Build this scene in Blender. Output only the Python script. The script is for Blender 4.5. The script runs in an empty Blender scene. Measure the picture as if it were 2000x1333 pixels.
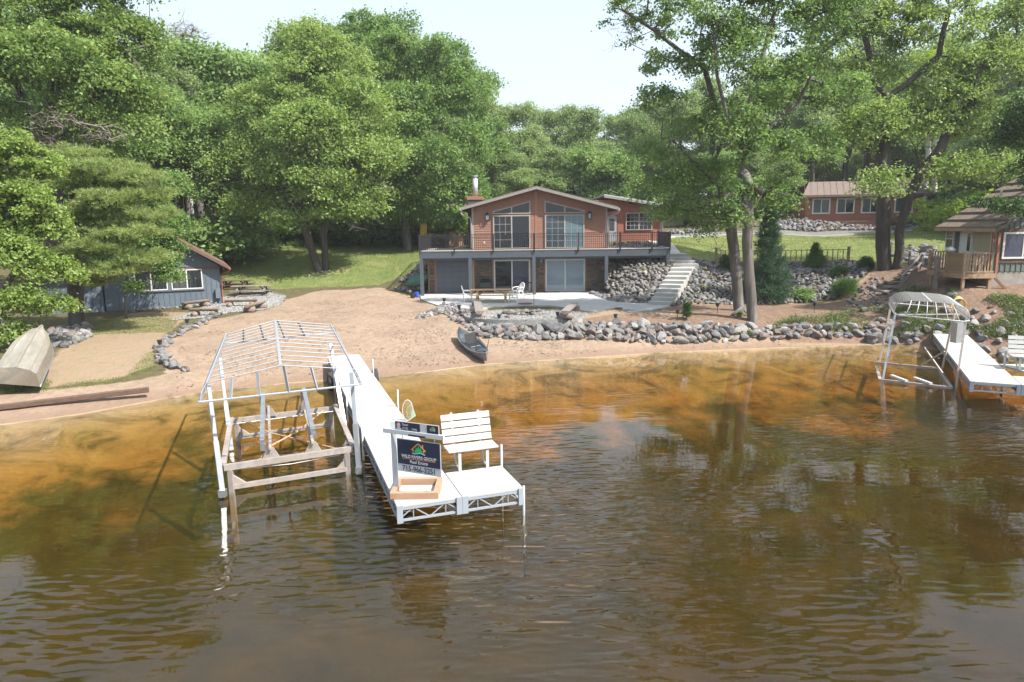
import bpy, bmesh, math, random
import numpy as np
from mathutils import Vector, Matrix
random.seed(7); rng = np.random.default_rng(7)
scene = bpy.context.scene
C = scene.collection
R = math.radians; HAZE = .00045
# ------------------------------------------------------------------ camera, sky, sun, exposure
f_px = 1333.0; CAM_H = 5.65; pitch = math.atan(226/1333.0); roll = math.atan(0.013)
FW = np.array([0, math.cos(pitch), -math.sin(pitch)]); U0 = np.array([0, math.sin(pitch), math.cos(pitch)]); R0 = np.array([1., 0, 0])
RT = math.cos(roll)*R0 - math.sin(roll)*U0; UP = math.sin(roll)*R0 + math.cos(roll)*U0; CAM = np.array([0, 0, CAM_H])
cd = bpy.data.cameras.new('camera'); cam = bpy.data.objects.new('camera', cd); C.objects.link(cam)
cd.sensor_width = 36; cd.lens = 36*f_px/2000; cd.clip_start = 0.1; cd.clip_end = 3000
cam.matrix_world = Matrix(((RT[0], UP[0], -FW[0], 0), (RT[1], UP[1], -FW[1], 0), (RT[2], UP[2], -FW[2], CAM_H), (0, 0, 0, 1)))
scene.camera = cam
SUN_EL = 50; SUN_AZ = -31     # azimuth measured from +X towards +Y
w = bpy.data.worlds.new('World'); scene.world = w; w.use_nodes = True
nt = w.node_tree; nt.nodes.clear()
sky = nt.nodes.new('ShaderNodeTexSky'); sky.sky_type = 'NISHITA'; sky.sun_disc = False
sky.sun_elevation = R(SUN_EL); sky.sun_rotation = R(90 - SUN_AZ); sky.air_density = 1.3; sky.dust_density = 3.0; sky.ozone_density = 1.2
bg = nt.nodes.new('ShaderNodeBackground'); bg.inputs[1].default_value = 0.15
out = nt.nodes.new('ShaderNodeOutputWorld')
# thin high cloud laid over the sky, the same all round
tc = nt.nodes.new('ShaderNodeTexCoord'); mp = nt.nodes.new('ShaderNodeMapping'); mp.inputs['Scale'].default_value = (1.2, 1.2, 5)
nz = nt.nodes.new('ShaderNodeTexNoise'); nz.inputs['Scale'].default_value = 2.2; nz.inputs['Detail'].default_value = 7; nz.inputs['Distortion'].default_value = .6
cr = nt.nodes.new('ShaderNodeValToRGB'); cr.color_ramp.elements[0].position = .35; cr.color_ramp.elements[0].color = (.55,)*3+(1,); cr.color_ramp.elements[1].position = .7; cr.color_ramp.elements[1].color = (.95,)*3+(1,)
mx = nt.nodes.new('ShaderNodeMix'); mx.data_type = 'RGBA'; mx.inputs[7].default_value = (2.05, 2.3, 2.55, 1)
L = nt.links
L.new(tc.outputs['Generated'], mp.inputs[0]); L.new(mp.outputs[0], nz.inputs[0]); L.new(nz.outputs[0], cr.inputs[0])
L.new(cr.outputs[0], mx.inputs[0]); L.new(sky.outputs[0], mx.inputs[6]); L.new(mx.outputs[2], bg.inputs[0]); L.new(bg.outputs[0], out.inputs[0])
sd = bpy.data.lights.new('sun', 'SUN'); sd.energy = 3.7; sd.angle = R(0.6); sd.color = (1, .95, .87)
sun = bpy.data.objects.new('sun', sd); C.objects.link(sun)
sdir = Vector((math.cos(R(SUN_EL))*math.cos(R(SUN_AZ)), math.cos(R(SUN_EL))*math.sin(R(SUN_AZ)), math.sin(R(SUN_EL))))
sun.rotation_euler = sdir.to_track_quat('Z', 'Y').to_euler()
scene.view_settings.view_transform = 'Standard'; scene.view_settings.look = 'None'; scene.view_settings.gamma = 1
scene.view_settings.exposure = 1.5
scene.render.engine = 'CYCLES'
scene.cycles.max_bounces = 8; scene.cycles.transparent_max_bounces = 12; scene.cycles.volume_bounces = 0
scene.cycles.caustics_reflective = False; scene.cycles.caustics_refractive = False
scene.cycles.sample_clamp_indirect = 6

# ------------------------------------------------------------------ photo geometry helpers (used only to work out real places)
def ray(u, v): return FW + (u-1000)/f_px*RT - (v-666.5)/f_px*UP
def pz(u, v, z): d = ray(u, v); return CAM + d*(z-CAM_H)/d[2]
def py(u, v, Y): d = ray(u, v); return CAM + d*Y/d[1]
def vec(p): return Vector((float(p[0]), float(p[1]), float(p[2])))

# ------------------------------------------------------------------ materials
MT = {}
def newmat(name):
    m = bpy.data.materials.new(name); m.use_nodes = True; n = m.node_tree; b = n.nodes['Principled BSDF']; MT[name] = m
    return m, n, b
def nd(n, t, **kw):
    x = n.nodes.new(t)
    for k, v in kw.items():
        if k in x.inputs: x.inputs[k].default_value = v
        else: setattr(x, k, v)
    return x
def mat(name, col, rough=.6, var=.18, scale=6., bump=.0, metal=0., bscale=None, spec=None, stretch=(1, 1, 1), dirt=None, obj_rand=0.):
    """colour varied by two octaves of noise in object space, plus fine relief"""
    m, n, b = newmat(name); l = n.links
    tcn = nd(n, 'ShaderNodeTexCoord'); mpn = nd(n, 'ShaderNodeMapping'); mpn.inputs['Scale'].default_value = stretch
    l.new(tcn.outputs['Object'], mpn.inputs[0])
    nn = nd(n, 'ShaderNodeTexNoise', Scale=scale, Detail=8., Roughness=.65); l.new(mpn.outputs[0], nn.inputs[0])
    rp = nd(n, 'ShaderNodeValToRGB'); e = rp.color_ramp.elements
    e[0].position = .3; e[1].position = .7
    e[0].color = tuple(c*(1-var) for c in col)+(1,); e[1].color = tuple(min(1, c*(1+var)) for c in col)+(1,)
    l.new(nn.outputs[0], rp.inputs[0]); last = rp.outputs[0]
    if dirt:
        n2 = nd(n, 'ShaderNodeTexNoise', Scale=scale*.23, Detail=6., Roughness=.7); l.new(mpn.outputs[0], n2.inputs[0])
        r2 = nd(n, 'ShaderNodeValToRGB'); r2.color_ramp.elements[0].position = .5; r2.color_ramp.elements[1].position = .72
        l.new(n2.outputs[0], r2.inputs[0])
        mm = nd(n, 'ShaderNodeMix', data_type='RGBA'); mm.inputs[7].default_value = tuple(dirt)+(1,)
        l.new(r2.outputs[0], mm.inputs[0]); l.new(last, mm.inputs[6]); last = mm.outputs[2]
    if obj_rand:
        oi = nd(n, 'ShaderNodeObjectInfo'); mr = nd(n, 'ShaderNodeMapRange'); mr.inputs[3].default_value = 1-obj_rand; mr.inputs[4].default_value = 1+obj_rand
        l.new(oi.outputs['Random'], mr.inputs[0]); hv = nd(n, 'ShaderNodeHueSaturation'); l.new(mr.outputs[0], hv.inputs['Value']); l.new(last, hv.inputs['Color']); last = hv.outputs[0]
    l.new(last, b.inputs['Base Color']); b.inputs['Roughness'].default_value = rough; b.inputs['Metallic'].default_value = metal
    if spec is not None: b.inputs['Specular IOR Level'].default_value = spec
    if bump:
        n3 = nd(n, 'ShaderNodeTexNoise', Scale=bscale or scale*5, Detail=6.); l.new(mpn.outputs[0], n3.inputs[0])
        bp = nd(n, 'ShaderNodeBump', Strength=1., Distance=bump); l.new(n3.outputs[0], bp.inputs['Height']); l.new(bp.outputs[0], b.inputs['Normal'])
    return m
mat('siding', (0.264, 0.128, 0.085), .6, .16, 2.5, .002, dirt=(0.221, 0.119, 0.085), bscale=30, stretch=(.4, 1, 2))
mat('siding_red', (0.255, 0.089, 0.055), .6, .12, 3, .002, stretch=(1, 1, .3))
mat('trim', (0.306, 0.281, 0.255), .5, .06, 4)
mat('rake', (0.225, 0.211, 0.194), .6, .1, 4)
mat('trim_white', (0.540, 0.540, 0.526), .45, .04, 4)
mat('fascia_grey', (0.060, 0.072, 0.089), .55, .12, 5, .001)
mat('rail_black', (.018, .018, .022), .4, .1, 5)
mat('roof_brown', (0.136, 0.102, 0.085), .8, .25, 6, .004, bscale=60)
mat('roof_red', (.12, .07, .058), .8, .3, 4, .004, bscale=50, stretch=(1, .3, .3))
mat('roof_shake', (0.14, 0.105, 0.082), .85, .35, 5, .006, bscale=40, dirt=(0.090, 0.075, 0.060))
mat('roof_metal', (0.385, 0.406, 0.420), .4, .08, 3)
mat('concrete', (0.378, 0.378, 0.365), .85, .08, 1.2, .002, bscale=40, dirt=(0.302, 0.294, 0.277))
mat('concrete_step', (0.357, 0.353, 0.340), .85, .1, 2, .002, bscale=40, dirt=(0.281, 0.272, 0.255))
mat('wood_new', (0.416, 0.272, 0.152), .7, .18, 4, .002, stretch=(.4, 3, 3), dirt=(0.336, 0.216, 0.128))
mat('wood_lumber', (0.360, 0.216, 0.140), .7, .22, 5, .003, stretch=(.6, 3, 3), dirt=(0.234, 0.126, 0.072))
mat('wood_grey', (0.196, 0.170, 0.153), .85, .35, 5, .006, stretch=(.5, 2, 2), dirt=(0.102, 0.085, 0.076))
mat('wood_dark', (.09, .055, .04), .85, .3, 6, .005, stretch=(.5, 2, 2))
mat('wood_deck', (0.304, 0.200, 0.120), .75, .25, 5, .003, dirt=(0.200, 0.144, 0.104))
mat('fence_wood', (0.255, 0.178, 0.119), .8, .3, 5, .003)
mat('log', (0.176, 0.132, 0.104), .9, .35, 7, .015, bscale=14, dirt=(0.240, 0.208, 0.176), stretch=(.3, 1, 1))
mat('bark', (0.102, 0.089, 0.079), .95, .35, 5, .03, bscale=9, stretch=(1, 1, .25), dirt=(0.221, 0.221, 0.204))
mat('bark_dark', (.06, .05, .043), .95, .35, 5, .03, bscale=9, stretch=(1, 1, .25), dirt=(.13, .125, .11))
mat('bark_birch', (.55, .53, .50), .8, .2, 5, .01, stretch=(1, 1, 2), dirt=(.08, .07, .06))
mat('twig', (0.170, 0.140, 0.128), .95, .25, 6)
mat('dock_white', (0.386, 0.386, 0.375), .55, .035, .8, .0006, bscale=90, dirt=(0.405, 0.400, 0.377))
mat('alu', (0.367, 0.385, 0.408), .38, .1, 6, .0005, metal=.75)
mat('alu_white', (0.269, 0.298, 0.340), .4, .05, 5)
mat('alu_stained', (0.312, 0.275, 0.254), .6, .25, 5, .001, metal=.2, dirt=(0.246, 0.164, 0.123))
mat('boat_alu', (0.255, 0.238, 0.204), .6, .35, 1.2, .003, metal=.2, dirt=(0.170, 0.128, 0.085), stretch=(.5, 2, 2))
mat('bench_white', (0.417, 0.417, 0.406), .45, .04, 3)
mat('plastic_white', (.72, .70, .66), .5, .05, 5)
mat('plastic_black', (.02, .02, .022), .5, .2, 6)
mat('rubber', (.03, .03, .032), .85, .3, 8, .004)
mat('steel', (.45, .46, .47), .45, .1, 8, metal=.55)
mat('rust', (.13, .055, .035), .85, .35, 9, .003)
mat('kayak_hull', (.15, .15, .165), .5, .25, 2.5, .001, dirt=(.09, .09, .10))
mat('kayak_deck', (.05, .06, .07), .5, .25, 4, .002)
mat('lime', (.45, .55, .08), .5, .1, 5)
mat('blue_cabin', (0.091, 0.117, 0.150), .6, .16, 3, .002, stretch=(1, 1, .25), dirt=(0.117, 0.139, 0.164))
mat('blue_cabin_lap', (0.079, 0.107, 0.140), .6, .16, 3, .002, dirt=(0.101, 0.122, 0.150))
mat('cottage_green', (0.098, 0.119, 0.106), .7, .2, 4, .003, stretch=(1, 1, .25), dirt=(0.076, 0.085, 0.085))
mat('cream', (0.360, 0.312, 0.204), .6, .06, 4)
mat('foundation', (0.255, 0.234, 0.212), .9, .25, 3, .01, bscale=12, dirt=(0.212, 0.204, 0.187))
mat('curtain', (.35, .42, .38), .9, .15, 8, stretch=(6, 1, .2))
mat('blinds', (.46, .55, .60), .6, .05, 3)
mat('tarp_green', (.05, .13, .10), .6, .2, 3, .01, bscale=6)
mat('blue_plastic', (.02, .08, .45), .5, .1, 5)
mat('yellow_plastic', (.75, .50, .04), .5, .08, 3)
mat('teal_hose', (.04, .38, .34), .5, .1, 5)
mat('yellow_hose', (.55, .40, .06), .5, .1, 5)
mat('red_wood', (.25, .115, .065), .7, .15, 4)
mat('garage_grey', (.085, .10, .13), .5, .1, 2)
mat('door_grey', (.30, .31, .34), .5, .06, 3)
mat('asphalt', (0.128, 0.123, 0.119), .9, .2, 3, .004, bscale=60)
mat('gravel_sheet', (0.221, 0.221, 0.217), .95, .45, 22, .02, bscale=30, dirt=(0.271, 0.254, 0.230))
mat('driftwood', (0.145, 0.136, 0.128), .9, .35, 6, .02, bscale=12)
mat('lantern_black', (.02, .018, .016), .45, .1, 6)
mat('sign_navy', (.017, .022, .05), .35, .1, 3)
mat('sign_white', (0.442, 0.468, 0.501), .4, .03, 3)
mat('sign_orange', (.70, .30, .07), .5, .05, 3)
mat('sign_green', (.01, .36, .12), .5, .05, 3)
mat('sign_blue', (.35, .50, .62), .5, .05, 3)
mat('skin', (.55, .36, .34), .6, .08, 20)
mat('net_green', (.35, .50, .38), .7, .1, 9)
mat('interior', (.045, .042, .04), .9, .3, 2)
def glassmat(name, col, rough=.04, spec=.5, coat=.22):
    m, n, b = newmat(name); b.inputs['Base Color'].default_value = tuple(col)+(1,); b.inputs['Roughness'].default_value = rough
    b.inputs['Specular IOR Level'].default_value = spec; b.inputs['Coat Weight'].default_value = coat; b.inputs['Coat Roughness'].default_value = .02; b.inputs['Coat IOR'].default_value = 1.7
    t = nd(n, 'ShaderNodeTexCoord'); q = nd(n, 'ShaderNodeTexNoise', Scale=1.3, Detail=2.); n.links.new(t.outputs['Object'], q.inputs[0])
    bp = nd(n, 'ShaderNodeBump', Strength=1., Distance=.004); n.links.new(q.outputs[0], bp.inputs['Height']); n.links.new(bp.outputs[0], b.inputs['Coat Normal'])
glassmat('glass_dark', (.012, .016, .02)); glassmat('glass_blue', (.03, .05, .07)); glassmat('glass_pale', (.20, .27, .33), coat=.5); glassmat('glass_teal', (.09, .15, .18))
glassmat('glass_screen', (.055, .06, .065), .5, .3, .2); glassmat('glass_mauve', (.05, .055, .085))

def tint_mat(name, cols, rough=.8, bump=.01, bscale=8., extra=None, spec=.3):
    """colour chosen per piece: 'tint' attribute (joined pieces) + object random (single pieces)"""
    m, n, b = newmat(name); l = n.links
    at = nd(n, 'ShaderNodeAttribute', attribute_name='tint'); oi = nd(n, 'ShaderNodeObjectInfo')
    a = nd(n, 'ShaderNodeMath', operation='ADD'); l.new(at.outputs['Fac'], a.inputs[0]); l.new(oi.outputs['Random'], a.inputs[1])
    fr = nd(n, 'ShaderNodeMath', operation='FRACT'); l.new(a.outputs[0], fr.inputs[0])
    rp = nd(n, 'ShaderNodeValToRGB'); cr = rp.color_ramp; cr.interpolation = 'LINEAR'
    while len(cr.elements) < len(cols): cr.elements.new(.5)
    for i, c in enumerate(cols): cr.elements[i].position = i/(len(cols)-1); cr.elements[i].color = tuple(c)+(1,)
    l.new(fr.outputs[0], rp.inputs[0])
    t = nd(n, 'ShaderNodeTexCoord'); q = nd(n, 'ShaderNodeTexNoise', Scale=bscale, Detail=6., Roughness=.7); l.new(t.outputs['Object'], q.inputs[0])
    mr = nd(n, 'ShaderNodeMapRange'); mr.inputs[1].default_value = .3; mr.inputs[2].default_value = .7; mr.inputs[3].default_value = .72; mr.inputs[4].default_value = 1.2; l.new(q.outputs[0], mr.inputs[0])
    mm = nd(n, 'ShaderNodeMix', data_type='RGBA', blend_type='MULTIPLY'); mm.inputs[0].default_value = 1
    l.new(rp.outputs[0], mm.inputs[6]); l.new(mr.outputs[0], mm.inputs[7]); l.new(mm.outputs[2], b.inputs['Base Color'])
    b.inputs['Roughness'].default_value = rough; b.inputs['Specular IOR Level'].default_value = spec
    bp = nd(n, 'ShaderNodeBump', Strength=1., Distance=bump); l.new(q.outputs[0], bp.inputs['Height']); l.new(bp.outputs[0], b.inputs['Normal'])
    return m, n, b, mm
tint_mat('rock', [(.12, .12, .125), (.19, .182, .175), (.09, .094, .10), (.20, .17, .155), (.15, .153, .16), (.27, .255, .24), (.105, .11, .118), (.165, .13, .118), (.14, .137, .133)], .8, .015)
tint_mat('stone_veneer', [(.12, .10, .085), (.20, .15, .11), (.09, .085, .085), (.25, .17, .12), (.14, .12, .11), (.075, .075, .08), (.19, .16, .13)], .85, .008, 14)
tint_mat('pebble', [(.20, .205, .21), (.30, .295, .28), (.15, .155, .17), (.36, .34, .31), (.22, .22, .215)], .85, .002, 30)
def leaf_mat(name, c0, c1, c2, trans=.47):
    m, n, b, mm = tint_mat(name, [c0, c1, c2, c1], .5, .0001, 3, spec=.35); l = n.links
    tr = nd(n, 'ShaderNodeBsdfTranslucent'); ms = nd(n, 'ShaderNodeMixShader'); ms.inputs[0].default_value = trans
    hs = nd(n, 'ShaderNodeHueSaturation', Value=1.25, Saturation=1.1); hs.inputs['Hue'].default_value = .485
    l.new(mm.outputs[2], hs.inputs['Color']); l.new(hs.outputs[0], tr.inputs[0])
    l.new(b.outputs[0], ms.inputs[1]); l.new(tr.outputs[0], ms.inputs[2]); l.new(ms.outputs[0], n.nodes['Material Output'].inputs[0])
leaf_mat('leaf_oak', (0.122, 0.203, 0.056), (0.188, 0.290, 0.078), (0.269, 0.370, 0.118))
leaf_mat('leaf_maple', (0.143, 0.216, 0.055), (0.206, 0.302, 0.072), (0.275, 0.378, 0.110))
leaf_mat('leaf_mid', (0.113, 0.202, 0.061), (0.173, 0.279, 0.085), (0.247, 0.358, 0.122))
leaf_mat('leaf_far_hazed', (0.153, 0.231, 0.090), (0.217, 0.306, 0.118), (0.281, 0.374, 0.152))  # paler green: distance haze painted into the leaf colour
leaf_mat('leaf_yellow', (.16, .25, .03), (.22, .32, .05), (.28, .37, .07))
leaf_mat('leaf_dark', (.035, .085, .025), (.06, .12, .03), (.08, .15, .04), .25)
leaf_mat('needle_pine', (0.157, 0.232, 0.075), (0.213, 0.289, 0.090), (0.280, 0.359, 0.120), .35)
leaf_mat('needle_spruce', (.03, .075, .04), (.045, .10, .05), (.06, .12, .055), .15)
leaf_mat('needle_cedar', (.045, .10, .025), (.07, .15, .035), (.10, .19, .045), .2)
leaf_mat('weed', (.055, .10, .025), (.09, .145, .04), (.15, .19, .065), .3)
leaf_mat('grass_blade', (.11, .155, .035), (.15, .205, .05), (.20, .22, .075), .3)

# ------------------------------------------------------------------ object helpers
def tag(o, label=None, cat=None, group=None, kind=None):
    if label: o['label'] = label
    if cat: o['category'] = cat
    if group: o['group'] = group
    if kind: o['kind'] = kind
    return o
def thing(name, label, cat, loc=(0, 0, 0), rz=0., group=None, rot=None):
    o = bpy.data.objects.new(name, None); C.objects.link(o); o.location = [float(x) for x in loc]; o.rotation_euler = rot or (0, 0, rz); o.empty_display_size = .2
    o['world'] = 0
    del o['world']
    return tag(o, label, cat, group)
def worldmat(o):
    m = Matrix.LocRotScale(o.location, o.rotation_euler, o.scale)
    return worldmat(o.parent) @ m if o.parent else m
def link(name, me, parent=None, loc=(0, 0, 0)):
    o = bpy.data.objects.new(name, me); C.objects.link(o); o.location = loc
    if parent: o.parent = parent
    return o
class MB:
    def __init__(s): s.v = []; s.f = []; s.t = []
    def add(s, vs, fs, t=0.):
        k = len(s.v); s.v += [tuple(float(c) for c in v) for v in vs]; s.f += [tuple(i+k for i in f) for f in fs]; s.t += [t]*len(vs); return s
    def box(s, c, d, rz=0., M=None, t=0.):
        hx, hy, hz = d[0]/2, d[1]/2, d[2]/2; cs, sn = math.cos(rz), math.sin(rz); vs = []
        for z in (-hz, hz):
            for x, y in ((-hx, -hy), (hx, -hy), (hx, hy), (-hx, hy)):
                p = Vector((x*cs-y*sn, x*sn+y*cs, z))
                if M: p = M @ Vector((x, y, z))
                vs.append((p.x+c[0], p.y+c[1], p.z+c[2]))
        return s.add(vs, [(3, 2, 1, 0), (4, 5, 6, 7), (0, 1, 5, 4), (1, 2, 6, 5), (2, 3, 7, 6), (3, 0, 4, 7)], t)
    def bb(s, x0, x1, y0, y1, z0, z1, t=0.): return s.box(((x0+x1)/2, (y0+y1)/2, (z0+z1)/2), (abs(x1-x0), abs(y1-y0), abs(z1-z0)), t=t)
    def bar(s, p, q, a, b=None, up=(0, 0, 1), t=0.):
        p = Vector([float(i) for i in p]); q = Vector([float(i) for i in q]); b = b or a; d = (q-p).normalized(); up = Vector(up)
        if abs(d.dot(up)) > .98: up = Vector((0, 1, 0))
        x = d.cross(up).normalized(); y = x.cross(d).normalized(); vs = []
        for o in (p, q):
            for i, j in ((-1, -1), (1, -1), (1, 1), (-1, 1)): vs.append(o + x*i*a/2 + y*j*b/2)
        return s.add(vs, [(3, 2, 1, 0), (4, 5, 6, 7), (0, 1, 5, 4), (1, 2, 6, 5), (2, 3, 7, 6), (3, 0, 4, 7)], t)
    def tube(s, path, r, n=6, cap=True):
        P = [Vector([float(i) for i in p]) for p in path]; k = len(s.v); rs = r if hasattr(r, '__len__') else [r]*len(P); pu = None
        for i, p in enumerate(P):
            d = (P[min(i+1, len(P)-1)]-P[max(i-1, 0)]).normalized()
            if pu is None: pu = d.orthogonal().normalized()
            pu = (pu - d*pu.dot(d)).normalized(); b = d.cross(pu)
            for j in range(n):
                a = 2*math.pi*j/n; q = p + (pu*math.cos(a)+b*math.sin(a))*rs[i]; s.v.append(tuple(q)); s.t.append(0.)
        for i in range(len(P)-1):
            for j in range(n): a = k+i*n+j; b2 = k+i*n+(j+1) % n; s.f.append((a, b2, b2+n, a+n))
        if cap: s.f.append(tuple(k+j for j in range(n))[::-1]); s.f.append(tuple(k+(len(P)-1)*n+j for j in range(n)))
        return s
    def prism(s, poly, y0, y1):   # polygon in x,z extruded along y
        n = len(poly); vs = [(x, y0, z) for x, z in poly]+[(x, y1, z) for x, z in poly]
        return s.add(vs, [tuple(range(n)), tuple(range(2*n-1, n-1, -1))]+[(i, i+n, (i+1) % n+n, (i+1) % n) for i in range(n)])
    def slab(s, poly, z0, z1):    # polygon in x,y extruded along z
        n = len(poly); vs = [(p[0], p[1], z0) for p in poly]+[(p[0], p[1], z1) for p in poly]
        return s.add(vs, [tuple(range(n))[::-1], tuple(range(n, 2*n))]+[(i, (i+1) % n, (i+1) % n+n, i+n) for i in range(n)])
    def build(s, name, m, parent=None, local=False, smooth=False, bevel=0., kind=None, M=None):
        """verts are world coordinates unless local=True (then in the parent's frame)"""
        V = np.array(s.v, dtype=float)
        if M is not None: V = np.array([tuple(M @ Vector(v)) for v in s.v])
        if parent is not None and not local:
            Wi = worldmat(parent).inverted(); V = np.array([tuple(Wi @ Vector(v)) for v in V])
        c = (V.min(0)+V.max(0))/2
        me = bpy.data.meshes.new(name); me.from_pydata((V-c).tolist(), [], s.f); me.materials.append(MT[m])
        if any(s.t):
            a = me.attributes.new('tint', 'FLOAT', 'POINT'); a.data.foreach_set('value', s.t)
        if smooth: me.polygons.foreach_set('use_smooth', [True]*len(me.polygons))
        o = link(name, me, parent, c)
        bm = bmesh.new(); bm.from_mesh(me); bmesh.ops.recalc_face_normals(bm, faces=bm.faces); bm.to_mesh(me); bm.free()
        if bevel:
            b = o.modifiers.new('bevel', 'BEVEL'); b.width = bevel; b.segments = 1; b.limit_method = 'ANGLE'
        if kind: o['kind'] = kind
        return o
def copy_tree(o, parent=None):
    c = o.copy(); C.objects.link(c); c.parent = parent
    for ch in list(o.children): copy_tree(ch, c)
    return c
def one(name, m, mb, label=None, cat=None, group=None, kind=None, **k):
    o = mb.build(name, m, None, **k); return tag(o, label, cat, group, kind)

# ------------------------------------------------------------------ terrain
shore_px = [(0, 832), (150, 812), (390, 768), (560, 750), (750, 738), (960, 712), (1100, 703), (1290, 690), (1500, 681), (1700, 675), (1760, 672), (1820, 680), (2000, 700)]
SH = np.array([pz(u, v, 0)[:2] for u, v in shore_px]); SH = np.vstack([[-120, -10], [-40, 12], SH, [34, 22], [120, 10]])
SH = SH[np.argsort(SH[:, 0])]
def shoreY(x): return np.interp(x, SH[:, 0], SH[:, 1])
CP = [(-7, 43, 1.12), (-8, 36, .85), (-2.5, 31.6, .55), (-1.4, 32.4, .75), (-12, 38, .95), (-12, 30, .72), (-15, 27, .65), (-15, 24.3, .45), (-12, 24.6, .35), (-20, 27, .95), (-20, 30, .85), (-23, 33, .88),
 (-19, 42, 1.0), (-25, 37, .9), (-22, 46, 1.1), (-30, 30, 1.0), (-30, 45, 1.3), (-18, 22, .5), (-40, 30, 1.5), (-40, 50, 2.5), (-6, 28, .25), (1.5, 29.5, .2), (-4.5, 34, .75),
 (-1.2, 34, 1.03), (1, 33.6, 1.05), (5, 33.2, 1.05), (8, 35, 1.1), (10, 33.6, 1.05), (15, 33.2, 1.0), (18, 34, 1.2), (1.5, 31.4, .4), (6.7, 30.6, .32), (11, 31, .32), (15, 31.2, .3), (18, 30.4, .3), (10, 37.3, 1.12), (15, 36, 1.1),
 (-5, 42, 1.13), (0, 38, 1.13), (5, 40, 1.13), (7.5, 38.6, 1.13), (3, 45, 1.13), (-5, 46, 1.13), (0, 36.5, 1.1), (5.5, 44, 1.15), (-13, 45, 1.12), (-10, 44, 1.15),
 (-7, 46.5, 1.6), (-7.5, 49, 2.4), (-6, 50, 3.0), (-15, 47.5, 1.35), (-15, 52.2, 2.4), (-9, 50, 2.2), (-9, 60, 3.6), (-15, 60, 3.75), (-24, 60, 3.8), (-24, 50, 1.9), (-18, 70, 4.6), (-5, 62, 3.9), (-35, 65, 4.4),
 (6.9, 42.3, 1.5), (8.3, 43.5, 2.5), (7.0, 45.0, 2.7), (9.5, 45.5, 3.3), (7, 47, 3.4), (10.3, 47.3, 3.85), (12.5, 50, 3.9), (12, 47.5, 3.3), (9.0, 41.2, 1.9), (10.3, 43.8, 2.7), (8.3, 39.6, 1.3), (5, 62, 4.1), (3, 52, 4.0),
 (15, 47.3, 3.0), (22, 46.3, 3.0), (14, 42, 2.1), (18, 41.5, 2.0), (12.5, 38.8, 1.2), (18, 38.4, 1.3), (22.5, 42, 2.8), (16, 56, 3.8), (16, 65.5, 4.45), (25, 56, 3.9), (25, 65, 4.5), (10, 60, 4.3), (35, 58, 4.6), (40, 66, 5.0),
 (29, 67.4, 4.65), (38, 67.4, 4.8), (29, 69.6, 5.75), (41, 69.6, 5.75), (30, 76, 5.8), (20, 72, 5.0), (16, 70, 4.7), (50, 70, 6),
 (20.5, 37.5, 1.9), (22.5, 38.5, 2.5), (21.5, 32.3, 2.3), (23, 33, 2.4), (23, 36, 2.7), (27, 31.5, 2.35), (31, 35, 2.8), (20, 30.9, .9), (22, 30.2, 1.2), (25, 28.5, 1.0), (24.5, 43, 3.0), (28, 45, 3.3), (34, 30, 2.2), (19.8, 34, 1.5),
 (-50, 90, 7), (-20, 90, 6.5), (0, 90, 6), (20, 90, 6.4), (50, 90, 7.5), (0, 75, 4.8), (-60, 60, 5), (60, 45, 5), (60, 70, 6.5)]
for x in list(range(-36, -16, 4))+list(range(-14, 22, 3))+[26, 32, 40]: CP.append((x, float(shoreY(x)), 0.))
CP = np.array(CP, float)
def _tps(CP, lam=.35):
    n = len(CP); d = np.hypot(CP[:, None, 0]-CP[None, :, 0], CP[:, None, 1]-CP[None, :, 1])
    K = np.where(d > 0, d*d*np.log(d+1e-9), 0); P = np.c_[np.ones(n), CP[:, :2]]
    A = np.zeros((n+3, n+3)); A[:n, :n] = K+lam*np.eye(n); A[:n, n:] = P; A[n:, :n] = P.T
    return np.linalg.solve(A, np.r_[CP[:, 2], 0, 0, 0])
TW = _tps(CP)
def sstep(t): t = np.clip(t, 0, 1); return t*t*(3-2*t)
def inpoly(x, y, P):
    P = np.asarray(P)[:, :2]; r = np.zeros(x.shape, bool); j = len(P)-1
    for i in range(len(P)):
        c = ((P[i, 1] > y) != (P[j, 1] > y)); den = P[j, 1]-P[i, 1]
        xi = (P[j, 0]-P[i, 0])*(y-P[i, 1])/(den if den else 1e-9)+P[i, 0]; r ^= c & (x < xi); j = i
    return r
PATW = [(-6.6, 44.5), (-5.2, 41.2), (-3.6, 38.2), (-2.6, 34.6), (4.0, 34.6), (5.6, 36.6), (7.5, 37.0), (9.6, 38.2), (9.4, 39.2), (7.6, 39.3), (6.2, 40.6), (5.2, 42.6), (4.6, 44.8), (5.0, 47), (-5.9, 47)]
TERW = [(-3.4, 38), (-2.7, 34.9), (-1.2, 34.0), (5, 33.7), (9, 33.9), (13, 33.7), (16, 33.9), (15.5, 36.5), (9.6, 38.0), (5, 42)]
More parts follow.
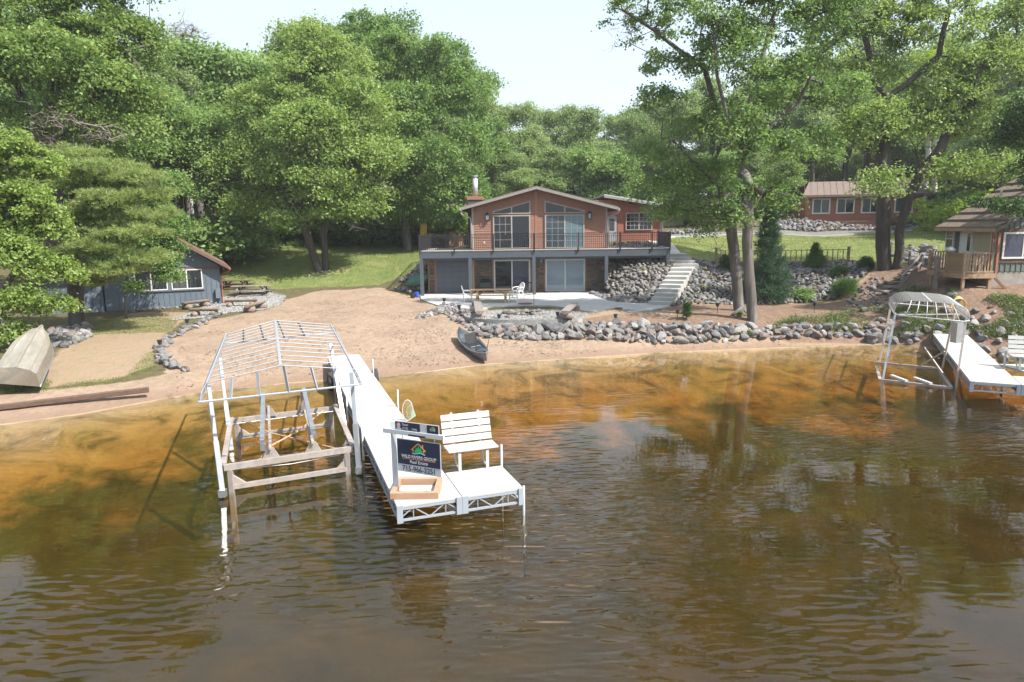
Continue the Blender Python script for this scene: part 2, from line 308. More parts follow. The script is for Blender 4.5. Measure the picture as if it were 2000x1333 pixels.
def gz(x, y):
    x = np.atleast_1d(np.asarray(x, float)); y = np.atleast_1d(np.asarray(y, float)); sh = x.shape; x = x.ravel(); y = y.ravel()
    xc = np.clip(x, -55, 55); yc = np.clip(y, 5, 92)
    z = np.zeros_like(x)
    for i in range(0, len(x), 20000):
        s = slice(i, i+20000); d = np.hypot(xc[s, None]-CP[None, :, 0], yc[s, None]-CP[None, :, 1])
        z[s] = (np.where(d > 0, d*d*np.log(d+1e-9), 0)) @ TW[:len(CP)] + TW[-3]+TW[-2]*xc[s]+TW[-1]*yc[s]
    z = z + np.clip(y-92, 0, 400)*.02
    s = (y-shoreY(x))*.9
    land = np.maximum(z, .03*np.clip(s, 0, 3))*sstep(s/1.2)+.02*sstep(s/.5)
    bed = -2.7*(1-np.exp(np.clip(s, -400, 0)/17.)) + .03*np.sin(x*.7+y*.3)*sstep(-s/6)
    zz = np.where(s > 0, land, bed)
    # flat pad under the patio and the house, so that nothing pokes through
    pad = inpoly(x, y, PATW) | ((x > -5.9) & (x < 6.2) & (y > 40) & (y < 54)) 
    terr = inpoly(x, y, TERW); zz = np.where(terr, np.maximum(zz, 1.05), zz); zz = np.where(pad, np.maximum(zz, 1.10), zz)
    zz = np.where(pad, np.minimum(zz, 1.12), zz)
    return zz.reshape(sh)
def g1(x, y): return float(gz(x, y)[0])
def hit(u, v, y0=14., y1=110.):
    d = ray(u, v); Y = np.arange(y0, y1, .12); P = CAM[None]+d[None]*(Y/d[1])[:, None]; z = gz(P[:, 0], P[:, 1]); k = np.where(P[:, 2] <= z)[0]
    i = k[0] if len(k) else len(Y)-1
    return np.array([P[i, 0], P[i, 1], z[i]])
def grow(a, b, step, ext, g=1.25):
    c = list(np.arange(a, b, step)); s = step; x = c[-1]
    while x < ext[1]: s *= g; x += s; c.append(x)
    s = step; x = c[0]; pre = []
    while x > ext[0]: s *= g; x -= s; pre.append(x)
    return np.array(pre[::-1]+c)
gx = grow(-30, 33, .26, (-420, 420)); gy = grow(8, 56, .26, (-420, 900), 1.09)
GX, GY = np.meshgrid(gx, gy); GZ = gz(GX, GY)
rough = (rng.random(GX.shape)-.5)*.03; GZ = GZ + np.where((GY > shoreY(GX)+1) & (GY < 60), rough, 0)
def inpoly(x, y, P):
    P = np.asarray(P)[:, :2]; r = np.zeros(x.shape, bool); j = len(P)-1
    for i in range(len(P)):
        c = ((P[i, 1] > y) != (P[j, 1] > y)); den = P[j, 1]-P[i, 1]
        xi = (P[j, 0]-P[i, 0])*(y-P[i, 1])/(den if den else 1e-9)+P[i, 0]; r ^= c & (x < xi); j = i
    return r
def wpoly(px): return [hit(u, v) for u, v in px]
# zones: R sand, G lawn, B bare dirt / litter ; none = forest floor
lawnL = wpoly([(445, 500), (440, 548), (520, 566), (640, 560), (740, 558), (830, 520), (838, 470), (640, 470), (450, 470)])+[np.array([-30, 62, 4.])]
lawnR = [(11.5, 47.0), (12.5, 46.6), (15, 46.9), (22.5, 46.0), (24, 43.6), (27, 44), (36, 52), (41, 64), (37, 66.2), (20, 66), (11, 66), (9.5, 60), (11.8, 50)]
grassF = wpoly([(0, 765), (100, 758), (230, 742), (300, 715), (318, 660), (370, 620), (400, 612), (260, 610), (150, 650), (120, 680), (60, 760)])
sandP = [(-45, 8), (-45, 20), (-20, 20.9), (-16.5, 21.6), (-12.6, 23.0), (-12.6, 24.2)]+[tuple(hit(u, v)[:2]) for u, v in [(330, 740), (308, 700), (330, 665), (400, 628), (520, 605), (560, 585), (620, 568), (740, 562), (800, 580)]]+[(-6, 46), (-3, 43), (-1, 36), (9, 35.6), (12, 35.8), (18.5, 35.2), (18.3, 31.5), (18.2, 26), (18, 8)]
dirtP = [(8.0, 36.3), (8.3, 34.2), (5.2, 34.3), (4.0, 33.6), (-1.0, 33.6), (-2.2, 34.2), (-2.0, 32.9), (0, 31.9), (6, 31.2), (11, 31.2), (16, 31.0), (18, 31.0), (18, 33.2), (18, 33), (19.5, 33.5), (18.5, 37.5), (13, 37.8), (9, 38.0)]
bankP = [(17.6, 29.6), (16.9, 32.5), (18.3, 38), (22.5, 41.8), (40, 44), (45, 20), (21, 24), (18.6, 28)]
Z = np.zeros(GX.shape+(4,), np.float32); Z[..., 3] = 1
fl = (GX.ravel(), GY.ravel())
Z[..., 0] = inpoly(GX, GY, sandP) | (GY < shoreY(GX)+3.2)
Z[..., 1] = inpoly(GX, GY, lawnL) | inpoly(GX, GY, lawnR)
Z[..., 2] = inpoly(GX, GY, grassF)*.5 + (inpoly(GX, GY, dirtP) | inpoly(GX, GY, bankP))*1.
Z[..., 0] *= (Z[..., 2] < .3); Z[..., 1] *= (Z[..., 2] < .3)
def blur(a, k=1):
    for _ in range(k):
        b = a.copy(); b[1:-1, 1:-1] = (a[1:-1, 1:-1]*2+a[:-2, 1:-1]+a[2:, 1:-1]+a[1:-1, :-2]+a[1:-1, 2:])/6; a = b
    return a
for k in range(3): Z[..., k] = blur(Z[..., k], 2)
ny, nx = GX.shape
me = bpy.data.meshes.new('ground'); idx = np.arange(nx*ny).reshape(ny, nx)
fc = np.stack([idx[:-1, :-1], idx[:-1, 1:], idx[1:, 1:], idx[1:, :-1]], -1).reshape(-1, 4)
me.vertices.add(nx*ny); me.vertices.foreach_set('co', np.stack([GX, GY, GZ], -1).ravel())
me.loops.add(fc.size); me.loops.foreach_set('vertex_index', fc.ravel()); me.polygons.add(len(fc)); me.polygons.foreach_set('loop_start', np.arange(0, fc.size, 4)); me.polygons.foreach_set('loop_total', np.full(len(fc), 4))
me.polygons.foreach_set('use_smooth', np.ones(len(fc), bool)); me.update()
ca = me.color_attributes.new('zone', 'FLOAT_COLOR', 'POINT'); ca.data.foreach_set('color', Z.ravel())
# ground material
m, n, b = newmat('ground'); l = n.links
at = nd(n, 'ShaderNodeAttribute', attribute_name='zone'); sp = nd(n, 'ShaderNodeSeparateColor'); l.new(at.outputs[0], sp.inputs[0])
geo = nd(n, 'ShaderNodeNewGeometry'); sx = nd(n, 'ShaderNodeSeparateXYZ'); l.new(geo.outputs['Position'], sx.inputs[0])
def noise(sc, det=6., ro=.6, src=None, dist=0.):
    q = nd(n, 'ShaderNodeTexNoise', Scale=sc, Detail=det, Roughness=ro); q.inputs['Distortion'].default_value = dist; l.new(src or geo.outputs['Position'], q.inputs[0]); return q.outputs[0]
def ramp(src, stops):
    r = nd(n, 'ShaderNodeValToRGB'); e = r.color_ramp.elements
    while len(e) < len(stops): e.new(.5)
    for i, (p, c) in enumerate(stops): e[i].position = p; e[i].color = (tuple(c) if hasattr(c, '__len__') else (c,)*3)+(1,)
    l.new(src, r.inputs[0]); return r.outputs[0]
def mixc(f, a, c2, bt='MIX'):
    q = nd(n, 'ShaderNodeMix', data_type='RGBA', blend_type=bt)
    for s, i in ((f, 0), (a, 6), (c2, 7)):
        if hasattr(s, 'links'): l.new(s, q.inputs[i])
        else: q.inputs[i].default_value = s if i == 0 else tuple(s)+(1,)
    return q.outputs[2]
def mth(op, a, c2=None, cl=False):
    q = nd(n, 'ShaderNodeMath', operation=op); q.use_clamp = cl
    for s, i in ((a, 0), (c2, 1)):
        if s is None: continue
        if hasattr(s, 'links'): l.new(s, q.inputs[i])
        else: q.inputs[i].default_value = s
    return q.outputs[0]
sand = ramp(noise(3.5, 10, .75), [(.3, (.185, .138, .10)), (.5, (.275, .205, .15)), (.7, (.325, .245, .18))])
sand = mixc(ramp(noise(14, 4, .8, dist=.5), [(.56, 0.), (.64, .8)]), sand, (.16, .11, .08))      # twigs, bits of litter
sand = mixc(ramp(noise(.45, 6, .7, dist=1.), [(.46, 0.), (.62, .6)]), sand, (.205, .15, .11))  # broad brown mottling: shade patches painted into the sand, with trodden ground
# wet sand near the water line
wet = nd(n, 'ShaderNodeMapRange'); wet.inputs[1].default_value = .05; wet.inputs[2].default_value = .26; wet.inputs[3].default_value = 1; wet.inputs[4].default_value = 0; l.new(mth('ADD', sx.outputs[2], mth('MULTIPLY', mth('SUBTRACT', noise(.8), .5), .1)), wet.inputs[0])
sand = mixc(wet.outputs[0], sand, mixc(.7, sand, (.20, .135, .098)))
lawn = ramp(noise(1.2, 10, .75), [(.3, (.09, .125, .036)), (.5, (.14, .172, .056)), (.7, (.205, .205, .08))])
lawn = mixc(ramp(noise(.35, 5, .6, dist=1.2), [(.52, 0.), (.66, .55)]), lawn, (.28, .25, .11))
lawn = mixc(ramp(noise(30, 4, .7), [(.4, 0.), (.6, .5)]), lawn, mixc(.5, lawn, (.05, .085, .02)))
thin = ramp(noise(2.2, 9, .8, dist=.6), [(.40, (.26, .185, .135)), (.55, (.24, .185, .12)), (.68, (.14, .16, .055))])
dirt = ramp(noise(4, 10, .8), [(.3, (.10, .065, .048)), (.5, (.175, .118, .085)), (.72, (.25, .175, .13))])
floor = ramp(noise(2.5, 10, .8), [(.3, (.05, .04, .025)), (.5, (.10, .085, .045)), (.7, (.085, .12, .035))])
col = mixc(ramp(mth('ADD', sp.outputs[0], mth('MULTIPLY', mth('SUBTRACT', noise(2.5), .5), .8)), [(.42, 0.), (.58, 1.)]), floor, sand)
col = mixc(ramp(mth('ADD', sp.outputs[1], mth('MULTIPLY', mth('SUBTRACT', noise(2.5), .5), .8)), [(.42, 0.), (.58, 1.)]), col, lawn)
nb = mth('ADD', sp.outputs[2], mth('MULTIPLY', mth('SUBTRACT', noise(2.), .5), .3))
col = mixc(ramp(nb, [(.2, 0.), (.34, 1.)]), col, thin)
col = mixc(ramp(nb, [(.62, 0.), (.8, 1.)]), col, dirt)
# lake bed: clean sand near shore, silt and weed farther out
bedc = ramp(noise(.5, 8, .7, dist=1.), [(.38, (.13, .10, .05)), (.5, (.34, .25, .15)), (.65, (.46, .34, .21))])
bedc = mixc(ramp(mth('ADD', sx.outputs[2], mth('MULTIPLY', noise(.35, 5), 2.0)), [(-.0, 1.), (.28, 0.)]), bedc, ramp(noise(.8, 7), [(.35, (.032, .046, .022)), (.65, (.085, .09, .036))]))
col = mixc(ramp(sx.outputs[2], [(0., 0.), (.012, 1.)]), bedc, col)
l.new(col, b.inputs['Base Color']); b.inputs['Roughness'].default_value = .95; b.inputs['Specular IOR Level'].default_value = .15
hb = mth('ADD', mth('MULTIPLY', noise(7, 9, .75), .06), mth('MULTIPLY', noise(2.2, 4), .09))
bp = nd(n, 'ShaderNodeBump', Strength=.9, Distance=1.); l.new(hb, bp.inputs['Height']); l.new(bp.outputs[0], b.inputs['Normal'])
me.materials.append(m); tag(link('ground', me), kind='structure')

# ------------------------------------------------------------------ water: clear tannin-stained body under a rippled surface
m, n, b = newmat('water'); l = n.links; n.nodes.remove(b)
geo = nd(n, 'ShaderNodeNewGeometry'); sx = nd(n, 'ShaderNodeSeparateXYZ'); l.new(geo.outputs['Position'], sx.inputs[0])
def wave(rot, sc, st, det, amp, dist=0.):
    q = nd(n, 'ShaderNodeMapping'); q.inputs['Rotation'].default_value = (0, 0, R(rot)); q.inputs['Scale'].default_value = st; l.new(geo.outputs['Position'], q.inputs[0])
    return mth('MULTIPLY', noise(sc, det, .5, q.outputs[0], dist), amp)
calm = nd(n, 'ShaderNodeMapRange'); calm.interpolation_type = 'SMOOTHSTEP'; calm.inputs[1].default_value = 22; calm.inputs[2].default_value = 13; calm.inputs[3].default_value = .10; calm.inputs[4].default_value = 1; l.new(sx.outputs[1], calm.inputs[0])
gust = ramp(noise(.12, 3, .5, dist=.5), [(.45, .04), (.55, 1.)])
h = mth('ADD', wave(-36, 1., (2.0, 6.4, 1), .4, .055, .3), wave(-62, 1., (3.8, 9.5, 1), 0., .013, .2))
h = mth('ADD', mth('MULTIPLY', h, gust), wave(10, 1., (.5, .9, 1), 1., .012))
h = mth('MULTIPLY', h, calm.outputs[0])
bp = nd(n, 'ShaderNodeBump', Strength=1., Distance=1.); l.new(h, bp.inputs['Height'])
# rays do not bend at this surface, so light leaving the water must not meet total internal reflection either
ior = nd(n, 'ShaderNodeMapRange'); ior.inputs[3].default_value = 1.58; ior.inputs[4].default_value = 1/1.58; l.new(geo.outputs['Backfacing'], ior.inputs[0])
fr = nd(n, 'ShaderNodeFresnel'); l.new(ior.outputs[0], fr.inputs['IOR']); l.new(bp.outputs[0], fr.inputs['Normal'])
gl = nd(n, 'ShaderNodeBsdfGlossy', Roughness=.02); l.new(bp.outputs[0], gl.inputs['Normal'])
tr = nd(n, 'ShaderNodeBsdfTransparent'); tr.inputs[0].default_value = (.97, .97, .95, 1)
df = nd(n, 'ShaderNodeBsdfDiffuse'); df.inputs[0].default_value = (.15, .115, .035, 1)      # suspended silt
tm = nd(n, 'ShaderNodeMixShader'); tm.inputs[0].default_value = .08; l.new(tr.outputs[0], tm.inputs[1]); l.new(df.outputs[0], tm.inputs[2])
ms = nd(n, 'ShaderNodeMixShader'); l.new(fr.outputs[0], ms.inputs[0]); l.new(tm.outputs[0], ms.inputs[1]); l.new(gl.outputs[0], ms.inputs[2])
va = nd(n, 'ShaderNodeVolumeAbsorption', Density=.74); va.inputs['Color'].default_value = (.76, .55, .03, 1)
l.new(ms.outputs[0], n.nodes['Material Output'].inputs['Surface']); l.new(va.outputs[0], n.nodes['Material Output'].inputs['Volume'])
one('water', 'water', MB().bb(-400, 400, -400, 60, -6, 0), kind='structure')

# ------------------------------------------------------------------ rocks
def rockmesh(seed, sub=2, flat=.72, disp=.22):
    bm = bmesh.new(); bmesh.ops.create_icosphere(bm, subdivisions=sub, radius=.5); r = random.Random(seed)
    planes = [(Vector((r.gauss(0, 1), r.gauss(0, 1), r.gauss(0, 1))).normalized(), r.uniform(.24, .40)) for _ in range(10)]
    sc = Vector((r.uniform(.9, 1.25), r.uniform(.7, 1.), flat*r.uniform(.85, 1.1)))
    for v in bm.verts:
        for nrm, d in planes:
            k = v.co.dot(nrm)
            if k > d: v.co -= nrm*(k-d)*.85
        v.co += Vector((r.gauss(0, 1), r.gauss(0, 1), r.gauss(0, 1)))*.012
        v.co = Vector((v.co.x*sc.x, v.co.y*sc.y, v.co.z*sc.z))
    me = bpy.data.meshes.new('rock'); bm.to_mesh(me); bm.free(); me.materials.append(MT['rock']); me.polygons.foreach_set('use_smooth', [False]*len(me.polygons))
    return me
ROCK = [rockmesh(i) for i in range(8)]; ROCKS = [rockmesh(20+i, 1) for i in range(6)]
def mesh_np(me):
    v = np.empty(len(me.vertices)*3); me.vertices.foreach_get('co', v); f = np.array([p.vertices[:] for p in me.polygons]); return v.reshape(-1, 3), f
def scatter_mesh(name, m, srcs, pts, sizes, parent=None, rots=None, kind='stuff', smooth=False, tints=None):
    """many small pieces joined into one mesh"""
    VV = []; FF = []; TT = []; k = 0; src = [mesh_np(s) for s in srcs]
    for i, (p, s) in enumerate(zip(pts, sizes)):
        v, f = src[i % len(src)]; a = rng.random()*6.283; tl = rng.normal(0, .35, 2); c, sn = math.cos(a), math.sin(a)
        q = v*s; q = np.c_[q[:, 0]*c-q[:, 1]*sn, q[:, 0]*sn+q[:, 1]*c, q[:, 2]+q[:, 0]*tl[0]+q[:, 1]*tl[1]]+np.asarray(p)
        VV.append(q); FF.append(f+k); TT.append(np.full(len(q), rng.random())); k += len(q)
    V = np.vstack(VV); F = np.vstack(FF); T = np.concatenate(TT); c = V.mean(0); off = np.array(parent.location) if parent else np.zeros(3)
    return npmesh(name, m, V-c, F, T, parent, c-off, smooth, kind)
def npmesh(name, m, V, F, T=None, parent=None, loc=(0, 0, 0), smooth=False, kind=None):
    me = bpy.data.meshes.new(name); me.vertices.add(len(V)); me.vertices.foreach_set('co', np.ascontiguousarray(V, np.float32).ravel()); kf = F.shape[1]
    me.loops.add(F.size); me.loops.foreach_set('vertex_index', F.astype(np.int32).ravel()); me.polygons.add(len(F))
    me.polygons.foreach_set('loop_start', np.arange(0, F.size, kf)); me.polygons.foreach_set('loop_total', np.full(len(F), kf))
    me.polygons.foreach_set('use_smooth', np.full(len(F), smooth)); me.update()
    if T is not None: a = me.attributes.new('tint', 'FLOAT', 'POINT'); a.data.foreach_set('value', T.astype(np.float32))
    me.materials.append(MT[m]); o = link(name, me, parent, [float(x) for x in loc])
    if kind: o['kind'] = kind
    return o
def sample_poly(P, dmin, nmax, seed=1):
    """dart throwing in a world polygon"""
    P = np.asarray([p[:2] for p in P]); r = np.random.default_rng(seed); lo = P.min(0); hi = P.max(0); cell = {}; out = []
    tries = nmax*30; X = r.random((tries, 2))*(hi-lo)+lo; ok = inpoly(X[:, 0], X[:, 1], P)
    for x, y in X[ok]:
        i, j = int(x/dmin), int(y/dmin)
        if any((x-a)**2+(y-b2)**2 < dmin*dmin for di in (-1, 0, 1) for dj in (-1, 0, 1) for a, b2 in cell.get((i+di, j+dj), ())): continue
        cell.setdefault((i, j), []).append((x, y)); out.append((x, y))
        if len(out) >= nmax: break
    return np.array(out)
def rock_slope(name, label, poly, dmin, nmax, size, npart=160, seed=1, lift=.0):
    pts = sample_poly(poly, dmin, nmax, seed); pts = pts[np.argsort(pts[:, 1])]; z = gz(pts[:, 0], pts[:, 1])
    r = random.Random(seed); c = pts.mean(0); t = thing(name, label, 'rock slope', (c[0], c[1], g1(*c)))
    rest = []; sz = []
    for i, (p, zz) in enumerate(zip(pts, z)):
        s = size*(r.uniform(.75, 1.0) if r.random() < .75 else r.uniform(1.1, 1.5))
        if i % max(1, int(len(pts)/npart)) == 0 and i < npart*max(1, int(len(pts)/npart)):
            o = bpy.data.objects.new('rock', ROCK[r.randrange(8)]); C.objects.link(o); o.parent = t; o.location = (p[0]-c[0], p[1]-c[1], zz+s*.22+lift-t.location.z); o.rotation_euler = (r.gauss(0, .3), r.gauss(0, .3), r.random()*6.28); o.scale = (s, s, s)
        else: rest.append((p[0], p[1], zz+s*.2+lift+r.uniform(-.03, .04))); sz.append(s)
    if rest: scatter_mesh('small_rocks', 'rock', ROCKS, rest, sz, t)
    return t

# ------------------------------------------------------------------ foliage engine
def unit(a): return a/np.maximum(np.linalg.norm(a, axis=-1, keepdims=True), 1e-9)
def leaves(centers, radii, per, L, Wd, flat=.55, up=.55, seed=0, droop=0.):
    """diamond leaves scattered in flattened clumps; returns verts, faces, tint"""
    per = int(per*1.45); L = L*.83
    r = np.random.default_rng(seed); n = len(centers)*per; ci = np.repeat(np.arange(len(centers)), per)
    d = unit(r.normal(size=(n, 3))); rad = r.random((n, 1))**.55; off = d*rad; off[:, 2] *= flat; off[:, 2] -= droop*(off[:, 0]**2+off[:, 1]**2)
    an = r.random(len(centers))*6.283; ca_, sa_ = np.cos(an)[ci], np.sin(an)[ci]; ex = r.uniform(1.05, 1.6, len(centers))[ci]; ey = r.uniform(.6, .95, len(centers))[ci]
    off *= 1+.55*(r.random((n, 1)) < .16); ox, oy = off[:, 0]*ex, off[:, 1]*ey; off[:, 2] -= .28*(off[:, 0]**2+off[:, 1]**2); off[:, 0], off[:, 1] = ox*ca_-oy*sa_, ox*sa_+oy*ca_
    p = centers[ci]+off*radii[ci][:, None]
    nr = unit(d*.5+np.array([0, 0, up])+r.normal(size=(n, 3))*.55); t = unit(np.cross(nr, r.normal(size=(n, 3)))); bt = np.cross(nr, t)
    s = (.7+.6*r.random((n, 1)))*L/2; wv = s*Wd
    V = np.stack([p-t*s, p+bt*wv+t*s*.15, p+t*s, p-bt*wv+t*s*.15], 1).reshape(-1, 3); F = np.arange(n*4).reshape(n, 4)
    ct = r.random(len(centers)); T = np.clip(.04+.60*ct[ci]+.22*r.random(n), .01, .86)*.75
    return V, F, np.repeat(T, 4)
def needles(centers, radii, per, L, wd, flat=.3, seed=0):
    r = np.random.default_rng(seed); n = len(centers)*per; ci = np.repeat(np.arange(len(centers)), per); nb = 7
    d = unit(r.normal(size=(n, 3))); off = d*r.random((n, 1))**.5; off[:, 2] *= flat; p = centers[ci]+off*radii[ci][:, None]
    ax = unit(d*np.array([1, 1, .3])+np.array([0, 0, .45])); P = np.repeat(p, nb, 0); A = np.repeat(ax, nb, 0)
    dirn = unit(A+r.normal(size=(n*nb, 3))*.55); sd = unit(np.cross(dirn, r.normal(size=(n*nb, 3))))
    l_ = L*(.7+.6*r.random((n*nb, 1))); V = np.stack([P-sd*wd, P+sd*wd, P+dirn*l_], 1).reshape(-1, 3); F = np.arange(n*nb*3).reshape(-1, 3)
    T = np.clip(.1+.4*r.random(len(centers))[ci]+.2*r.random(n), .01, .75)*.75
    return V, F, np.repeat(T, nb*3)
def lobe_clumps(lobes, n, seed=0, shell=.55, low=-.55):
    r = np.random.default_rng(seed); lob = np.asarray(lobes, float); w_ = (lob[:, 3]*lob[:, 4]*lob[:, 5])**(.67); w_ = w_/w_.sum()
    k = r.choice(len(lob), n, p=w_); d = unit(r.normal(size=(n, 3))); d[:, 2] = np.where(d[:, 2] < low, -d[:, 2], d[:, 2])
    rad = shell+(1-shell)*r.random((n, 1))**.7; return lob[k, :3]+d*rad*lob[k, 3:6]
def skeleton(trunks, clumps, r0s, seed=0, tip=.018, mat_='bark', minz=None):
    """grow branches from given trunk polylines to every clump; radii follow the load"""
    r = random.Random(seed); N = []; par = []; fixed = []
    for tk, r0 in zip(trunks, r0s):
        prev = -1
        if isinstance(tk, tuple): prev0, tk = tk
        for i, p in enumerate(tk):
            if i == 0: N.append(np.array(p, float)); par.append(-1); fixed.append(r0); prev = len(N)-1; continue
            a = N[prev]; b2 = np.array(p, float); L_ = np.linalg.norm(b2-a); k = max(1, int(L_/1.1))
            for j in range(1, k+1):
                q = a+(b2-a)*j/k+np.array([r.gauss(0, .05), r.gauss(0, .05), 0]); N.append(q); par.append(prev); fixed.append(0); prev = len(N)-1
    base = np.array([N[0]]); A = np.array(N); order = np.argsort(np.min(np.linalg.norm(clumps[:, None]-A[None], axis=2), 1))
    A = list(A); arr = np.zeros((len(A)+len(clumps)*5, 3)); arr[:len(A)] = A; cnt = len(A); load = [0]*cnt
    zmin = min(float(a[2]) for a in A)
    for ci in order:
        c = clumps[ci]; cand = arr[:cnt]; dz = c[2]-cand[:, 2]; d = np.linalg.norm(cand-c, axis=1)+np.where(dz < -.3, -dz*1.2, 0)+np.where(cand[:, 2] < zmin+(minz or 2.5), 50, 0)
        j = int(np.argmin(d)); a = cand[j].copy(); k = max(1, min(4, int(np.linalg.norm(c-a)/.9))); prev = j
        for q in range(1, k+1):
            t_ = q/k; p = a+(c-a)*t_+np.array([r.gauss(0, .09), r.gauss(0, .09), .18*math.sin(t_*math.pi)+r.gauss(0, .07)])
            arr[cnt] = p; par.append(prev); fixed.append(0); prev = cnt; cnt += 1
    w_ = np.zeros(cnt); child = np.zeros(cnt, bool)
    for i in range(cnt-1, -1, -1):
        if not child[i]: w_[i] += 1
        if par[i] >= 0: w_[par[i]] += w_[i]; child[par[i]] = True
    rad = tip*np.power(w_, .47); roots = [i for i in range(cnt) if par[i] < 0]
    # scale so that the root has the given radius
    rt = [0]*cnt
    for i in range(cnt): rt[i] = i if par[i] < 0 else rt[par[i]]
    rr0 = rad.copy()
    for i in range(cnt):
        s = fixed[rt[i]]/rr0[rt[i]]; rad[i] *= 1+(s-1)*min(1, (w_[i]/w_[rt[i]])**.5)
    V = []; F = []; ns = 5; ids = {}
    pos = arr[:cnt]
    for i in range(cnt):
        p_ = par[i]
        if p_ < 0: continue
        a, b2 = pos[p_], pos[i]; dd = b2-a; Ln = np.linalg.norm(dd)
        if Ln < 1e-4: continue
        dd /= Ln; m_ = 8 if rad[i] > .12 else (5 if rad[i] > .04 else 3); u_ = np.cross(dd, [0.13, .97, .2]); u_ /= np.linalg.norm(u_); v_ = np.cross(dd, u_); k = len(V)
        ra = min(rad[p_], rad[i]*1.25); 
        for (c, rr) in ((a-dd*ra*.25, ra), (b2, rad[i])):
            for q in range(m_):
                an = 6.2832*q/m_; V.append(c+(u_*math.cos(an)+v_*math.sin(an))*rr)
        for q in range(m_): F.append((k+q, k+(q+1) % m_, k+m_+(q+1) % m_, k+m_+q))
    return np.array(V), np.array(F)
def tree(name, label, trunks, r0s, lobes, nclump, leafmat='leaf_oak', bark='bark', per=70, crad=(.55, 1.0), L_=.22, seed=1, group=None, dead=0, cat='tree', tip=.018, flat=.6, shell=.5, minz=None):
    base = np.array(trunks[0][0], float); t = thing(name, label, cat, base, group=group); r = np.random.default_rng(seed)
    cl = lobe_clumps(lobes, nclump, seed, shell); cr_ = r.uniform(crad[0], crad[1], len(cl))
    V, F = skeleton(trunks, cl, r0s, seed, tip, minz=minz); npmesh('trunk', bark, V-base, F, None, t, (0, 0, 0), True)
    V, F, T = leaves(cl, cr_, per, L_, .62, flat, seed=seed); npmesh('crown', leafmat, V-base, F, T, t)
    if dead:
        dc = lobe_clumps(lobes, dead, seed+5, .3, -.9); dc[:, 2] -= 1.0
        V, F = twigs(dc, 16, 1.1, seed); npmesh('dead_twigs', 'twig', V-base, F, None, t, kind='stuff')
    return t
def twigs(cs, per, L_, seed=0, wd=.012):
    r = np.random.default_rng(seed+99); n = len(cs)*per; ci = np.repeat(np.arange(len(cs)), per); d = unit(r.normal(size=(n, 3))*np.array([1, 1, .5]))
    a = cs[ci]+r.normal(size=(n, 3))*.12; b2 = a+d*L_*(.4+.6*r.random((n, 1))); mid = (a+b2)/2+r.normal(size=(n, 3))*.08; s = unit(np.cross(d, r.normal(size=(n, 3))))*wd
    V = np.stack([a-s, a+s, mid+s*.7, mid-s*.7, b2+s*.3, b2-s*.3], 1).reshape(-1, 3); k = np.arange(n)[:, None]*6
    F = np.concatenate([k+np.array([0, 1, 2, 3]), k+np.array([3, 2, 4, 5])]); return V, F
def PL(u, v, Y, ru, rv=None, rd=None):
    """crown lobe seen at (u, v) at distance Y, radii given in photo pixels"""
    p = py(u, v, Y); s = f_px/Y; rv = rv or ru; return (p[0], p[1], p[2], ru/s, (rd or (ru+rv)/2)/s, rv/s)

# ================================================================== THE PLACE
# ------------------------------------------------------------------ patio, gravel, steps, road
PZ = 1.19
patio_px = [(822, 584), (838, 591), (858, 597), (885, 601), (915, 603), (940, 603), (958, 600), (980, 598), (1030, 596), (1075, 597), (1100, 600), (1130, 606), (1165, 609), (1205, 610), (1240, 608.5), (1275, 605), (1306, 598), (1318, 592), (1262, 592), (1235, 592), (1205, 589), (1180, 584), (1160, 577)]
pp = [tuple(pz(u, v, PZ)[:2]) for u, v in patio_px]+[(6.5, 46.25), (-5.7, 46.25), (-6.05, 45.2)]
pat = MB().slab(pp, .9, PZ).build('patio', 'concrete', kind='structure')
def sheet(name, poly, m, lift=.03, step=.3, kind='structure'):
    """sheet draped on the ground inside a world polygon"""
    P = np.array([p[:2] for p in poly]); lo = P.min(0)-step; hi = P.max(0)+step
    xs = np.arange(lo[0], hi[0], step); ys = np.arange(lo[1], hi[1], step); X, Y = np.meshgrid(xs, ys); I = inpoly(X, Y, P)
    q = I[:-1, :-1] & I[1:, :-1] & I[:-1, 1:] & I[1:, 1:]; idx = np.arange(X.size).reshape(X.shape)
    F = np.stack([idx[:-1, :-1], idx[:-1, 1:], idx[1:, 1:], idx[1:, :-1]], -1)[q]; used = np.unique(F); rm = np.full(X.size, -1); rm[used] = np.arange(len(used))
    V = np.stack([X, Y, gz(X, Y)+lift], -1).reshape(-1, 3)[used]; return npmesh(name, m, V, rm[F], None, smooth=True, kind=kind)
gc = pz(1027, 615, 1.16); gpoly = [(gc[0]+3.15*math.cos(a), gc[1]+2.05*math.sin(a)) for a in np.linspace(0, 2*math.pi, 48, endpoint=False)]
gsh = MB().slab(gpoly, .9, 1.165).build('gravel_pad', 'gravel_sheet', kind='structure')
gp = sample_poly(gpoly, .075, 3200, 3); PEB = [rockmesh(40+i, 1, .8) for i in range(4)]
for q in PEB: q.materials[0] = MT['pebble']
OCT = []
for i in range(4):
    bm = bmesh.new(); r_ = random.Random(i)
    vs = [bm.verts.new((a*r_.uniform(.35, .6), b2*r_.uniform(.35, .6), c*r_.uniform(.25, .45))) for a, b2, c in ((1, 0, 0), (-1, 0, 0), (0, 1, 0), (0, -1, 0), (0, 0, 1), (0, 0, -1))]
    for a, b2, c in ((0, 2, 4), (2, 1, 4), (1, 3, 4), (3, 0, 4), (2, 0, 5), (1, 2, 5), (3, 1, 5), (0, 3, 5)): bm.faces.new((vs[a], vs[b2], vs[c]))
    q = bpy.data.meshes.new('chip'); bm.to_mesh(q); bm.free(); OCT.append(q)
tag(scatter_mesh('gravel', 'pebble', OCT, np.c_[gp, np.full(len(gp), 1.18)], rng.uniform(.05, .10, len(gp)), smooth=False), 'loose grey gravel around the fire pit', 'gravel')
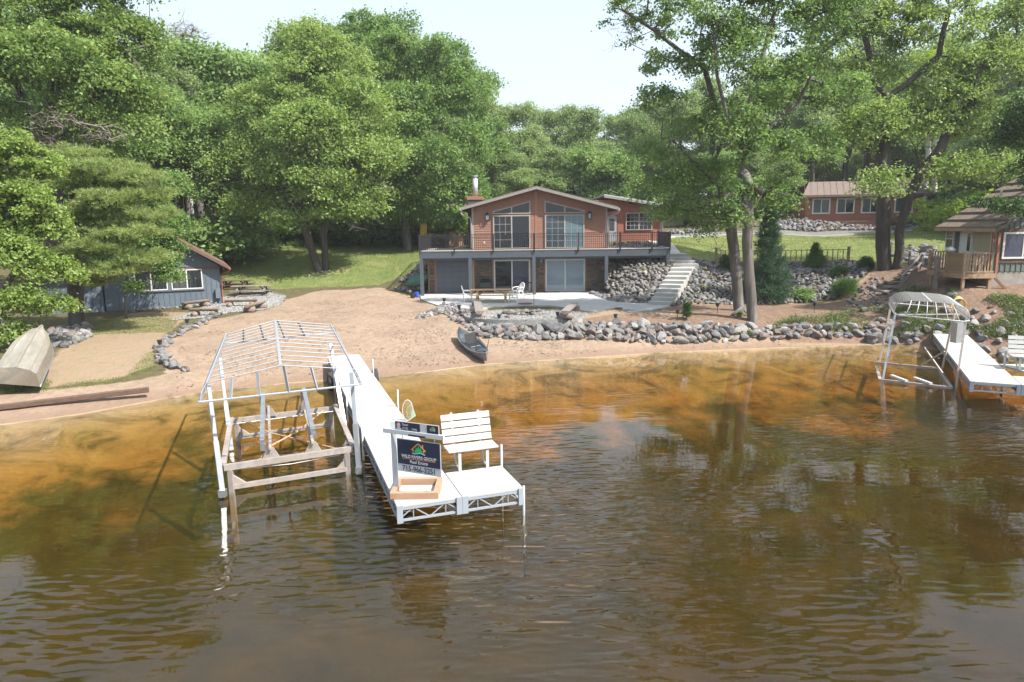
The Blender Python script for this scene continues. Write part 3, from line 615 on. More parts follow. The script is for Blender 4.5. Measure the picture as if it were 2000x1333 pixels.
gl_px = [(330, 628), (400, 600), (440, 578), (520, 566), (560, 580), (548, 596), (520, 606), (450, 612), (400, 622)]
glw = [hit(u, v) for u, v in gl_px]; sheet('gravel_yard', glw, 'gravel_sheet', .02, .2)
gp = sample_poly(glw, .11, 2600, 4); tag(scatter_mesh('gravel', 'pebble', OCT, np.c_[gp, gz(gp[:, 0], gp[:, 1])+.03], rng.uniform(.06, .12, len(gp)), smooth=False), 'grey gravel around the log benches by the blue cabin', 'gravel')

st = thing('concrete_stairs', 'pale concrete steps climbing between the rock slopes to the upper lawn', 'stairs', pz(1285, 592, 1.15))
NS = 9; LA, LB = (1266, 592), (1314, 519); RA, RB = (1308, 594), (1357, 519)
def lerp(a, b2, t): return tuple(x+(y-x)*t for x, y in zip(a, b2))
prevL = prevR = None; edge = []
for i in range(NS+1):
    z = 1.19+.185*(i+1); l0 = pz(*lerp(LA, LB, i/NS), z-.1)[:2]; r0 = pz(*lerp(RA, RB, i/NS), z-.1)[:2]; edge.append((l0, r0, z))
for i in range(NS):
    (l0, r0, z), (l1, r1, _) = edge[i], edge[i+1]; d = (l1-l0)*.25
    MB().slab([l0, r0, r1+d, l1+d], z-.6, z).build('step', 'concrete_step', st, bevel=.015)
l0, r0, z = edge[NS]; up = np.array([.1, .62])
for i in range(4):
    o = np.array([-.05, .45])*i; wr = np.array([.25-.07*i, 0]); MB().slab([l0+o, r0+o+wr, r0+o+wr+(0, 1.6), l0+o+(0, 1.6)], z+.2*i-.7, z+.2*i).build('step', 'concrete_step', st, bevel=.015)
wk = [l0+(-.2, 1.8), r0+(.1, 1.8), (11.9, 50), (11.3, 53.5), (9.6, 53.5), (10.0, 50)]
sheet('walkway', wk, 'concrete', .06, .25)
road = [(9.8, 56), (11.0, 54), (12.5, 60), (15, 64.2), (22, 65.2), (31, 65.4), (38.5, 65.2), (47, 69), (46, 71), (38, 67.2), (31, 67.2), (22, 67.2), (15, 68.5), (11, 70), (4, 72), (4, 64), (9, 62)]
sheet('driveway', road, 'asphalt', .05, .5)
edgep = [(11.2, 54), (12.7, 60), (15.1, 63.9), (22, 64.9), (31, 65.1), (38.7, 64.9)]
mb = MB()
for a, b2 in zip(edgep[:-1], edgep[1:]):
    nseg = 6
    for k in range(nseg):
        p = lerp(a, b2, k/nseg); q = lerp(a, b2, (k+1)/nseg); mb.bar((p[0], p[1], g1(*p)+.05), (q[0], q[1], g1(*q)+.05), .32, .12)
mb.build('road_edging', 'concrete', kind='structure')

# ------------------------------------------------------------------ lake house
WY = 46.2
def X(u, v=480, Y=WY): return py(u, v, Y)[0]
house = thing('lake_house', 'terracotta lake house with big gable windows above a stone veneer lower level', 'house', (1.7, WY, 1.19))
HL, HR, PKX, PKZ, EZ = -2.56, 6.44, 1.72, 8.10, 6.93
def top(x, pk=PKX, pz_=PKZ-.10, sl=.262): return pz_-abs(x-pk)*sl
def lap(mb, x0, x1, z0, y, topf, h=.152, zt=99):
    z = z0
    while z < zt:
        za, zb = z, z+h; xa, xb = x0, x1
        # clip to the gable
        while xa < PKX and topf(xa) < zb and xa < xb: xa += .04
        while xb > PKX and topf(xb) < zb and xb > xa: xb -= .04
        if xb-xa < .1 or topf(min(max((xa+xb)/2, xa), xb)) < zb-.01: break
        mb.add([(xa, y-.032, za), (xb, y-.032, za), (xb, y-.004, zb), (xa, y-.004, zb), (xa, y+.02, za), (xb, y+.02, za), (xb, y+.02, zb), (xa, y+.02, zb)], [(0, 1, 2, 3), (4, 7, 6, 5), (0, 4, 5, 1), (3, 2, 6, 7), (1, 5, 6, 2), (0, 3, 7, 4)]); z += h
    return mb
mb = MB(); ZD = 4.06
mb.prism([(HL, 1.2), (HR, 1.2), (HR, top(HR)), (PKX, top(PKX)), (HL, top(HL))], WY+.02, 55); mb.build('wall', 'siding', house)
lap(MB(), HL, PKX-.09, ZD+.02, WY, top).build('lap_siding', 'siding', house); lap(MB(), PKX+.09, HR, ZD+.02, WY, lambda x: top(x)).build('lap_siding', 'siding', house)
MB().bb(PKX-.1, PKX+.1, WY-.045, WY, ZD+.02, top(PKX)-.05).build('centre_board', 'siding', house)
mb = MB(); mb.bb(HL-.02, HL+.10, WY-.04, WY, ZD, top(HL)-.02); mb.build('corner_board', 'trim', house); MB().bb(HR-.10, HR+.02, WY-.04, WY, ZD, top(HR)-.02).build('corner_board', 'trim', house)
def roofslab(mb, xa, za, xb, zb, y0, y1, th): return mb.prism([(xa, za), (xb, zb), (xb, zb+th), (xa, za+th)], y0, y1)
RX0, RX1 = -3.2, 7.1
def rt(x): return PKZ-.06-abs(x-PKX)*.262
roofslab(MB(), RX0, rt(RX0), PKX, rt(PKX), WY-.62, 55.6, .14).build('roof', 'roof_brown', house); roofslab(MB(), PKX, rt(PKX), RX1, rt(RX1), WY-.62, 55.6, .14).build('roof', 'roof_brown', house)
roofslab(MB(), RX0, rt(RX0)-.08, PKX, rt(PKX)-.08, WY-.66, WY-.60, .17).build('rake_board', 'rake', house); roofslab(MB(), PKX, rt(PKX)-.08, RX1, rt(RX1)-.08, WY-.66, WY-.60, .17).build('rake_board', 'rake', house)
roofslab(MB(), HL, rt(HL)-.07, PKX, rt(PKX)-.07, WY-.60, WY+.03, .06).build('soffit', 'trim', house); roofslab(MB(), PKX, rt(PKX)-.07, HR, rt(HR)-.07, WY-.60, WY+.03, .06).build('soffit', 'trim', house)
MB().bb(RX1-.02, RX1+.10, WY-.66, 55.6, rt(RX1)-.12, rt(RX1)+.06).build('gutter', 'trim', house); MB().bb(RX0-.10, RX0+.02, WY-.66, 55.6, rt(RX0)-.12, rt(RX0)+.06).build('gutter', 'trim', house)
zz = rt(RX1)-.12; MB().tube([(RX1+.04, WY-.55, zz), (RX1+.02, WY-.5, zz-.12), (HR+.12, WY-.12, zz-.38), (HR+.09, WY-.09, zz-.6), (HR+.09, WY-.09, ZD+.1)], .05, 8).build('downspout', 'trim', house, smooth=True)
MB().tube([(RX0-.04, WY-.55, zz), (RX0+.0, WY-.5, zz-.12), (HL-.1, WY-.12, zz-.34), (HL-.07, WY-.09, zz-.55), (HL-.07, WY-.09, ZD+.1)], .05, 8).build('downspout', 'trim', house, smooth=True)
def slider(parent, x0, x1, z0, z1, y, pl, pr, muntin=(0, 0), name='sliding_door', frame='trim', fr=.085, trim=True):
    """two-panel sliding window or door proud of the wall"""
    mb = MB(); mb.bb(x0, x0+fr, y-.08, y+.02, z0, z1); mb.bb(x1-fr, x1, y-.08, y+.02, z0, z1); mb.bb(x0+fr, x1-fr, y-.08, y+.02, z1-fr, z1); mb.bb(x0+fr, x1-fr, y-.08, y+.02, z0, z0+fr*.8)
    xm = (x0+x1)/2; mb.bb(xm-.045, xm+.045, y-.075, y+.02, z0+fr*.8, z1-fr)
    o = mb.build(name, frame, parent)
    for k, (a, b2, m_) in enumerate(((x0+fr, xm-.045, pl), (xm+.045, x1-fr, pr))):
        p = MB().bb(a, b2, y-.045, y-.033, z0+fr*.8, z1-fr).build('pane', m_, o)
        if muntin[k]:
            nx_, nz_ = muntin[k]; mm = MB()
            for i in range(1, nx_): q = a+(b2-a)*i/nx_; mm.bb(q-.011, q+.011, y-.052, y-.0455, z0+fr, z1-fr)
            for i in range(1, nz_): q = z0+fr+(z1-z0-2*fr)*i/nz_; mm.bb(a, b2, y-.0535, y-.047, q-.011, q+.011)
            mm.build('muntins', frame, o)
    return o
slider(house, -1.17, 1.32, ZD+.04, 6.32, WY-.03, 'glass_dark', 'glass_dark', ((3, 4), 0)); slider(house, 2.29, 4.93, ZD+.04, 6.32, WY-.03, 'glass_blue', 'glass_teal', ((3, 5), (3, 5)))
MB().bb(-1.06, -.72, WY-.074, WY-.0715, ZD+.15, 6.2).build('curtain', 'curtain', house)
slider(house, -1.17, 1.29, 1.2, 3.38, WY-.03, 'glass_dark', 'glass_mauve', name='patio_door', frame='trim_white', fr=.1); slider(house, 2.31, 4.98, 1.2, 3.38, WY-.03, 'glass_pale', 'glass_pale', name='patio_door', frame='trim_white', fr=.1)
def trapz(x0, x1, zb, zl, zr, y):
    fr = .075; mb = MB()
    mb.prism([(x0, zb), (x0+fr, zb), (x0+fr, zl+(zr-zl)*fr/(x1-x0)), (x0, zl)], y-.08, y+.02); mb.prism([(x1-fr, zb), (x1, zb), (x1, zr), (x1-fr, zr+(zl-zr)*fr/(x1-x0))], y-.08, y+.02)
    f = lambda x: zl+(zr-zl)*(x-x0)/(x1-x0)
    mb.prism([(x0+fr, f(x0+fr)-fr), (x1-fr, f(x1-fr)-fr), (x1-fr, f(x1-fr)), (x0+fr, f(x0+fr))], y-.078, y+.02); mb.bb(x0+fr, x1-fr, y-.079, y+.02, zb, zb+fr*.8)
    xm = (x0+x1)/2; mb.prism([(xm-.04, zb+fr*.8), (xm+.04, zb+fr*.8), (xm+.04, f(xm+.04)-fr), (xm-.04, f(xm-.04)-fr)], y-.075, y+.02)
    o = mb.build('gable_window', 'trim', house)
    for a, b2 in ((x0+fr, xm-.04), (xm+.04, x1-fr)): MB().prism([(a, zb+fr*.8), (b2, zb+fr*.8), (b2, f(b2)-fr), (a, f(a)-fr)], y-.045, y-.033).build('pane', 'glass_dark', o)
trapz(-1.17, 1.34, 6.40, 6.58, 7.24, WY-.03); trapz(2.27, 4.95, 6.40, 7.24, 6.56, WY-.03)
def lantern(x, z, y=WY, s=1.):
    mb = MB(); mb.bb(x-.05*s, x+.05*s, y-.05, y-.022, z-.06, z+.12*s); mb.tube([(x, y-.04, z+.1*s), (x, y-.12, z+.26*s), (x, y-.16, z+.2*s)], .012*s, 6)
    for i, j in ((-1, -1), (1, -1), (1, 1), (-1, 1)): mb.bar((x+i*.06*s, y-.16+j*.06*s, z-.12*s), (x+i*.085*s, y-.16+j*.085*s, z+.12*s), .016*s)
    mb.bb(x-.075*s, x+.075*s, y-.235, y-.085, z-.14*s, z-.12*s)
    k = len(mb.v); mb.add([(x-.11*s, y-.27, z+.12*s), (x+.11*s, y-.27, z+.12*s), (x+.11*s, y-.05, z+.12*s), (x-.11*s, y-.05, z+.12*s), (x, y-.16, z+.21*s)], [(0, 1, 4), (1, 2, 4), (2, 3, 4), (3, 0, 4), (3, 2, 1, 0)])
    o = mb.build('wall_lantern', 'lantern_black', house); MB().bb(x-.06*s, x+.06*s, y-.215, y-.105, z-.11*s, z+.10*s).build('lantern_glass', 'glass_pale', o)
lantern(X(952, 425), py(952, 425, WY)[2], s=1.5); lantern(X(1151, 422), py(1151, 422, WY)[2], s=1.5); lantern(X(1057, 509), py(1057, 509, WY)[2], s=1.3)
MB().bb(X(946)-.05, X(946)+.05, WY-.045, WY-.022, 4.45, 4.62).build('outlet_cover', 'trim_white', house)
# lower level
LL = -5.62; mb = MB(); mb.bb(LL, -2.94, WY+.03, 52, 1.2, 3.6); mb.build('lower_wall', 'siding', house); MB().bb(LL, HR+.1, WY-.025, WY+.02, 3.40, 3.62).build('header_board', 'siding', house)
MB().bb(-5.03, -5.03+.001, WY, WY+.001, 1.2, 1.201) 
ga, gb = -5.0, -2.92; gd = MB().bb(ga-.03, gb+.03, WY-.03, WY+.02, 1.2, 3.38).build('garage_door', 'garage_grey', house)
for i in range(4):
    for j in range(6):
        a = ga+(gb-ga)*i/4; z0 = 1.22+2.12*j/6; MB().bb(a+.03, a+(gb-ga)/4-.03, WY-.052, WY-.03, z0+.022, z0+2.12/6-.022).build('panel', 'garage_grey', gd)
MB().bb(ga-.18, ga-.03, WY-.04, WY+.02, 1.2, 3.40).build('door_casing', 'siding', house); MB().bb(gb+.03, gb+.14, WY-.04, WY+.02, 1.2, 3.40).build('door_casing', 'siding', house)
MB().bb(LL, LL+.10, WY-.035, WY+.02, 1.2, 3.40).build('corner_board', 'siding', house); MB().bb(-2.6, -2.48, WY-.05, WY+.02, 1.2, 3.40).build('corner_board', 'wood_new', house)
mb = MB()
for (a, b2) in ((LL+.10, ga-.18), (gb+.14, -2.6), (-2.48, -1.27), (1.42, 2.2), (5.1, HR+.1)):
    z = 1.2
    while z < 3.38:
        h = min(random.choice((.08, .1, .13, .16)), 3.40-z); x = a
        while x < b2-.01:
            wd = min(random.uniform(.16, .5), b2-x); 
            if b2-(x+wd) < .08: wd = b2-x
            mb.bb(x+.006, x+wd-.006, WY-.03-random.uniform(0, .035), WY+.02, z+.005, z+h-.005, t=random.uniform(.01, .99)); x += wd
        z += h
mb.build('stone_veneer', 'stone_veneer', house, kind='stuff')
MB().bb(-1.27, -1.17, WY-.06, WY+.02, 1.2, 3.40).build('door_casing', 'siding', house); MB().bb(1.29, 1.41, WY-.06, WY+.02, 1.2, 3.40).build('door_casing', 'siding', house)
MB().bb(2.21, 2.31, WY-.06, WY+.02, 1.2, 3.40).build('door_casing', 'siding', house); MB().bb(4.98, 5.09, WY-.06, WY+.02, 1.2, 3.40).build('door_casing', 'siding', house)
# set-back wing on the right with its own roof
EY = 51.; ex0, ex1 = X(1206, 450, EY), X(1289, 450, EY); mb = MB(); e_top = lambda x: py(1206, 391, EY)[2]-(x-ex0)*.27
mb.prism([(HR-.2, 3.0), (ex1, 3.0), (ex1, e_top(ex1)), (ex0, e_top(ex0)), (HR-.2, e_top(ex0))], EY+.02, 58); mb.build('wing_wall', 'siding', house)
mb = MB(); z = ZD
while z < e_top(ex0)-.1:
    xb = ex1
    while e_top(xb) < z+.152 and xb > ex0: xb -= .05
    mb.add([(ex0, EY-.02, z), (xb, EY-.02, z), (xb, EY-.003, z+.15), (ex0, EY-.003, z+.15), (ex0, EY+.02, z), (xb, EY+.02, z), (xb, EY+.02, z+.15), (ex0, EY+.02, z+.15)], [(0, 1, 2, 3), (0, 4, 5, 1), (3, 2, 6, 7), (1, 5, 6, 2), (0, 3, 7, 4)]); z += .152
mb.build('lap_siding', 'siding_red', house)
MB().bb(ex1-.02, ex1+.12, EY-.05, EY+.02, ZD, e_top(ex1)).build('corner_board', 'trim', house)
a, b2 = py(1180, 383, EY-.6), py(1320, 405.5, EY-.6)
roofslab(MB(), a[0], a[2], b2[0], b2[2], EY-.62, 58.5, .13).build('roof', 'roof_metal', house); roofslab(MB(), a[0], a[2]-.12, b2[0], b2[2]-.09, EY-.66, EY-.60, .17).build('rake_board', 'rake', house)
roofslab(MB(), ex0, a[2]-.10-.2, b2[0]-.05, b2[2]-.08, EY-.58, EY+.05, .05).build('soffit', 'trim', house)
MB().bb(b2[0]-.03, b2[0]+.10, EY-.66, 58.5, b2[2]-.14, b2[2]+.06).build('gutter', 'trim', house)
MB().tube([(b2[0], EY-.5, b2[2]-.1), (b2[0]-.1, EY-.4, b2[2]-.3), (ex1+.18, EY-.08, b2[2]-.75), (ex1+.16, EY-.08, b2[2]-1.0), (ex1+.16, EY-.08, ZD)], .05, 8).build('downspout', 'trim', house, smooth=True)
wx0, wz1 = py(1222, 416, EY)[[0, 2]]; wx1, wz0 = py(1273.5, 449.5, EY)[[0, 2]]; slider(house, wx0, wx1, wz0, wz1, EY-.02, 'glass_dark', 'glass_dark', ((3, 4), (3, 4)), 'window', 'trim', .07)
MB().bb(wx0+.05, wx1-.05, EY-.105, EY-.09, (wz0+wz1)/2-.03, (wz0+wz1)/2+.03).build('sash_rail', 'trim', house)
dx0, dx1 = X(1184, 450, EY), X(1204, 450, EY); dr = MB().bb(dx0, dx1, EY-.05, EY+.02, ZD+.02, ZD+2.15).build('entry_door', 'door_grey', house); MB().bb(dx0+.16, dx1-.16, EY-.06, EY-.0505, ZD+1.1, ZD+1.95).build('pane', 'glass_screen', dr)
MB().bb(dx0+.3, dx1-.3, EY-.063, EY-.0605, ZD+1.0, ZD+1.9); MB().tube([(dx1-.08, EY-.06, ZD+.98), (dx1-.08, EY-.12, ZD+.98)], .035, 8).build('knob', 'plastic_black', dr)
# chimney chase and flue
c0, c1 = py(914, 391, 50)[0], py(942, 391, 50)[0]; ct = py(928, 391, 50)[2]; MB().bb(c0, c1, 49.6, 50.8, ZD, ct).build('chimney', 'stone_veneer', house)
MB().bb(c0-.06, c1+.06, 49.54, 50.86, ct, ct+.25).build('chimney_cap', 'siding', house)
fx = py(928.5, 380, 50.2)[0]; ft = py(928, 344, 50.2)[2]; MB().tube([(fx, 50.2, ct+.25), (fx, 50.2, ft-.2)], .19, 14).build('flue', 'steel', house, smooth=True)
fl_ = MB(); fl_.tube([(fx, 50.2, ft-.2), (fx, 50.2, ft-.05)], .13, 12); fl_.tube([(fx, 50.2, ft-.05), (fx, 50.2, ft+.02)], .21, 14); fl_.build('flue_cap', 'steel', house)

# ------------------------------------------------------------------ deck
DY = 44.4; DL, DR = -5.92, 10.3
deck = thing('deck', 'raised grey deck with black metal railing across the front of the lake house', 'deck', (2, DY, 1.19))
mb = MB(); y = DY+.03
for (xa, xb, ya, yb) in ((DL, DR, DY+.02, WY-.06), (DL, HL-.05, WY-.06, 50.4), (HR+.06, DR, WY-.06, EY-.06)):
    y = ya
    while y < yb-.02: mb.bb(xa, xb, y, min(y+.138, yb), ZD-.035, ZD-.004); y += .146
mb.build('deck_boards', 'trim', deck, kind='stuff')
MB().bb(DL, DR, DY-.02, DY+.02, 3.60, ZD-.036).build('fascia', 'fascia_grey', deck); MB().bb(DL-.0, DL+.04, DY+.02, 50.4, 3.60, ZD-.036).build('fascia', 'fascia_grey', deck); MB().bb(DR-.04, DR, DY+.02, EY, 3.60, ZD-.036).build('fascia', 'fascia_grey', deck)
MB().bb(DL+.05, DR-.05, DY+.16, DY+.30, 3.45, 3.72).build('beam', 'fascia_grey', deck)
jm = MB(); x = DL+.4
while x < DR: jm.bb(x, x+.045, DY+.31, WY-.08, 3.72, ZD-.04); x += .41
jm.build('joists', 'wood_dark', deck, kind='stuff')
for u in (824, 919, 1043, 1184): x = X(u, 540, DY+.05); MB().bb(x-.11, x+.11, DY-.045, DY+.17, 1.19, 3.61).build('post', 'fascia_grey', deck)
x = DR-.13; MB().bb(x-.12, x+.12, DY-.045, DY+.18, g1(x, DY)-.2, 3.61).build('post', 'fascia_grey', deck)
x = X(1202, 520, 47.2); MB().bb(x-.09, x+.09, 47.1, 47.28, 2.0, 3.6).build('post', 'rust', deck)
MB().tube([(x-.35, 47, 2.6), (x-.35, 47, 3.6)], .03, 8).build('drain_pipe', 'plastic_white', deck)
MB().bb(HR+.1, DR-.3, 49.8, 50, 2.6, 3.55).build('foundation_wall', 'foundation', deck)
posts = [819.5, 887, 963, 1043, 1129, 1211, 1273, 1308]; RZ = 5.10
bal = MB().bb(-.013, .013, -.013, .013, ZD+.10, RZ-.05); bme = None
def rail_run(p, q, postat=()):
    global bme
    p = Vector((p[0], p[1], 0)); q = Vector((q[0], q[1], 0)); d = (q-p); Ln = d.length; d.normalize()
    MB().bar(p+Vector((0, 0, RZ-.02)), q+Vector((0, 0, RZ-.02)), .055, .035).build('top_rail', 'rail_black', deck); MB().bar(p+Vector((0, 0, RZ-.20)), q+Vector((0, 0, RZ-.20)), .03, .025).build('middle_rail', 'rail_black', deck); MB().bar(p+Vector((0, 0, ZD+.09)), q+Vector((0, 0, ZD+.09)), .035, .035).build('bottom_rail', 'rail_black', deck)
    k = int(Ln/.125)
    for i in range(1, k):
        c = p+d*Ln*i/k
        if bme is None: o = bal.build('baluster', 'rail_black', deck, M=Matrix.Translation(c)); bme = o.data; bz = o.location.z; rail_run.bz = bz
        else: link('baluster', bme, deck, (c.x-deck.location.x, c.y-deck.location.y, rail_run.bz))
def rpost(x, y): MB().bb(x-.045, x+.045, y-.045, y+.045, ZD-.12, RZ+.05).build('railing_post', 'rail_black', deck)
xs = [X(u, 470, DY+.05) for u in posts]
for x in xs: rpost(x, DY-.07)
rail_run((xs[0], DY-.07), (xs[-1], DY-.07)); rail_run((DL+.05, DY), (DL+.05, 50.3)); rail_run((DR-.05, DY), (DR-.05, 48.0)); rail_run((DL+.05, 50.3), (HL-.2, 50.3))
for x, y in ((DL+.05, 47.4), (DL+.05, 50.3), (-3.2, 50.3), (DR-.05, 48)): rpost(x, y)

# ------------------------------------------------------------------ rock slopes and boulder wall
rock_slope('rock_slope', 'grey fieldstone slope under the right end of the deck beside the steps', [(6.5, 44.9), (5.2, 44.6), tuple(pz(1175, 583, 1.2)[:2]), tuple(pz(1205, 590, 1.2)[:2]), tuple(pz(1262, 592, 1.2)[:2]), tuple(edge[4][0]-(.05, 0)), tuple(edge[8][0]-(.05, 0)), (10.6, 47.5), (9.6, 49.5), (6.7, 49.5)], .21, 900, .34, 240, 11)
e0 = edge[0][1]+(.1, 0)
rock_slope('rock_slope', 'broad grey fieldstone slope below the wooden fence right of the steps', [tuple(e0), tuple(edge[4][1]+(.1, 0)), tuple(edge[9][1]+(.1, 0)), (12.0, 46.9), (15, 46.6), (22.4, 45.9), (22.5, 43.6), (21.5, 41.2), (19.3, 39.3), (18.2, 38.2), (15, 37.6), (11.8, 37.7), (9.6, 38.0)], .24, 2300, .36, 290, 12)
rock_slope('rock_slope', 'pale rock slope spilling down the lawn edge beside the garage door', [tuple(hit(u, v)[:2]) for u, v in [(768, 566), (800, 574), (830, 566), (834, 520), (826, 515), (800, 538), (775, 552)]]+[(-5.7, 47)], .22, 300, .34, 200, 13)
rock_slope('rock_slope', 'long rock bank between the driveway and the small red cabin', [(25.5, 67.4), (29, 67.3), (38.6, 67.3), (42, 69), (47, 71.5), (46, 72.2), (42, 69.9), (29, 69.7), (24, 69.6)], .33, 900, .52, 290, 14)
rock_slope('rock_slope', 'dark rocks piled around the foot of the pine', [tuple(hit(u, v)[:2]) for u, v in [(90, 655), (100, 680), (130, 682), (175, 660), (180, 645), (165, 638), (110, 645)]], .24, 130, .38, 130, 15)
rock_slope('rock_slope', 'dim stones at the driveway bend behind the big twin trees', [(14.5, 66.8), (19, 67.2), (21, 69), (16.5, 70)], .4, 80, .6, 80, 18)
bw = thing('boulder_wall', 'wall of big rounded boulders between the beach and the terrace', 'boulder wall', (6, 32, .5))
bl = [(816, 624), (850, 616), (868, 614), (897, 634), (925, 650), (945, 661), (1000, 664), (1100, 663), (1200, 668), (1290, 673), (1400, 672), (1480, 668), (1560, 665), (1650, 664), (1740, 662)]
tl = [(1740, 646), (1650, 640), (1560, 640), (1480, 645), (1400, 640), (1330, 640), (1260, 636), (1200, 637), (1080, 631), (1000, 630), (960, 629), (930, 622), (900, 608), (880, 597), (864, 596), (855, 605), (818, 618)]
bwp = [tuple(hit(u, v)[:2]) for u, v in bl+tl]; pts = sample_poly(bwp, .33, 420, 21); pts = pts[np.argsort(pts[:, 1])]; rr = random.Random(4)
big = [(1085, 652, .95), (1052, 655, .75), (1000, 652, .55), (975, 655, .6), (1290, 668, .6), (1245, 668, .5), (1212, 655, .5), (1352, 655, .5), (950, 650, .5), (1445, 655, .6), (1530, 655, .55), (1330, 672, .55)]
bigw = [(hit(u, v), s) for u, v, s in big]
for p, s in bigw:
    o = link('boulder', ROCK[rr.randrange(8)], bw, (p[0]-6, p[1]-32, p[2]+s*.28-.5)); o.rotation_euler = (rr.gauss(0, .2), rr.gauss(0, .2), rr.gauss(0, .5)); o.scale = (s*1.25, s, s*1.05)
for p in pts[:280]:
    if any((p[0]-q[0])**2+(p[1]-q[1])**2 < (s*.45)**2 for q, s in bigw): continue
    s = rr.uniform(.34, .60) if p[0] > -1 else rr.uniform(.26, .42)
    if p[0] < -3.2: s = .30
    o = link('boulder', ROCK[rr.randrange(8)], bw, (p[0]-6, p[1]-32, g1(*p)+s*.25-.5)); o.rotation_euler = (rr.gauss(0, .35), rr.gauss(0, .35), rr.random()*6.28); o.scale = (s*1.15, s, s)
fill = sample_poly(bwp, .26, 1200, 22); scatter_mesh('small_rocks', 'rock', ROCKS, np.c_[fill, gz(fill[:, 0], fill[:, 1])+.04], rng.uniform(.26, .5, len(fill)), bw)
def rock_row(label, px, dmin, wd, s0, s1, seed):
    P = [hit(u, v) for u, v in px]; r = random.Random(seed); t = thing('rock_row', label, 'rock border', P[0]); n = 0
    for a, b2 in zip(P[:-1], P[1:]):
        d = b2-a; Ln = math.hypot(d[0], d[1]); k = max(1, int(Ln/dmin))
        for i in range(k):
            for q in range(2):
                x = a[0]+d[0]*(i+r.random())/k+r.gauss(0, wd); y = a[1]+d[1]*(i+r.random())/k+r.gauss(0, wd); s = r.uniform(s0, s1)*(1.6 if r.random() < .12 else 1)
                o = link('rock', ROCK[r.randrange(8)], t, (x-P[0][0], y-P[0][1], g1(x, y)+s*.2-P[0][2])); o.rotation_euler = (r.gauss(0, .3), r.gauss(0, .3), r.random()*6); o.scale = (s, s, s)
rock_row('curved row of pale stones edging the sand left of the boat lift', [(352, 729), (322, 712), (308, 695), (318, 672), (345, 655), (380, 640), (405, 625), (428, 615)], .26, .14, .22, .38, 31)
rock_row('thin border of pale stones along the base of the blue cabin', [(252, 612), (300, 605), (350, 602), (400, 597), (436, 592)], .3, .1, .2, .34, 32)
rock_row('dark wet boulders at the water line by the right dock', [(1700, 660), (1740, 662), (1780, 668), (1815, 672), (1850, 668), (1895, 678), (1930, 700), (1965, 705), (2000, 700)], .42, .35, .35, .7, 33)
rock_row('scattered stones on the weedy bank under the cottage porch', [(1700, 600), (1790, 590), (1850, 600), (1900, 615), (1960, 640), (2000, 655)], .5, .6, .25, .5, 34)
rock_slope('rock_slope', 'broken grey rocks strewn over the weedy bank behind the right dock', [tuple(hit(u, v)[:2]) for u, v in [(1700, 655), (1760, 660), (1830, 662), (1900, 665), (1990, 690), (2040, 690), (2040, 640), (1900, 625), (1800, 620), (1720, 625)]], .42, 260, .42, 180, 41)
rock_slope('rock_slope', 'small loose stones on the bare slope left of the cottage steps', [tuple(hit(u, v)[:2]) for u, v in [(1640, 600), (1720, 606), (1760, 575), (1730, 545), (1700, 545), (1670, 575)]], .34, 150, .26, 150, 42)
rock_row('grey stones half buried in the weeds behind the right dock', [(1740, 640), (1800, 630), (1850, 640), (1900, 640), (1960, 665)], .4, .5, .25, .55, 37)
rock_row('low stone edging beside the cottage path', [(1790, 485), (1820, 497), (1800, 520), (1770, 500), (1790, 488)], .35, .3, .35, .6, 35)
rock_row('few stones lying around the twin trunk oak on the left lawn', [(592, 542), (615, 538), (648, 532)], .5, .2, .25, .4, 36)

# ------------------------------------------------------------------ helper for truss docks
def truss(mb, a, b2, zt, zb, n_, r_=.018):
    a = Vector(a); b2 = Vector(b2); mb.bar((a.x, a.y, zt), (b2.x, b2.y, zt), .045, .045); mb.bar((a.x, a.y, zb), (b2.x, b2.y, zb), .04, .04)
    for i in range(n_):
        p = a.lerp(b2, i/n_); q = a.lerp(b2, (i+.5)/n_); s = a.lerp(b2, (i+1)/n_); mb.bar((p.x, p.y, zb), (q.x, q.y, zt), r_); mb.bar((q.x, q.y, zt), (s.x, s.y, zb), r_)
        mb.bar((q.x, q.y, zb), (q.x, q.y, zt), r_)
def make_dock(name, label, o, L_, W_, d, c, nsec, zt=.60, m='dock_white'):
    """o near-left corner, d unit direction along, c unit direction across"""
    o = Vector((*o, 0)); d = Vector((*d, 0)); c = Vector((*c, 0)); t = thing(name, label, 'dock', (o.x, o.y, 0))
    for i in range(nsec):
        a = o+d*(L_*i/nsec+.009); b2 = o+d*(L_*(i+1)/nsec-.009); P = [a, a+c*W_, b2+c*W_, b2]
        MB().slab([(p.x, p.y) for p in P], zt-.05, zt).build('deck_panel', m, t, bevel=.006)
    mb = MB(); z1, z0 = zt-.075, zt-.30; truss(mb, (*(o+c*.03).xy, 0), (*(o+c*.03+d*L_).xy, 0), z1, z0, int(L_/.55)); mb.build('side_truss', 'alu_white', t, kind='stuff')
    mb = MB(); truss(mb, (*(o+c*(W_-.03)).xy, 0), (*(o+c*(W_-.03)+d*L_).xy, 0), z1, z0, int(L_/.55)); mb.build('side_truss', 'alu_white', t, kind='stuff')
    mb = MB(); truss(mb, (*(o+d*.03).xy, 0), (*(o+d*.03+c*W_).xy, 0), z1, z0, 2); mb.build('end_truss', 'alu_white', t, kind='stuff')
    for cc in (.05, W_-.05): p = o+c*cc; MB().box((p.x, p.y, (z1+z0)/2+.02), (.11, .05, .34), math.atan2(c.y, c.x)).build('corner_bracket', 'alu_white', t)
    return t
dd = Vector((-.331, .944)).normalized(); dc = Vector((.944, .331)).normalized()
N0 = Vector((-2.15, 11.83)); dock = make_dock('dock', 'long white aluminium dock running from the sandy beach towards the camera', N0, 15.75, 1.23, dd, dc, 5)
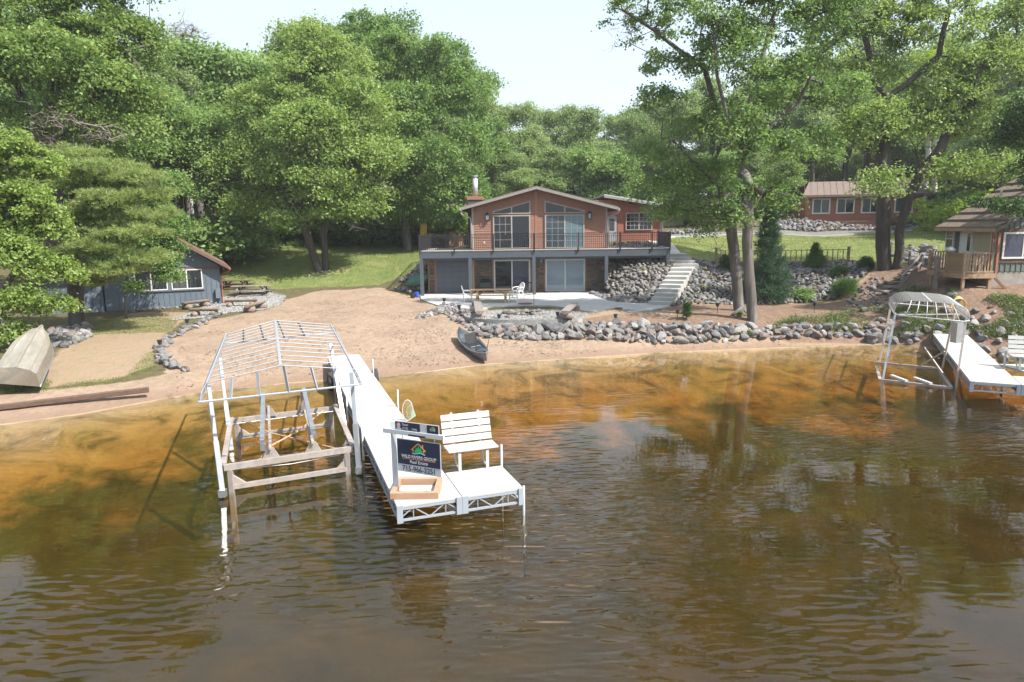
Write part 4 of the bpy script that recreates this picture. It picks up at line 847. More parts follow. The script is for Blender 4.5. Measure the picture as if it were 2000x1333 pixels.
P0 = N0+dc*1.245; plat = make_dock('dock_platform', 'short white dock platform with the bench, joined beside the end of the long dock', P0, 1.36, 1.23, dd, dc, 1)
def pole(u, v, ztop, label, zbot=-1.2, base=None, r_=.03, m='alu'):
    p = base if base is not None else pz(u, v, 0); one('dock_pole', m, MB().tube([(p[0], p[1], zbot), (p[0], p[1], ztop)], r_, 8), label, 'pole', 'dock poles', smooth=True)
pe = P0+dc*1.25+dd*.05; MB().tube([(pe.x, pe.y, -1.3), (pe.x, pe.y, .62)], .03, 8).build('leg', 'alu', plat, smooth=True)
pe = P0+dc*1.25+dd*1.40; MB().tube([(pe.x, pe.y, -1.3), (pe.x, pe.y, 1.05)], .028, 8).build('leg', 'alu_white', plat, smooth=True)
for k, (s, side, zt_) in enumerate(((4.5, -.05, .95), (8.0, -.05, .8), (12.2, -.05, .85), (7.0, 1.27, 1.1), (11.9, 1.27, 1.1))):
    p = N0+dd*s+dc*side; MB().tube([(p.x, p.y, -1.2 if s < 9 else -.5), (p.x, p.y, zt_)], .028, 8).build('leg', 'alu' if s != 11.9 else 'alu_white', dock, smooth=True)
for side in (-.16, 1.42):
    p = N0+dd*12.6+dc*side; ax = Vector((dc.x, dc.y, 0)); wv = []
    mb = MB(); R_ = .34; prof = [(-.08, .6), (-.09, .85), (-.05, 1.), (.05, 1.), (.09, .85), (.08, .6)]; nn_ = 20
    for i in range(nn_):
        a = 6.2832*i/nn_
        for (q, rr_) in prof: mb.v.append(tuple(Vector((p.x, p.y, .26))+ax*q+(Vector((dd.x, dd.y, 0))*math.cos(a)+Vector((0, 0, 1))*math.sin(a))*R_*rr_)); mb.t.append(0)
    for i in range(nn_):
        for j in range(6): a = i*6+j; b3 = i*6+(j+1) % 6; c3 = ((i+1) % nn_)*6; mb.f.append((a, b3, c3+(j+1) % 6, c3+j))
    wh = mb.build('wheel', 'rubber', dock, smooth=True); MB().tube([Vector((p.x, p.y, .26))-ax*.06, Vector((p.x, p.y, .26))+ax*.06], .19, 14).build('rim', 'alu_white', wh)

# ------------------------------------------------------------------ bench on the platform
def make_bench(name, label, org, ang, slats=3):
    t = thing(name, label, 'bench', org, ang)
    W_ = 1.08
    for i in range(2): MB().bb(-W_/2, W_/2, -.45+i*.235, -.45+i*.235+.22, .43, .47).build('seat_slat', 'bench_white', t, local=True, bevel=.008)
    for i in range(slats+1):
        z = .50+i*.15; y = .03+i*.045; MB().add([(-W_/2, y, z), (W_/2, y, z), (W_/2, y+.035, z+.118), (-W_/2, y+.035, z+.118), (-W_/2, y+.025, z), (W_/2, y+.025, z), (W_/2, y+.06, z+.118), (-W_/2, y+.06, z+.118)], [(0, 1, 2, 3), (4, 7, 6, 5), (0, 4, 5, 1), (3, 2, 6, 7), (1, 5, 6, 2), (0, 3, 7, 4)]).build('back_slat', 'bench_white', t, local=True)
    for x in (-.30, .30):
        mb = MB(); mb.bar((x, -.40, 0), (x, -.40, .43), .06, .04); mb.bar((x, -.42, .41), (x, .08, .41), .05, .04); mb.bar((x, .06, .38), (x, .24, 1.1), .05, .04); mb.tube([(x, .04, .41), (x, .0, .2), (x, -.15, .06), (x, -.4, .04)], .022, 8); mb.build('leg', 'bench_white', t, local=True)
    return t
bd = P0+dc*.62+dd*1.36
make_bench('dock_bench', 'white slatted bench facing the camera on the back edge of the dock platform', (bd.x-.13, bd.y+.34, .60), math.atan2(dc.y, dc.x))

# ------------------------------------------------------------------ real-estate sign
sg = thing('yard_sign', 'white post sign with navy real estate panel on a lumber base at the dock end', 'sign', (-2.26, 12.6, .60))
bx0, bx1, by0, by1 = -2.33, -1.42, 12.13, 12.95
for (a, b2, c, d) in ((bx0, bx1, by0, by0+.09), (bx0, bx1, by1-.09, by1), (bx0+.0, bx0+.10, by0+.092, by1-.092), (bx1-.10, bx1, by0+.092, by1-.092)): MB().bb(a, b2, c, d, .60, .735).build('base_board', 'wood_lumber', sg, bevel=.006)
MB().bb(-2.325, -2.225, 12.48, 12.58, .70, 2.02).build('post', 'sign_white', sg, bevel=.005)
sa = -R(24); arm_o = Vector((-2.275, 12.46, 0))
ar = thing('x', None, None, arm_o, sa); MA = Matrix.Translation(arm_o) @ Matrix.Rotation(sa, 4, 'Z'); bpy.data.objects.remove(ar)
def S(mb, name, m, parent=None, **k): return mb.build(name, m, parent or sg, M=MA, **k)
S(MB().bb(-.20, 1.12, -.05, .0, 1.80, 1.89), 'crossarm', 'sign_white', bevel=.004)
rid = S(MB().bb(.075, 1.02, -.035, -.02, 1.893, 2.06), 'rider_panel', 'sign_white')
S(MB().bb(.085, .62, -.039, -.0355, 1.90, 2.05), 'rider_print', 'sign_navy', rid); S(MB().bb(.77, 1.01, -.039, -.0355, 1.90, 2.05), 'rider_print', 'sign_navy', rid)
def disc(cx, cz, rx, rz_, y, n_=16): return [(cx+rx*math.cos(6.2832*i/n_), cz+rz_*math.sin(6.2832*i/n_)) for i in range(n_)]
S(MB().prism(disc(.155, 1.985, .04, .052, 0), -.042, -.0395), 'portrait', 'skin', rid); S(MB().prism([(.09, 1.905), (.22, 1.905), (.20, 1.93), (.155, 1.945), (.11, 1.93)], -.0415, -.0395), 'portrait_shoulders', 'sign_blue', rid)
pan = S(MB().bb(.10, 1.04, -.035, -.022, 1.08, 1.725), 'panel', 'sign_white')
S(MB().bb(.112, 1.028, -.039, -.0355, 1.235, 1.713), 'panel_print', 'sign_navy', pan)
for x in (.22, .92): S(MB().tube([(x, -.028, 1.72), (x, -.028, 1.80)], .009, 6), 'hanger', 'steel')
S(MB().bb(.38, .74, -.075, -.051, 1.805, 1.835), 'solar_light', 'plastic_black')
def text(body, x, z, size, m, parent, y=-.0415, align='CENTER', sx_=1., bold=0.):
    cu = bpy.data.curves.new('lettering', 'FONT'); cu.body = body; cu.size = size; cu.align_x = align; cu.extrude = .0012; cu.offset = bold
    o = bpy.data.objects.new('lettering', cu); C.objects.link(o); dg = bpy.context.evaluated_depsgraph_get(); me_ = bpy.data.meshes.new_from_object(o.evaluated_get(dg)); bpy.data.objects.remove(o)
    me_.transform(MA @ Matrix.Translation((x, y, z)) @ Matrix.Rotation(math.pi/2, 4, 'X') @ Matrix.Diagonal((sx_, 1, 1, 1))); me_.transform(worldmat(parent).inverted()); me_.materials.clear(); me_.materials.append(MT[m])
    return link('lettering', me_, parent)
text('WILD RIVERS GROUP', .57, 1.365, .088, 'sign_white', pan, sx_=.90, bold=.0012); S(MB().bb(.21, .93, -.0415, -.0395, 1.345, 1.351), 'underline', 'sign_orange', pan)
text('Real Estate', .57, 1.268, .088, 'sign_white', pan, bold=.0008); text('715-966-2251', .57, 1.115, .135, 'sign_navy', pan, sx_=.96, y=-.0385, bold=.0018)
text('Sean', .235, 1.985, .07, 'sign_white', rid, align='LEFT'); text('(715)', .235, 1.912, .06, 'sign_white', rid, align='LEFT'); text('2446', .44, 1.912, .06, 'sign_white', rid, align='LEFT')
def band(pts_, wd, name, m, parent, y0=-.0415, y1=-.0395):
    mb = MB()
    for a, b2 in zip(pts_[:-1], pts_[1:]):
        d = Vector((b2[0]-a[0], b2[1]-a[1])).normalized(); nn_ = Vector((-d.y, d.x))*wd/2; mb.prism([(a[0]+nn_.x, a[1]+nn_.y), (b2[0]+nn_.x, b2[1]+nn_.y), (b2[0]-nn_.x, b2[1]-nn_.y), (a[0]-nn_.x, a[1]-nn_.y)][::-1], y0, y1); y0 -= .0002
    return S(mb, name, m, parent)
def logo(cx, cz, k, parent):
    band([(cx-.155*k, cz+.075*k), (cx, cz+.215*k)], .02*k, 'logo_rafter', 'sign_orange', parent); band([(cx+.155*k, cz+.075*k), (cx, cz+.215*k)], .02*k, 'logo_rafter', 'sign_orange', parent, y0=-.0417)
    band([(cx+.095*k, cz+.14*k), (cx+.095*k, cz+.20*k)], .018*k, 'logo_chimney', 'sign_orange', parent, y0=-.0419)
    for s in (-1, 1): band([(cx+s*.115*k, cz+.03*k), (cx+s*.115*k, cz+.10*k)], .016*k, 'logo_post', 'sign_orange', parent, y0=-.0413); band([(cx+s*.13*k, cz+.075*k), (cx+s*.09*k, cz+.075*k)], .012*k, 'logo_brace', 'sign_orange', parent, y0=-.0423)
    for q, (x, h_) in enumerate(((-.045, .11), (0, .155), (.045, .12))):
        poly = [(cx+(x-.045)*k, cz+.03*k), (cx+(x+.045)*k, cz+.03*k), (cx+x*k, cz+(.03+h_)*k)]; S(MB().prism(poly, -.0413-q*.0003, -.0395), 'logo_tree', 'sign_green', parent)
    wv = [(cx-.14*k+i*.028*k, cz+.018*k-.012*k*math.sin(i*.75)) for i in range(11)]; band(wv, .012*k, 'logo_wave', 'sign_blue', parent, y0=-.0424)
logo(.57, 1.455, 1., pan); logo(.89, 1.945, .38, rid)
# landing net standing behind the sign
nb_ = pz(797, 822, .62); nn = thing('landing_net', 'green landing net with white hoop behind the sign on the dock edge', 'fishing net', nb_)
hp = [(nb_[0]+.14*math.sin(a)*math.cos(.3), nb_[1]+.14*math.sin(a)*.2, nb_[2]+.28-.28*math.cos(a)) for a in np.linspace(0, 6.2832, 22)]
MB().tube(hp, .012, 6, False).build('hoop', 'bench_white', nn, smooth=True)
mb = MB(); c = Vector((nb_[0]+.20, nb_[1]+.03, nb_[2]+.12))
for i in range(21):
    for k in range(3): a = Vector(hp[i]).lerp(c, k/3); b2 = Vector(hp[i+1]).lerp(c, k/3); e_ = Vector(hp[i]).lerp(c, (k+1)/3); mb.bar(a, e_, .006); mb.bar(a, b2, .006)
mb.build('mesh_bag', 'net_green', nn)

# ------------------------------------------------------------------ near boat lift
bl_ = thing('boat_lift', 'large galvanised boat lift with bare canopy frame beside the long dock', 'boat lift', (-5.2, 16, 0))
c00, c10, c01, c11 = [Vector((*pz(u, v, .58)[:2], 0)) for u, v in ((437, 914), (689, 877), (452, 823), (655, 797.5))]
def at(p, z): return (p.x, p.y, z)
def LB(p, q, a, b2, name, m='alu_stained'): MB().bar(p, q, a, b2).build(name, m, bl_)
LB(at(c00, .58), at(c10, .58), .09, .13, 'front_beam'); LB(at(c01, .58), at(c11, .58), .09, .13, 'rear_beam'); LB(at(c00, .66), at(c01, .66), .12, .06, 'side_beam'); LB(at(c10, .66), at(c11, .66), .12, .06, 'side_beam')
LB(at(c00.lerp(c10, .05), .12), at(c00.lerp(c10, .97), .12), .08, .1, 'lower_beam'); LB(at(c01.lerp(c11, .05), .12), at(c01.lerp(c11, .97), .12), .08, .1, 'lower_beam')
for a, b2 in ((c00, c10), (c10, c00), (c01, c11), (c11, c01)):
    p = a.lerp(b2, .045); LB(at(p, -1.3), at(p, .52), .1, .1, 'frame_leg')
    q = a.lerp(b2, .16); MB().add([at(p, .12), at(q, .14), at(p, .42), (p.x+.02, p.y+.02, .12), (q.x+.02, q.y+.02, .14), (p.x+.02, p.y+.02, .42)], [(0, 1, 2), (5, 4, 3), (0, 3, 4, 1), (1, 4, 5, 2), (2, 5, 3, 0)]).build('gusset', 'alu_stained', bl_)
dl = (c01-c00)
for k, s in enumerate((.35, .68)):
    p = c00.lerp(c10, s); q = c01.lerp(c11, s); LB(at(p.lerp(q, .02), .70), at(p.lerp(q, .30), .80), .08, .07, 'bunk_bracket', 'alu'); 
    for (cc, dd_) in ((p, .02), (q, -.02)):
        e_ = cc.lerp(q if cc is p else p, .02); MB().add([(e_.x-.19, e_.y-.05, .60), (e_.x+.19, e_.y+.05, .60), (e_.x+.05, e_.y+.02, .86), (e_.x-.05, e_.y-.02, .86), (e_.x-.19, e_.y-.02, .60), (e_.x+.19, e_.y+.08, .60), (e_.x+.05, e_.y+.05, .86), (e_.x-.05, e_.y+.01, .86)], [(0, 1, 2, 3), (7, 6, 5, 4), (0, 4, 5, 1), (1, 5, 6, 2), (2, 6, 7, 3), (3, 7, 4, 0)]).build('gusset', 'alu_stained', bl_)
    LB(at(p, .86), at(q, .86), .06, .06, 'carriage_beam', 'alu_stained')
    u0, v0, u1, v1 = ((512, 864, 514, 770), (611, 842, 593, 760))[k]; f0, r0 = pz(u0, v0, 1.0), pz(u1, v1, 1.42)
    LB(f0, r0, .10, .10, 'bunk', 'alu'); LB((f0[0], f0[1]+.04, .8), (f0[0], f0[1]+.04, .96), .1, .09, 'bunk_post', 'alu'); LB((r0[0], r0[1]-.1, .8), (r0[0], r0[1]-.1, 1.38), .1, .09, 'bunk_post', 'alu_stained')
MB().tube([at(c01.lerp(c11, .1), .56), at(c01.lerp(c10, .35), .5), at(c01.lerp(c10, .6), .5), at(c10.lerp(c00, .1), .60)], .022, 6).build('brace', 'wood_new', bl_); MB().tube([at(c11.lerp(c01, .12), .56), at(c11.lerp(c00, .4), .5), at(c11.lerp(c00, .65), .5), at(c00.lerp(c10, .25), .60)], .022, 6).build('brace', 'wood_new', bl_)
MB().tube([at(c01.lerp(c00, .1), .6), at(c11.lerp(c10, .1), .6)], .008, 5).build('cable', 'steel', bl_); MB().tube([at(c00.lerp(c10, .1), .50), at(c00.lerp(c10, .5), .44), at(c00.lerp(c10, .9), .48)], .008, 5).build('cable', 'steel', bl_)
# canopy posts: lower sleeve, upper tube
pp_ = [((435.5, 973), (404, 745), 2.42, 13.75), ((702.7, 925), (685, 722), 2.42, 14.9)]
cb = [Vector(pz(435.5, 972, .02)), Vector(pz(702, 926, .02))]; ct_ = [Vector(pz(407, 752, 2.36)), Vector(pz(686, 728, 2.36))]
fb = [Vector(pz(452, 880, .02)), Vector(pz(676, 850, .02))]; ft_ = [Vector(pz(429, 697, 2.36)), Vector(pz(645, 672, 2.36))]
for a, b2 in zip(cb+fb, ct_+ft_):
    a = a-(b2-a).normalized()*.0; m_ = a.lerp(b2, .5); MB().bar(a, m_, .105, .105).build('post_sleeve', 'alu', bl_); MB().bar(m_, b2, .08, .08).build('post', 'alu_white', bl_)
for a in cb: MB().box((a.x, a.y, .12), (.14, .14, .16)).build('post_foot', 'alu', bl_)
def bow(t):
    """one canopy bow at parameter t along the length (0 near, 1 far)"""
    L3 = lambda n_, f_: Vector(n_).lerp(Vector(f_), t)
    eL = L3(pz(389, 786, 2.22), pz(432, 672, 2.22)); sL = L3(pz(404, 748.6, 2.56), pz(442, 653, 2.56)); rd = L3(pz(548, 714, 2.84), pz(537.6, 626.4, 2.84)); sR = L3(pz(692, 721.6, 2.56), pz(646, 634.5, 2.56)); eR = L3(pz(705, 751, 2.22), pz(657, 650, 2.22))
    return eL, sL, rd, sR, eR
for i in range(13):
    eL, sL, rd, sR, eR = bow(i/12); a = sL.lerp(rd, .12); b2 = sR.lerp(rd, .12)
    MB().tube([eL, eL.lerp(sL, .6)+(eL-rd)*.02, sL+(eL-rd)*.008, a, rd, b2, sR+(eR-rd)*.008, eR.lerp(sR, .6)+(eR-rd)*.02, eR], .0125, 6).build('bow', 'alu_white', bl_, smooth=True)
n_, f_ = bow(0), bow(1)
MB().bar(n_[2], f_[2], .06, .04).build('ridge_rail', 'alu_white', bl_)
for i in (0, 4): MB().bar(n_[i], f_[i], .05, .05).build('eave_rail', 'alu_white', bl_); 
for a, b2 in ((n_[0], n_[1]), (n_[4], n_[3])): pass
for i, k in ((1, .0), (3, .0)): MB().bar(n_[i], f_[i], .035, .05).build('shoulder_rail', 'alu_white', bl_)
for (q, nm) in ((n_, 'end_rail'), (f_, 'end_rail')): MB().tube([q[0], q[4]], .024, 6).build(nm, 'alu_white', bl_)
for q in (n_, f_):
    for k in (.17, .34, .52, .70):
        b2 = q[0].lerp(q[4], k+.01); tt = k*2; a = q[1].lerp(q[2], tt) if tt <= 1 else q[2].lerp(q[3], tt-1); MB().bar(a, b2, .05, .03).build('drop_bar', 'alu_white', bl_)

# ------------------------------------------------------------------ far dock, lift and bench on the right
rd0 = pz(1895.2, 744.8, .6)[:2]; rd1 = pz(1821.7, 651.3, .6)[:2]; d2 = Vector(rd1-rd0); L2 = d2.length; d2.normalize(); c2 = Vector((d2.y, -d2.x)); 
make_dock('dock', 'grey white dock at the right edge leading from the stony bank', Vector(rd0), L2, 1.32, d2, c2, 4)
q = Vector(rd0)+c2*1.34; make_dock('dock_platform', 'white dock section cut off by the right edge of the photo', q, 1.4, 1.3, d2, c2, 1)
p = Vector(rd0)+c2*1.40+d2*3.0; bpos = Vector(rd0)+c2*2.45+d2*3.6
one('dock_pole', 'bench_white', MB().tube([(p.x, p.y, -.8), (p.x, p.y, 1.15)], .035, 8), 'short white pole standing beside the right dock', 'pole', smooth=True)
pb = pz(2006, 724, .62); make_bench('dock_bench', 'white slatted bench half cut off at the right edge of the photo', (pb[0]+.25, pb[1]+.4, .62), math.atan2(c2.y, c2.x)+.1)
q = Vector(pb[:2]); t = thing('dock_platform', 'small platform under the cut off bench at the far right', 'dock', (q.x, q.y, 0)); MB().bb(q.x-.15, q.x+1.4, q.y-.2, q.y+1.1, .55, .61).build('deck_panel', 'dock_white', t)
for i in (0, 1): MB().tube([(q.x+.1+i*1.1, q.y, -.8), (q.x+.1+i*1.1, q.y, .56)], .03, 8).build('leg', 'alu', t)
rl = thing('boat_lift', 'small rusty boat lift with rounded white canopy ribs next to the right dock', 'boat lift', (14.5, 24, 0))
cnL, cnR = Vector(pz(1748, 616, 2.2)), Vector(pz(1897, 630, 2.2)); axd = Vector((d2.x, d2.y, 0)); cL_ = 4.3; acr = (cnR-cnL); wid = acr.length; acr.normalize()
def arc(s, n_=12, z0=2.2, h_=.55, inset=0.):
    o = cnL+axd*s+acr*inset; w_ = wid-2*inset; P = []
    for i in range(n_+1):
        a = math.pi*i/n_; P.append(o+acr*(w_/2-(w_/2)*math.copysign(abs(math.cos(a))**.55, math.cos(a)))+Vector((0, 0, h_*math.sin(a)**.6 if 0 < i < n_ else 0)))
    return P
for i in range(12): MB().tube(arc(.45+(cL_-.9)*i/11), .014, 6).build('bow', 'bench_white', rl, smooth=True)
for side in (0, cL_):
    sgn = 1 if side == 0 else -1; A = arc(.45 if side == 0 else cL_-.45)
    for i in range(1, 7):
        s = i/7; b2 = cnL+acr*wid*s+axd*(side); top_ = cnL+acr*(wid*(.12+.76*s))+axd*(side+sgn*.45)+Vector((0, 0, .54)); mid = b2.lerp(top_, .6)-axd*sgn*.12
        MB().tube([b2, mid, top_], .016, 6).build('end_rib', 'bench_white', rl, smooth=True)
loop = [cnL+axd*.45, cnL+acr*.2, cnL+acr*(wid-.2), cnR+axd*.45, cnR+axd*(cL_-.45), cnR+axd*cL_-acr*.2, cnL+axd*cL_+acr*.2, cnL+axd*(cL_-.45), cnL+axd*.45]
MB().tube(loop, .028, 6, False).build('rim_rail', 'bench_white', rl, smooth=True); MB().bar(cnL+acr*wid/2+axd*.4+Vector((0, 0, .55)), cnL+acr*wid/2+axd*(cL_-.4)+Vector((0, 0, .55)), .045, .03).build('ridge_rail', 'bench_white', rl)
MB().bar(cnL+axd*.2+acr*.02, cnR+axd*2.3, .03, .03).build('diagonal_rail', 'bench_white', rl)
rp = [(pz(1716, 742, 0), cnL+axd*2.6), (pz(1719, 735, 0), cnL+axd*.9), (pz(1858, 748, 0), cnR+axd*3.2-acr*.1), (pz(1860, 745, 0), cnR+axd*.7)]
lb = [Vector((*pz(1719, 742, .05)[:2], 0)), Vector((*pz(1858, 757, .05)[:2], 0))]; fbk = [lb[0]+axd*3.3, lb[1]+axd*3.3]
for a, b2 in ((lb[0], cnL+axd*.7+acr*.06), (fbk[0], cnL+axd*3.4+acr*.06), (lb[1]+acr*.1, cnR+axd*.7-acr*.06), (fbk[1], cnR+axd*3.4-acr*.06)):
    MB().bar((a.x, a.y, -.9), b2, .065, .065).build('post', 'alu_stained' if b2.x > 15 else 'alu', rl)
for a, b2, z1_, z2_ in ((lb[0], lb[1], .04, .03), (fbk[0], fbk[1], .05, .05), (lb[0], fbk[0], .03, -.1), (lb[1], fbk[1], .03, -.05)): MB().bar((a.x, a.y, z1_), (b2.x, b2.y, z2_), .10, .08).build('base_beam', 'alu_stained', rl)
for s in (.38, .72): p = lb[0].lerp(lb[1], s); MB().bar((p.x-.05, p.y-.1, .12), (p.x-.12, p.y+.75, .14), .12, .07).build('bunk', 'bench_white', rl)
p = lb[1]+axd*1.6-acr*.1; MB().bar((p.x, p.y, .2), (p.x-.25, p.y+.8, 1.0), .05, .05).build('brace', 'alu_stained', rl); MB().bar((p.x, p.y, 1.0), (p.x-.6, p.y+.9, .1), .05, .05).build('brace', 'alu_stained', rl)
wx = cnR+axd*2.0-acr*.12; MB().box((wx.x, wx.y, 1.55), (.3, .25, .75), .3).build('winch_box', 'alu', rl)

# ------------------------------------------------------------------ kayak
kb, ks = Vector(pz(951, 707, .12)), Vector(pz(898.5, 662, .5)); kb.z = max(.05, g1(kb.x, kb.y))+.12; ks.z = g1(ks.x, ks.y)+.14
kd = (ks-kb); KL = kd.length; kang = math.atan2(kd.y, kd.x); kp = math.asin(kd.z/KL)
ky = thing('kayak', 'grey fishing kayak with black seat beached on the sand', 'kayak', kb, rot=(0, -kp, kang)); ky.rotation_euler = (R(-8), -kp, kang)
mb = MB(); ns_, mr_ = 22, 9; rows = []
for i in range(ns_+1):
    s = i/ns_; hw = .42*(math.sin(math.pi*min(1, max(0, s)))**.55); rock = .10*(2*s-1)**4; hz = .30+.06*(2*s-1)**2
    row = [(s*KL, hw*(1-(1-abs(2*j/(mr_-1)-1)**2.6)*0)*math.copysign(abs(2*j/(mr_-1)-1)**.6, 2*j/(mr_-1)-1), rock-.12+hz*(abs(2*j/(mr_-1)-1)**2.4)) for j in range(mr_)]; rows.append(row)
for i in range(ns_):
    for j in range(mr_-1): mb.add([rows[i][j], rows[i][j+1], rows[i+1][j+1], rows[i+1][j]], [(0, 1, 2, 3)])
hull = mb.build('hull', 'kayak_hull', ky, local=True, smooth=True)
mb = MB(); gun = [(r_[0], r_[-1]) for r_ in rows]
for i in range(ns_):
    s0, s1 = i/ns_, (i+1)/ns_
    def dk(s, a, b2):
        ck = 1 if .22 < s < .80 else 0; w_ = a[1]; zg = a[2]; f = [(-1, 0), (-.80, .03), (-.66, -.04 if ck else .06), (0, -.07 if ck else .10), (.66, -.04 if ck else .06), (.80, .03), (1, 0)]
        return [(a[0], abs(w_)*q, zg+dz) for q, dz in f]
    A_, B_ = dk(s0, *gun[i]), dk(s1, *gun[i+1])
    for j in range(6): mb.add([A_[j], A_[j+1], B_[j+1], B_[j]], [(0, 1, 2, 3)])
mb.build('deck', 'kayak_deck', ky, local=True)
for s in (-1, 1): MB().tube([(g[0][0], s*abs(g[0][1])*.99, g[0][2]+.01) for g in gun], .022, 6).build('gunwale', 'kayak_hull', ky, local=True, smooth=True)
xs_ = KL*.50; MB().bb(xs_-.45, xs_, -.24, .24, .10, .17).build('seat', 'plastic_black', ky, local=True, bevel=.02)
MB().add([(xs_, -.25, .16), (xs_, .25, .16), (xs_+.16, .25, .62), (xs_+.16, -.25, .62), (xs_+.05, -.25, .16), (xs_+.05, .25, .16), (xs_+.21, .25, .62), (xs_+.21, -.25, .62)], [(0, 1, 2, 3), (4, 7, 6, 5), (0, 4, 5, 1), (3, 2, 6, 7), (1, 5, 6, 2), (0, 3, 7, 4)]).build('seat_back', 'plastic_black', ky, local=True, bevel=.015)
for s in (-1, 1): MB().tube([(xs_+.15, s*.25, .55), (xs_-.35, s*.33, .28)], .013, 5).build('strap', 'plastic_black', ky, local=True)
mb = MB(); mb.bb(xs_-.50, xs_-.47, -.22, -.06, .18, .20); mb.bb(xs_-.50, xs_-.47, .02, .2, .18, .20); mb.build('seat_frame', 'alu_white', ky, local=True)
MB().bb(.42, .60, -.12, .06, .20, .26).build('tackle_tray', 'lime', ky, local=True); MB().bb(.75, 1.0, -.15, .15, .12, .28).build('storage_hatch', 'plastic_black', ky, local=True, bevel=.02)
rp_ = worldmat(ky) @ Vector((.75, -.28, .22)); one('fishing_rod', 'plastic_black', MB().tube([rp_, rp_+Vector((.12, .2, .5)), rp_+Vector((.28, .5, 1.25))], [.018, .011, .006], 6), 'thin black fishing rod standing up in the beached kayak', 'fishing rod')

# ------------------------------------------------------------------ upturned aluminium boat
tr_ = Vector(pz(28, 752, .75)); bwp_ = Vector(py(80, 656, 25.8)); ax_ = bwp_-tr_; BL = ax_.length; ang_ = math.atan2(ax_.y, ax_.x)
ab = thing('aluminium_boat', 'weathered aluminium boat lying upside down on the left bank under leaves', 'boat', tr_, rot=(R(12), -math.asin(ax_.z/BL), ang_))
mb = MB(); rows = []; ns_ = 16
for i in range(ns_+1):
    s = i/ns_; hw = .68*(1-max(0, (s-.45)/.55)**2.1) + .02; kz = .62-.05*s-.25*max(0, s-.8)/.2*.6
    rows.append([(s*BL, -hw*1.0, 0+.1*s), (s*BL, -hw*.97, .06+.1*s), (s*BL, -hw*.80, kz*.72), (s*BL, -hw*.55, kz*.90), (s*BL, -.05, kz), (s*BL, .05, kz), (s*BL, hw*.55, kz*.90), (s*BL, hw*.80, kz*.72), (s*BL, hw*.97, .06+.1*s), (s*BL, hw, .1*s)])
for i in range(ns_):
    for j in range(9): mb.add([rows[i][j], rows[i+1][j], rows[i+1][j+1], rows[i][j+1]], [(0, 1, 2, 3)])
mb.build('hull', 'boat_alu', ab, local=True)
MB().add(rows[0], [tuple(range(10))]).build('transom', 'boat_alu', ab, local=True)
MB().tube([(r_[4][0], 0, r_[4][2]+.015) for r_ in rows], .025, 5).build('keel', 'boat_alu', ab, local=True)
for s in (0, 9): MB().tube([r_[s] for r_ in rows], .03, 6).build('gunwale', 'alu', ab, local=True, smooth=True)
for k in (3, 6): MB().tube([(r_[k][0], r_[k][1], r_[k][2]+.01) for r_ in rows[:-2]], .012, 5).build('strake', 'boat_alu', ab, local=True)

# shoreline timber
a, b2 = Vector(pz(-60, 803, .3)), Vector(pz(291, 760, .36)); a.z = .30; b2.z = .34
one('landscape_timber', 'wood_dark', MB().bar(a, b2, .17, .17), 'long dark timber lying along the shore below the left lawn', 'timber', bevel=.02)

# litter washed up and blown over the beach: twigs, leaves, pine needles
lit = [tuple(hit(u, v)[:2]) for u, v in [(300, 790), (400, 745), (560, 735), (720, 730), (960, 705), (1290, 684), (1700, 668), (1700, 662), (1290, 672), (960, 662), (880, 640), (850, 610), (780, 590), (600, 585), (480, 612), (350, 680), (340, 740)]]
lp = sample_poly(lit, .10, 5200, 51); kk = np.array([math.sin(x*1.1)+math.sin(y*1.7+x*.6)+.6*math.sin(x*3.1-y*2.2) for x, y in lp]); lp = lp[(kk+rng.normal(0, .8, len(lp))) > .3]
P3 = np.c_[lp, gz(lp[:, 0], lp[:, 1])+.022]; th3 = rng.random(len(lp))*6.283; dv = np.c_[np.cos(th3), np.sin(th3), rng.normal(0, .12, len(lp))]*(rng.uniform(.03, .11, len(lp))[:, None]); sv = np.c_[-np.sin(th3), np.cos(th3), np.zeros(len(lp))]*(rng.uniform(.008, .035, len(lp))[:, None])
V3 = np.stack([P3-dv, P3+sv, P3+dv, P3-sv], 1).reshape(-1, 3); tag(npmesh('beach_litter', 'wood_dark', V3-V3.mean(0), np.arange(len(V3)).reshape(-1, 4), None, None, V3.mean(0)), 'scattered dead leaves and twigs on the sandy beach', 'litter', kind='stuff')
# ------------------------------------------------------------------ furniture on and around the patio
def picnic(name, label, org, ang, m='wood_new', L_=2.3, group=None):
    t = thing(name, label, 'picnic table', org, ang, group)
    for i in range(5): MB().bb(-L_/2, L_/2, -.36+i*.146, -.36+i*.146+.136, .70, .74).build('top_board', m, t, local=True, bevel=.004)
    for s in (-1, 1):
        MB().bb(-L_/2, L_/2, s*.62-.13, s*.62+.13, .42, .46).build('bench', m, t, local=True, bevel=.004)
        for q in (-1, 1): x = q*(L_/2-.42); MB().bar((x, s*.20, .70), (x, s*.62, 0), .045, .12, up=(1, 0, 0)).build('leg', m, t, local=True)
    for q in (-1, 1): x = q*(L_/2-.42)+.05; MB().bb(x-.02, x+.02, -.78, .78, .33, .42).build('bench_support', m, t, local=True); MB().bb(x-.02, x+.02, -.34, .34, .62, .70).build('top_support', m, t, local=True); MB().bar((x, 0, .38), (x-q*.45, 0, .68), .04, .08).build('brace', m, t, local=True)
    return t
pt = pz(960, 590, PZ); picnic('picnic_table', 'golden wooden picnic table on the patio in front of the house', (pt[0], pt[1]+.1, PZ), R(-1), L_=2.5)
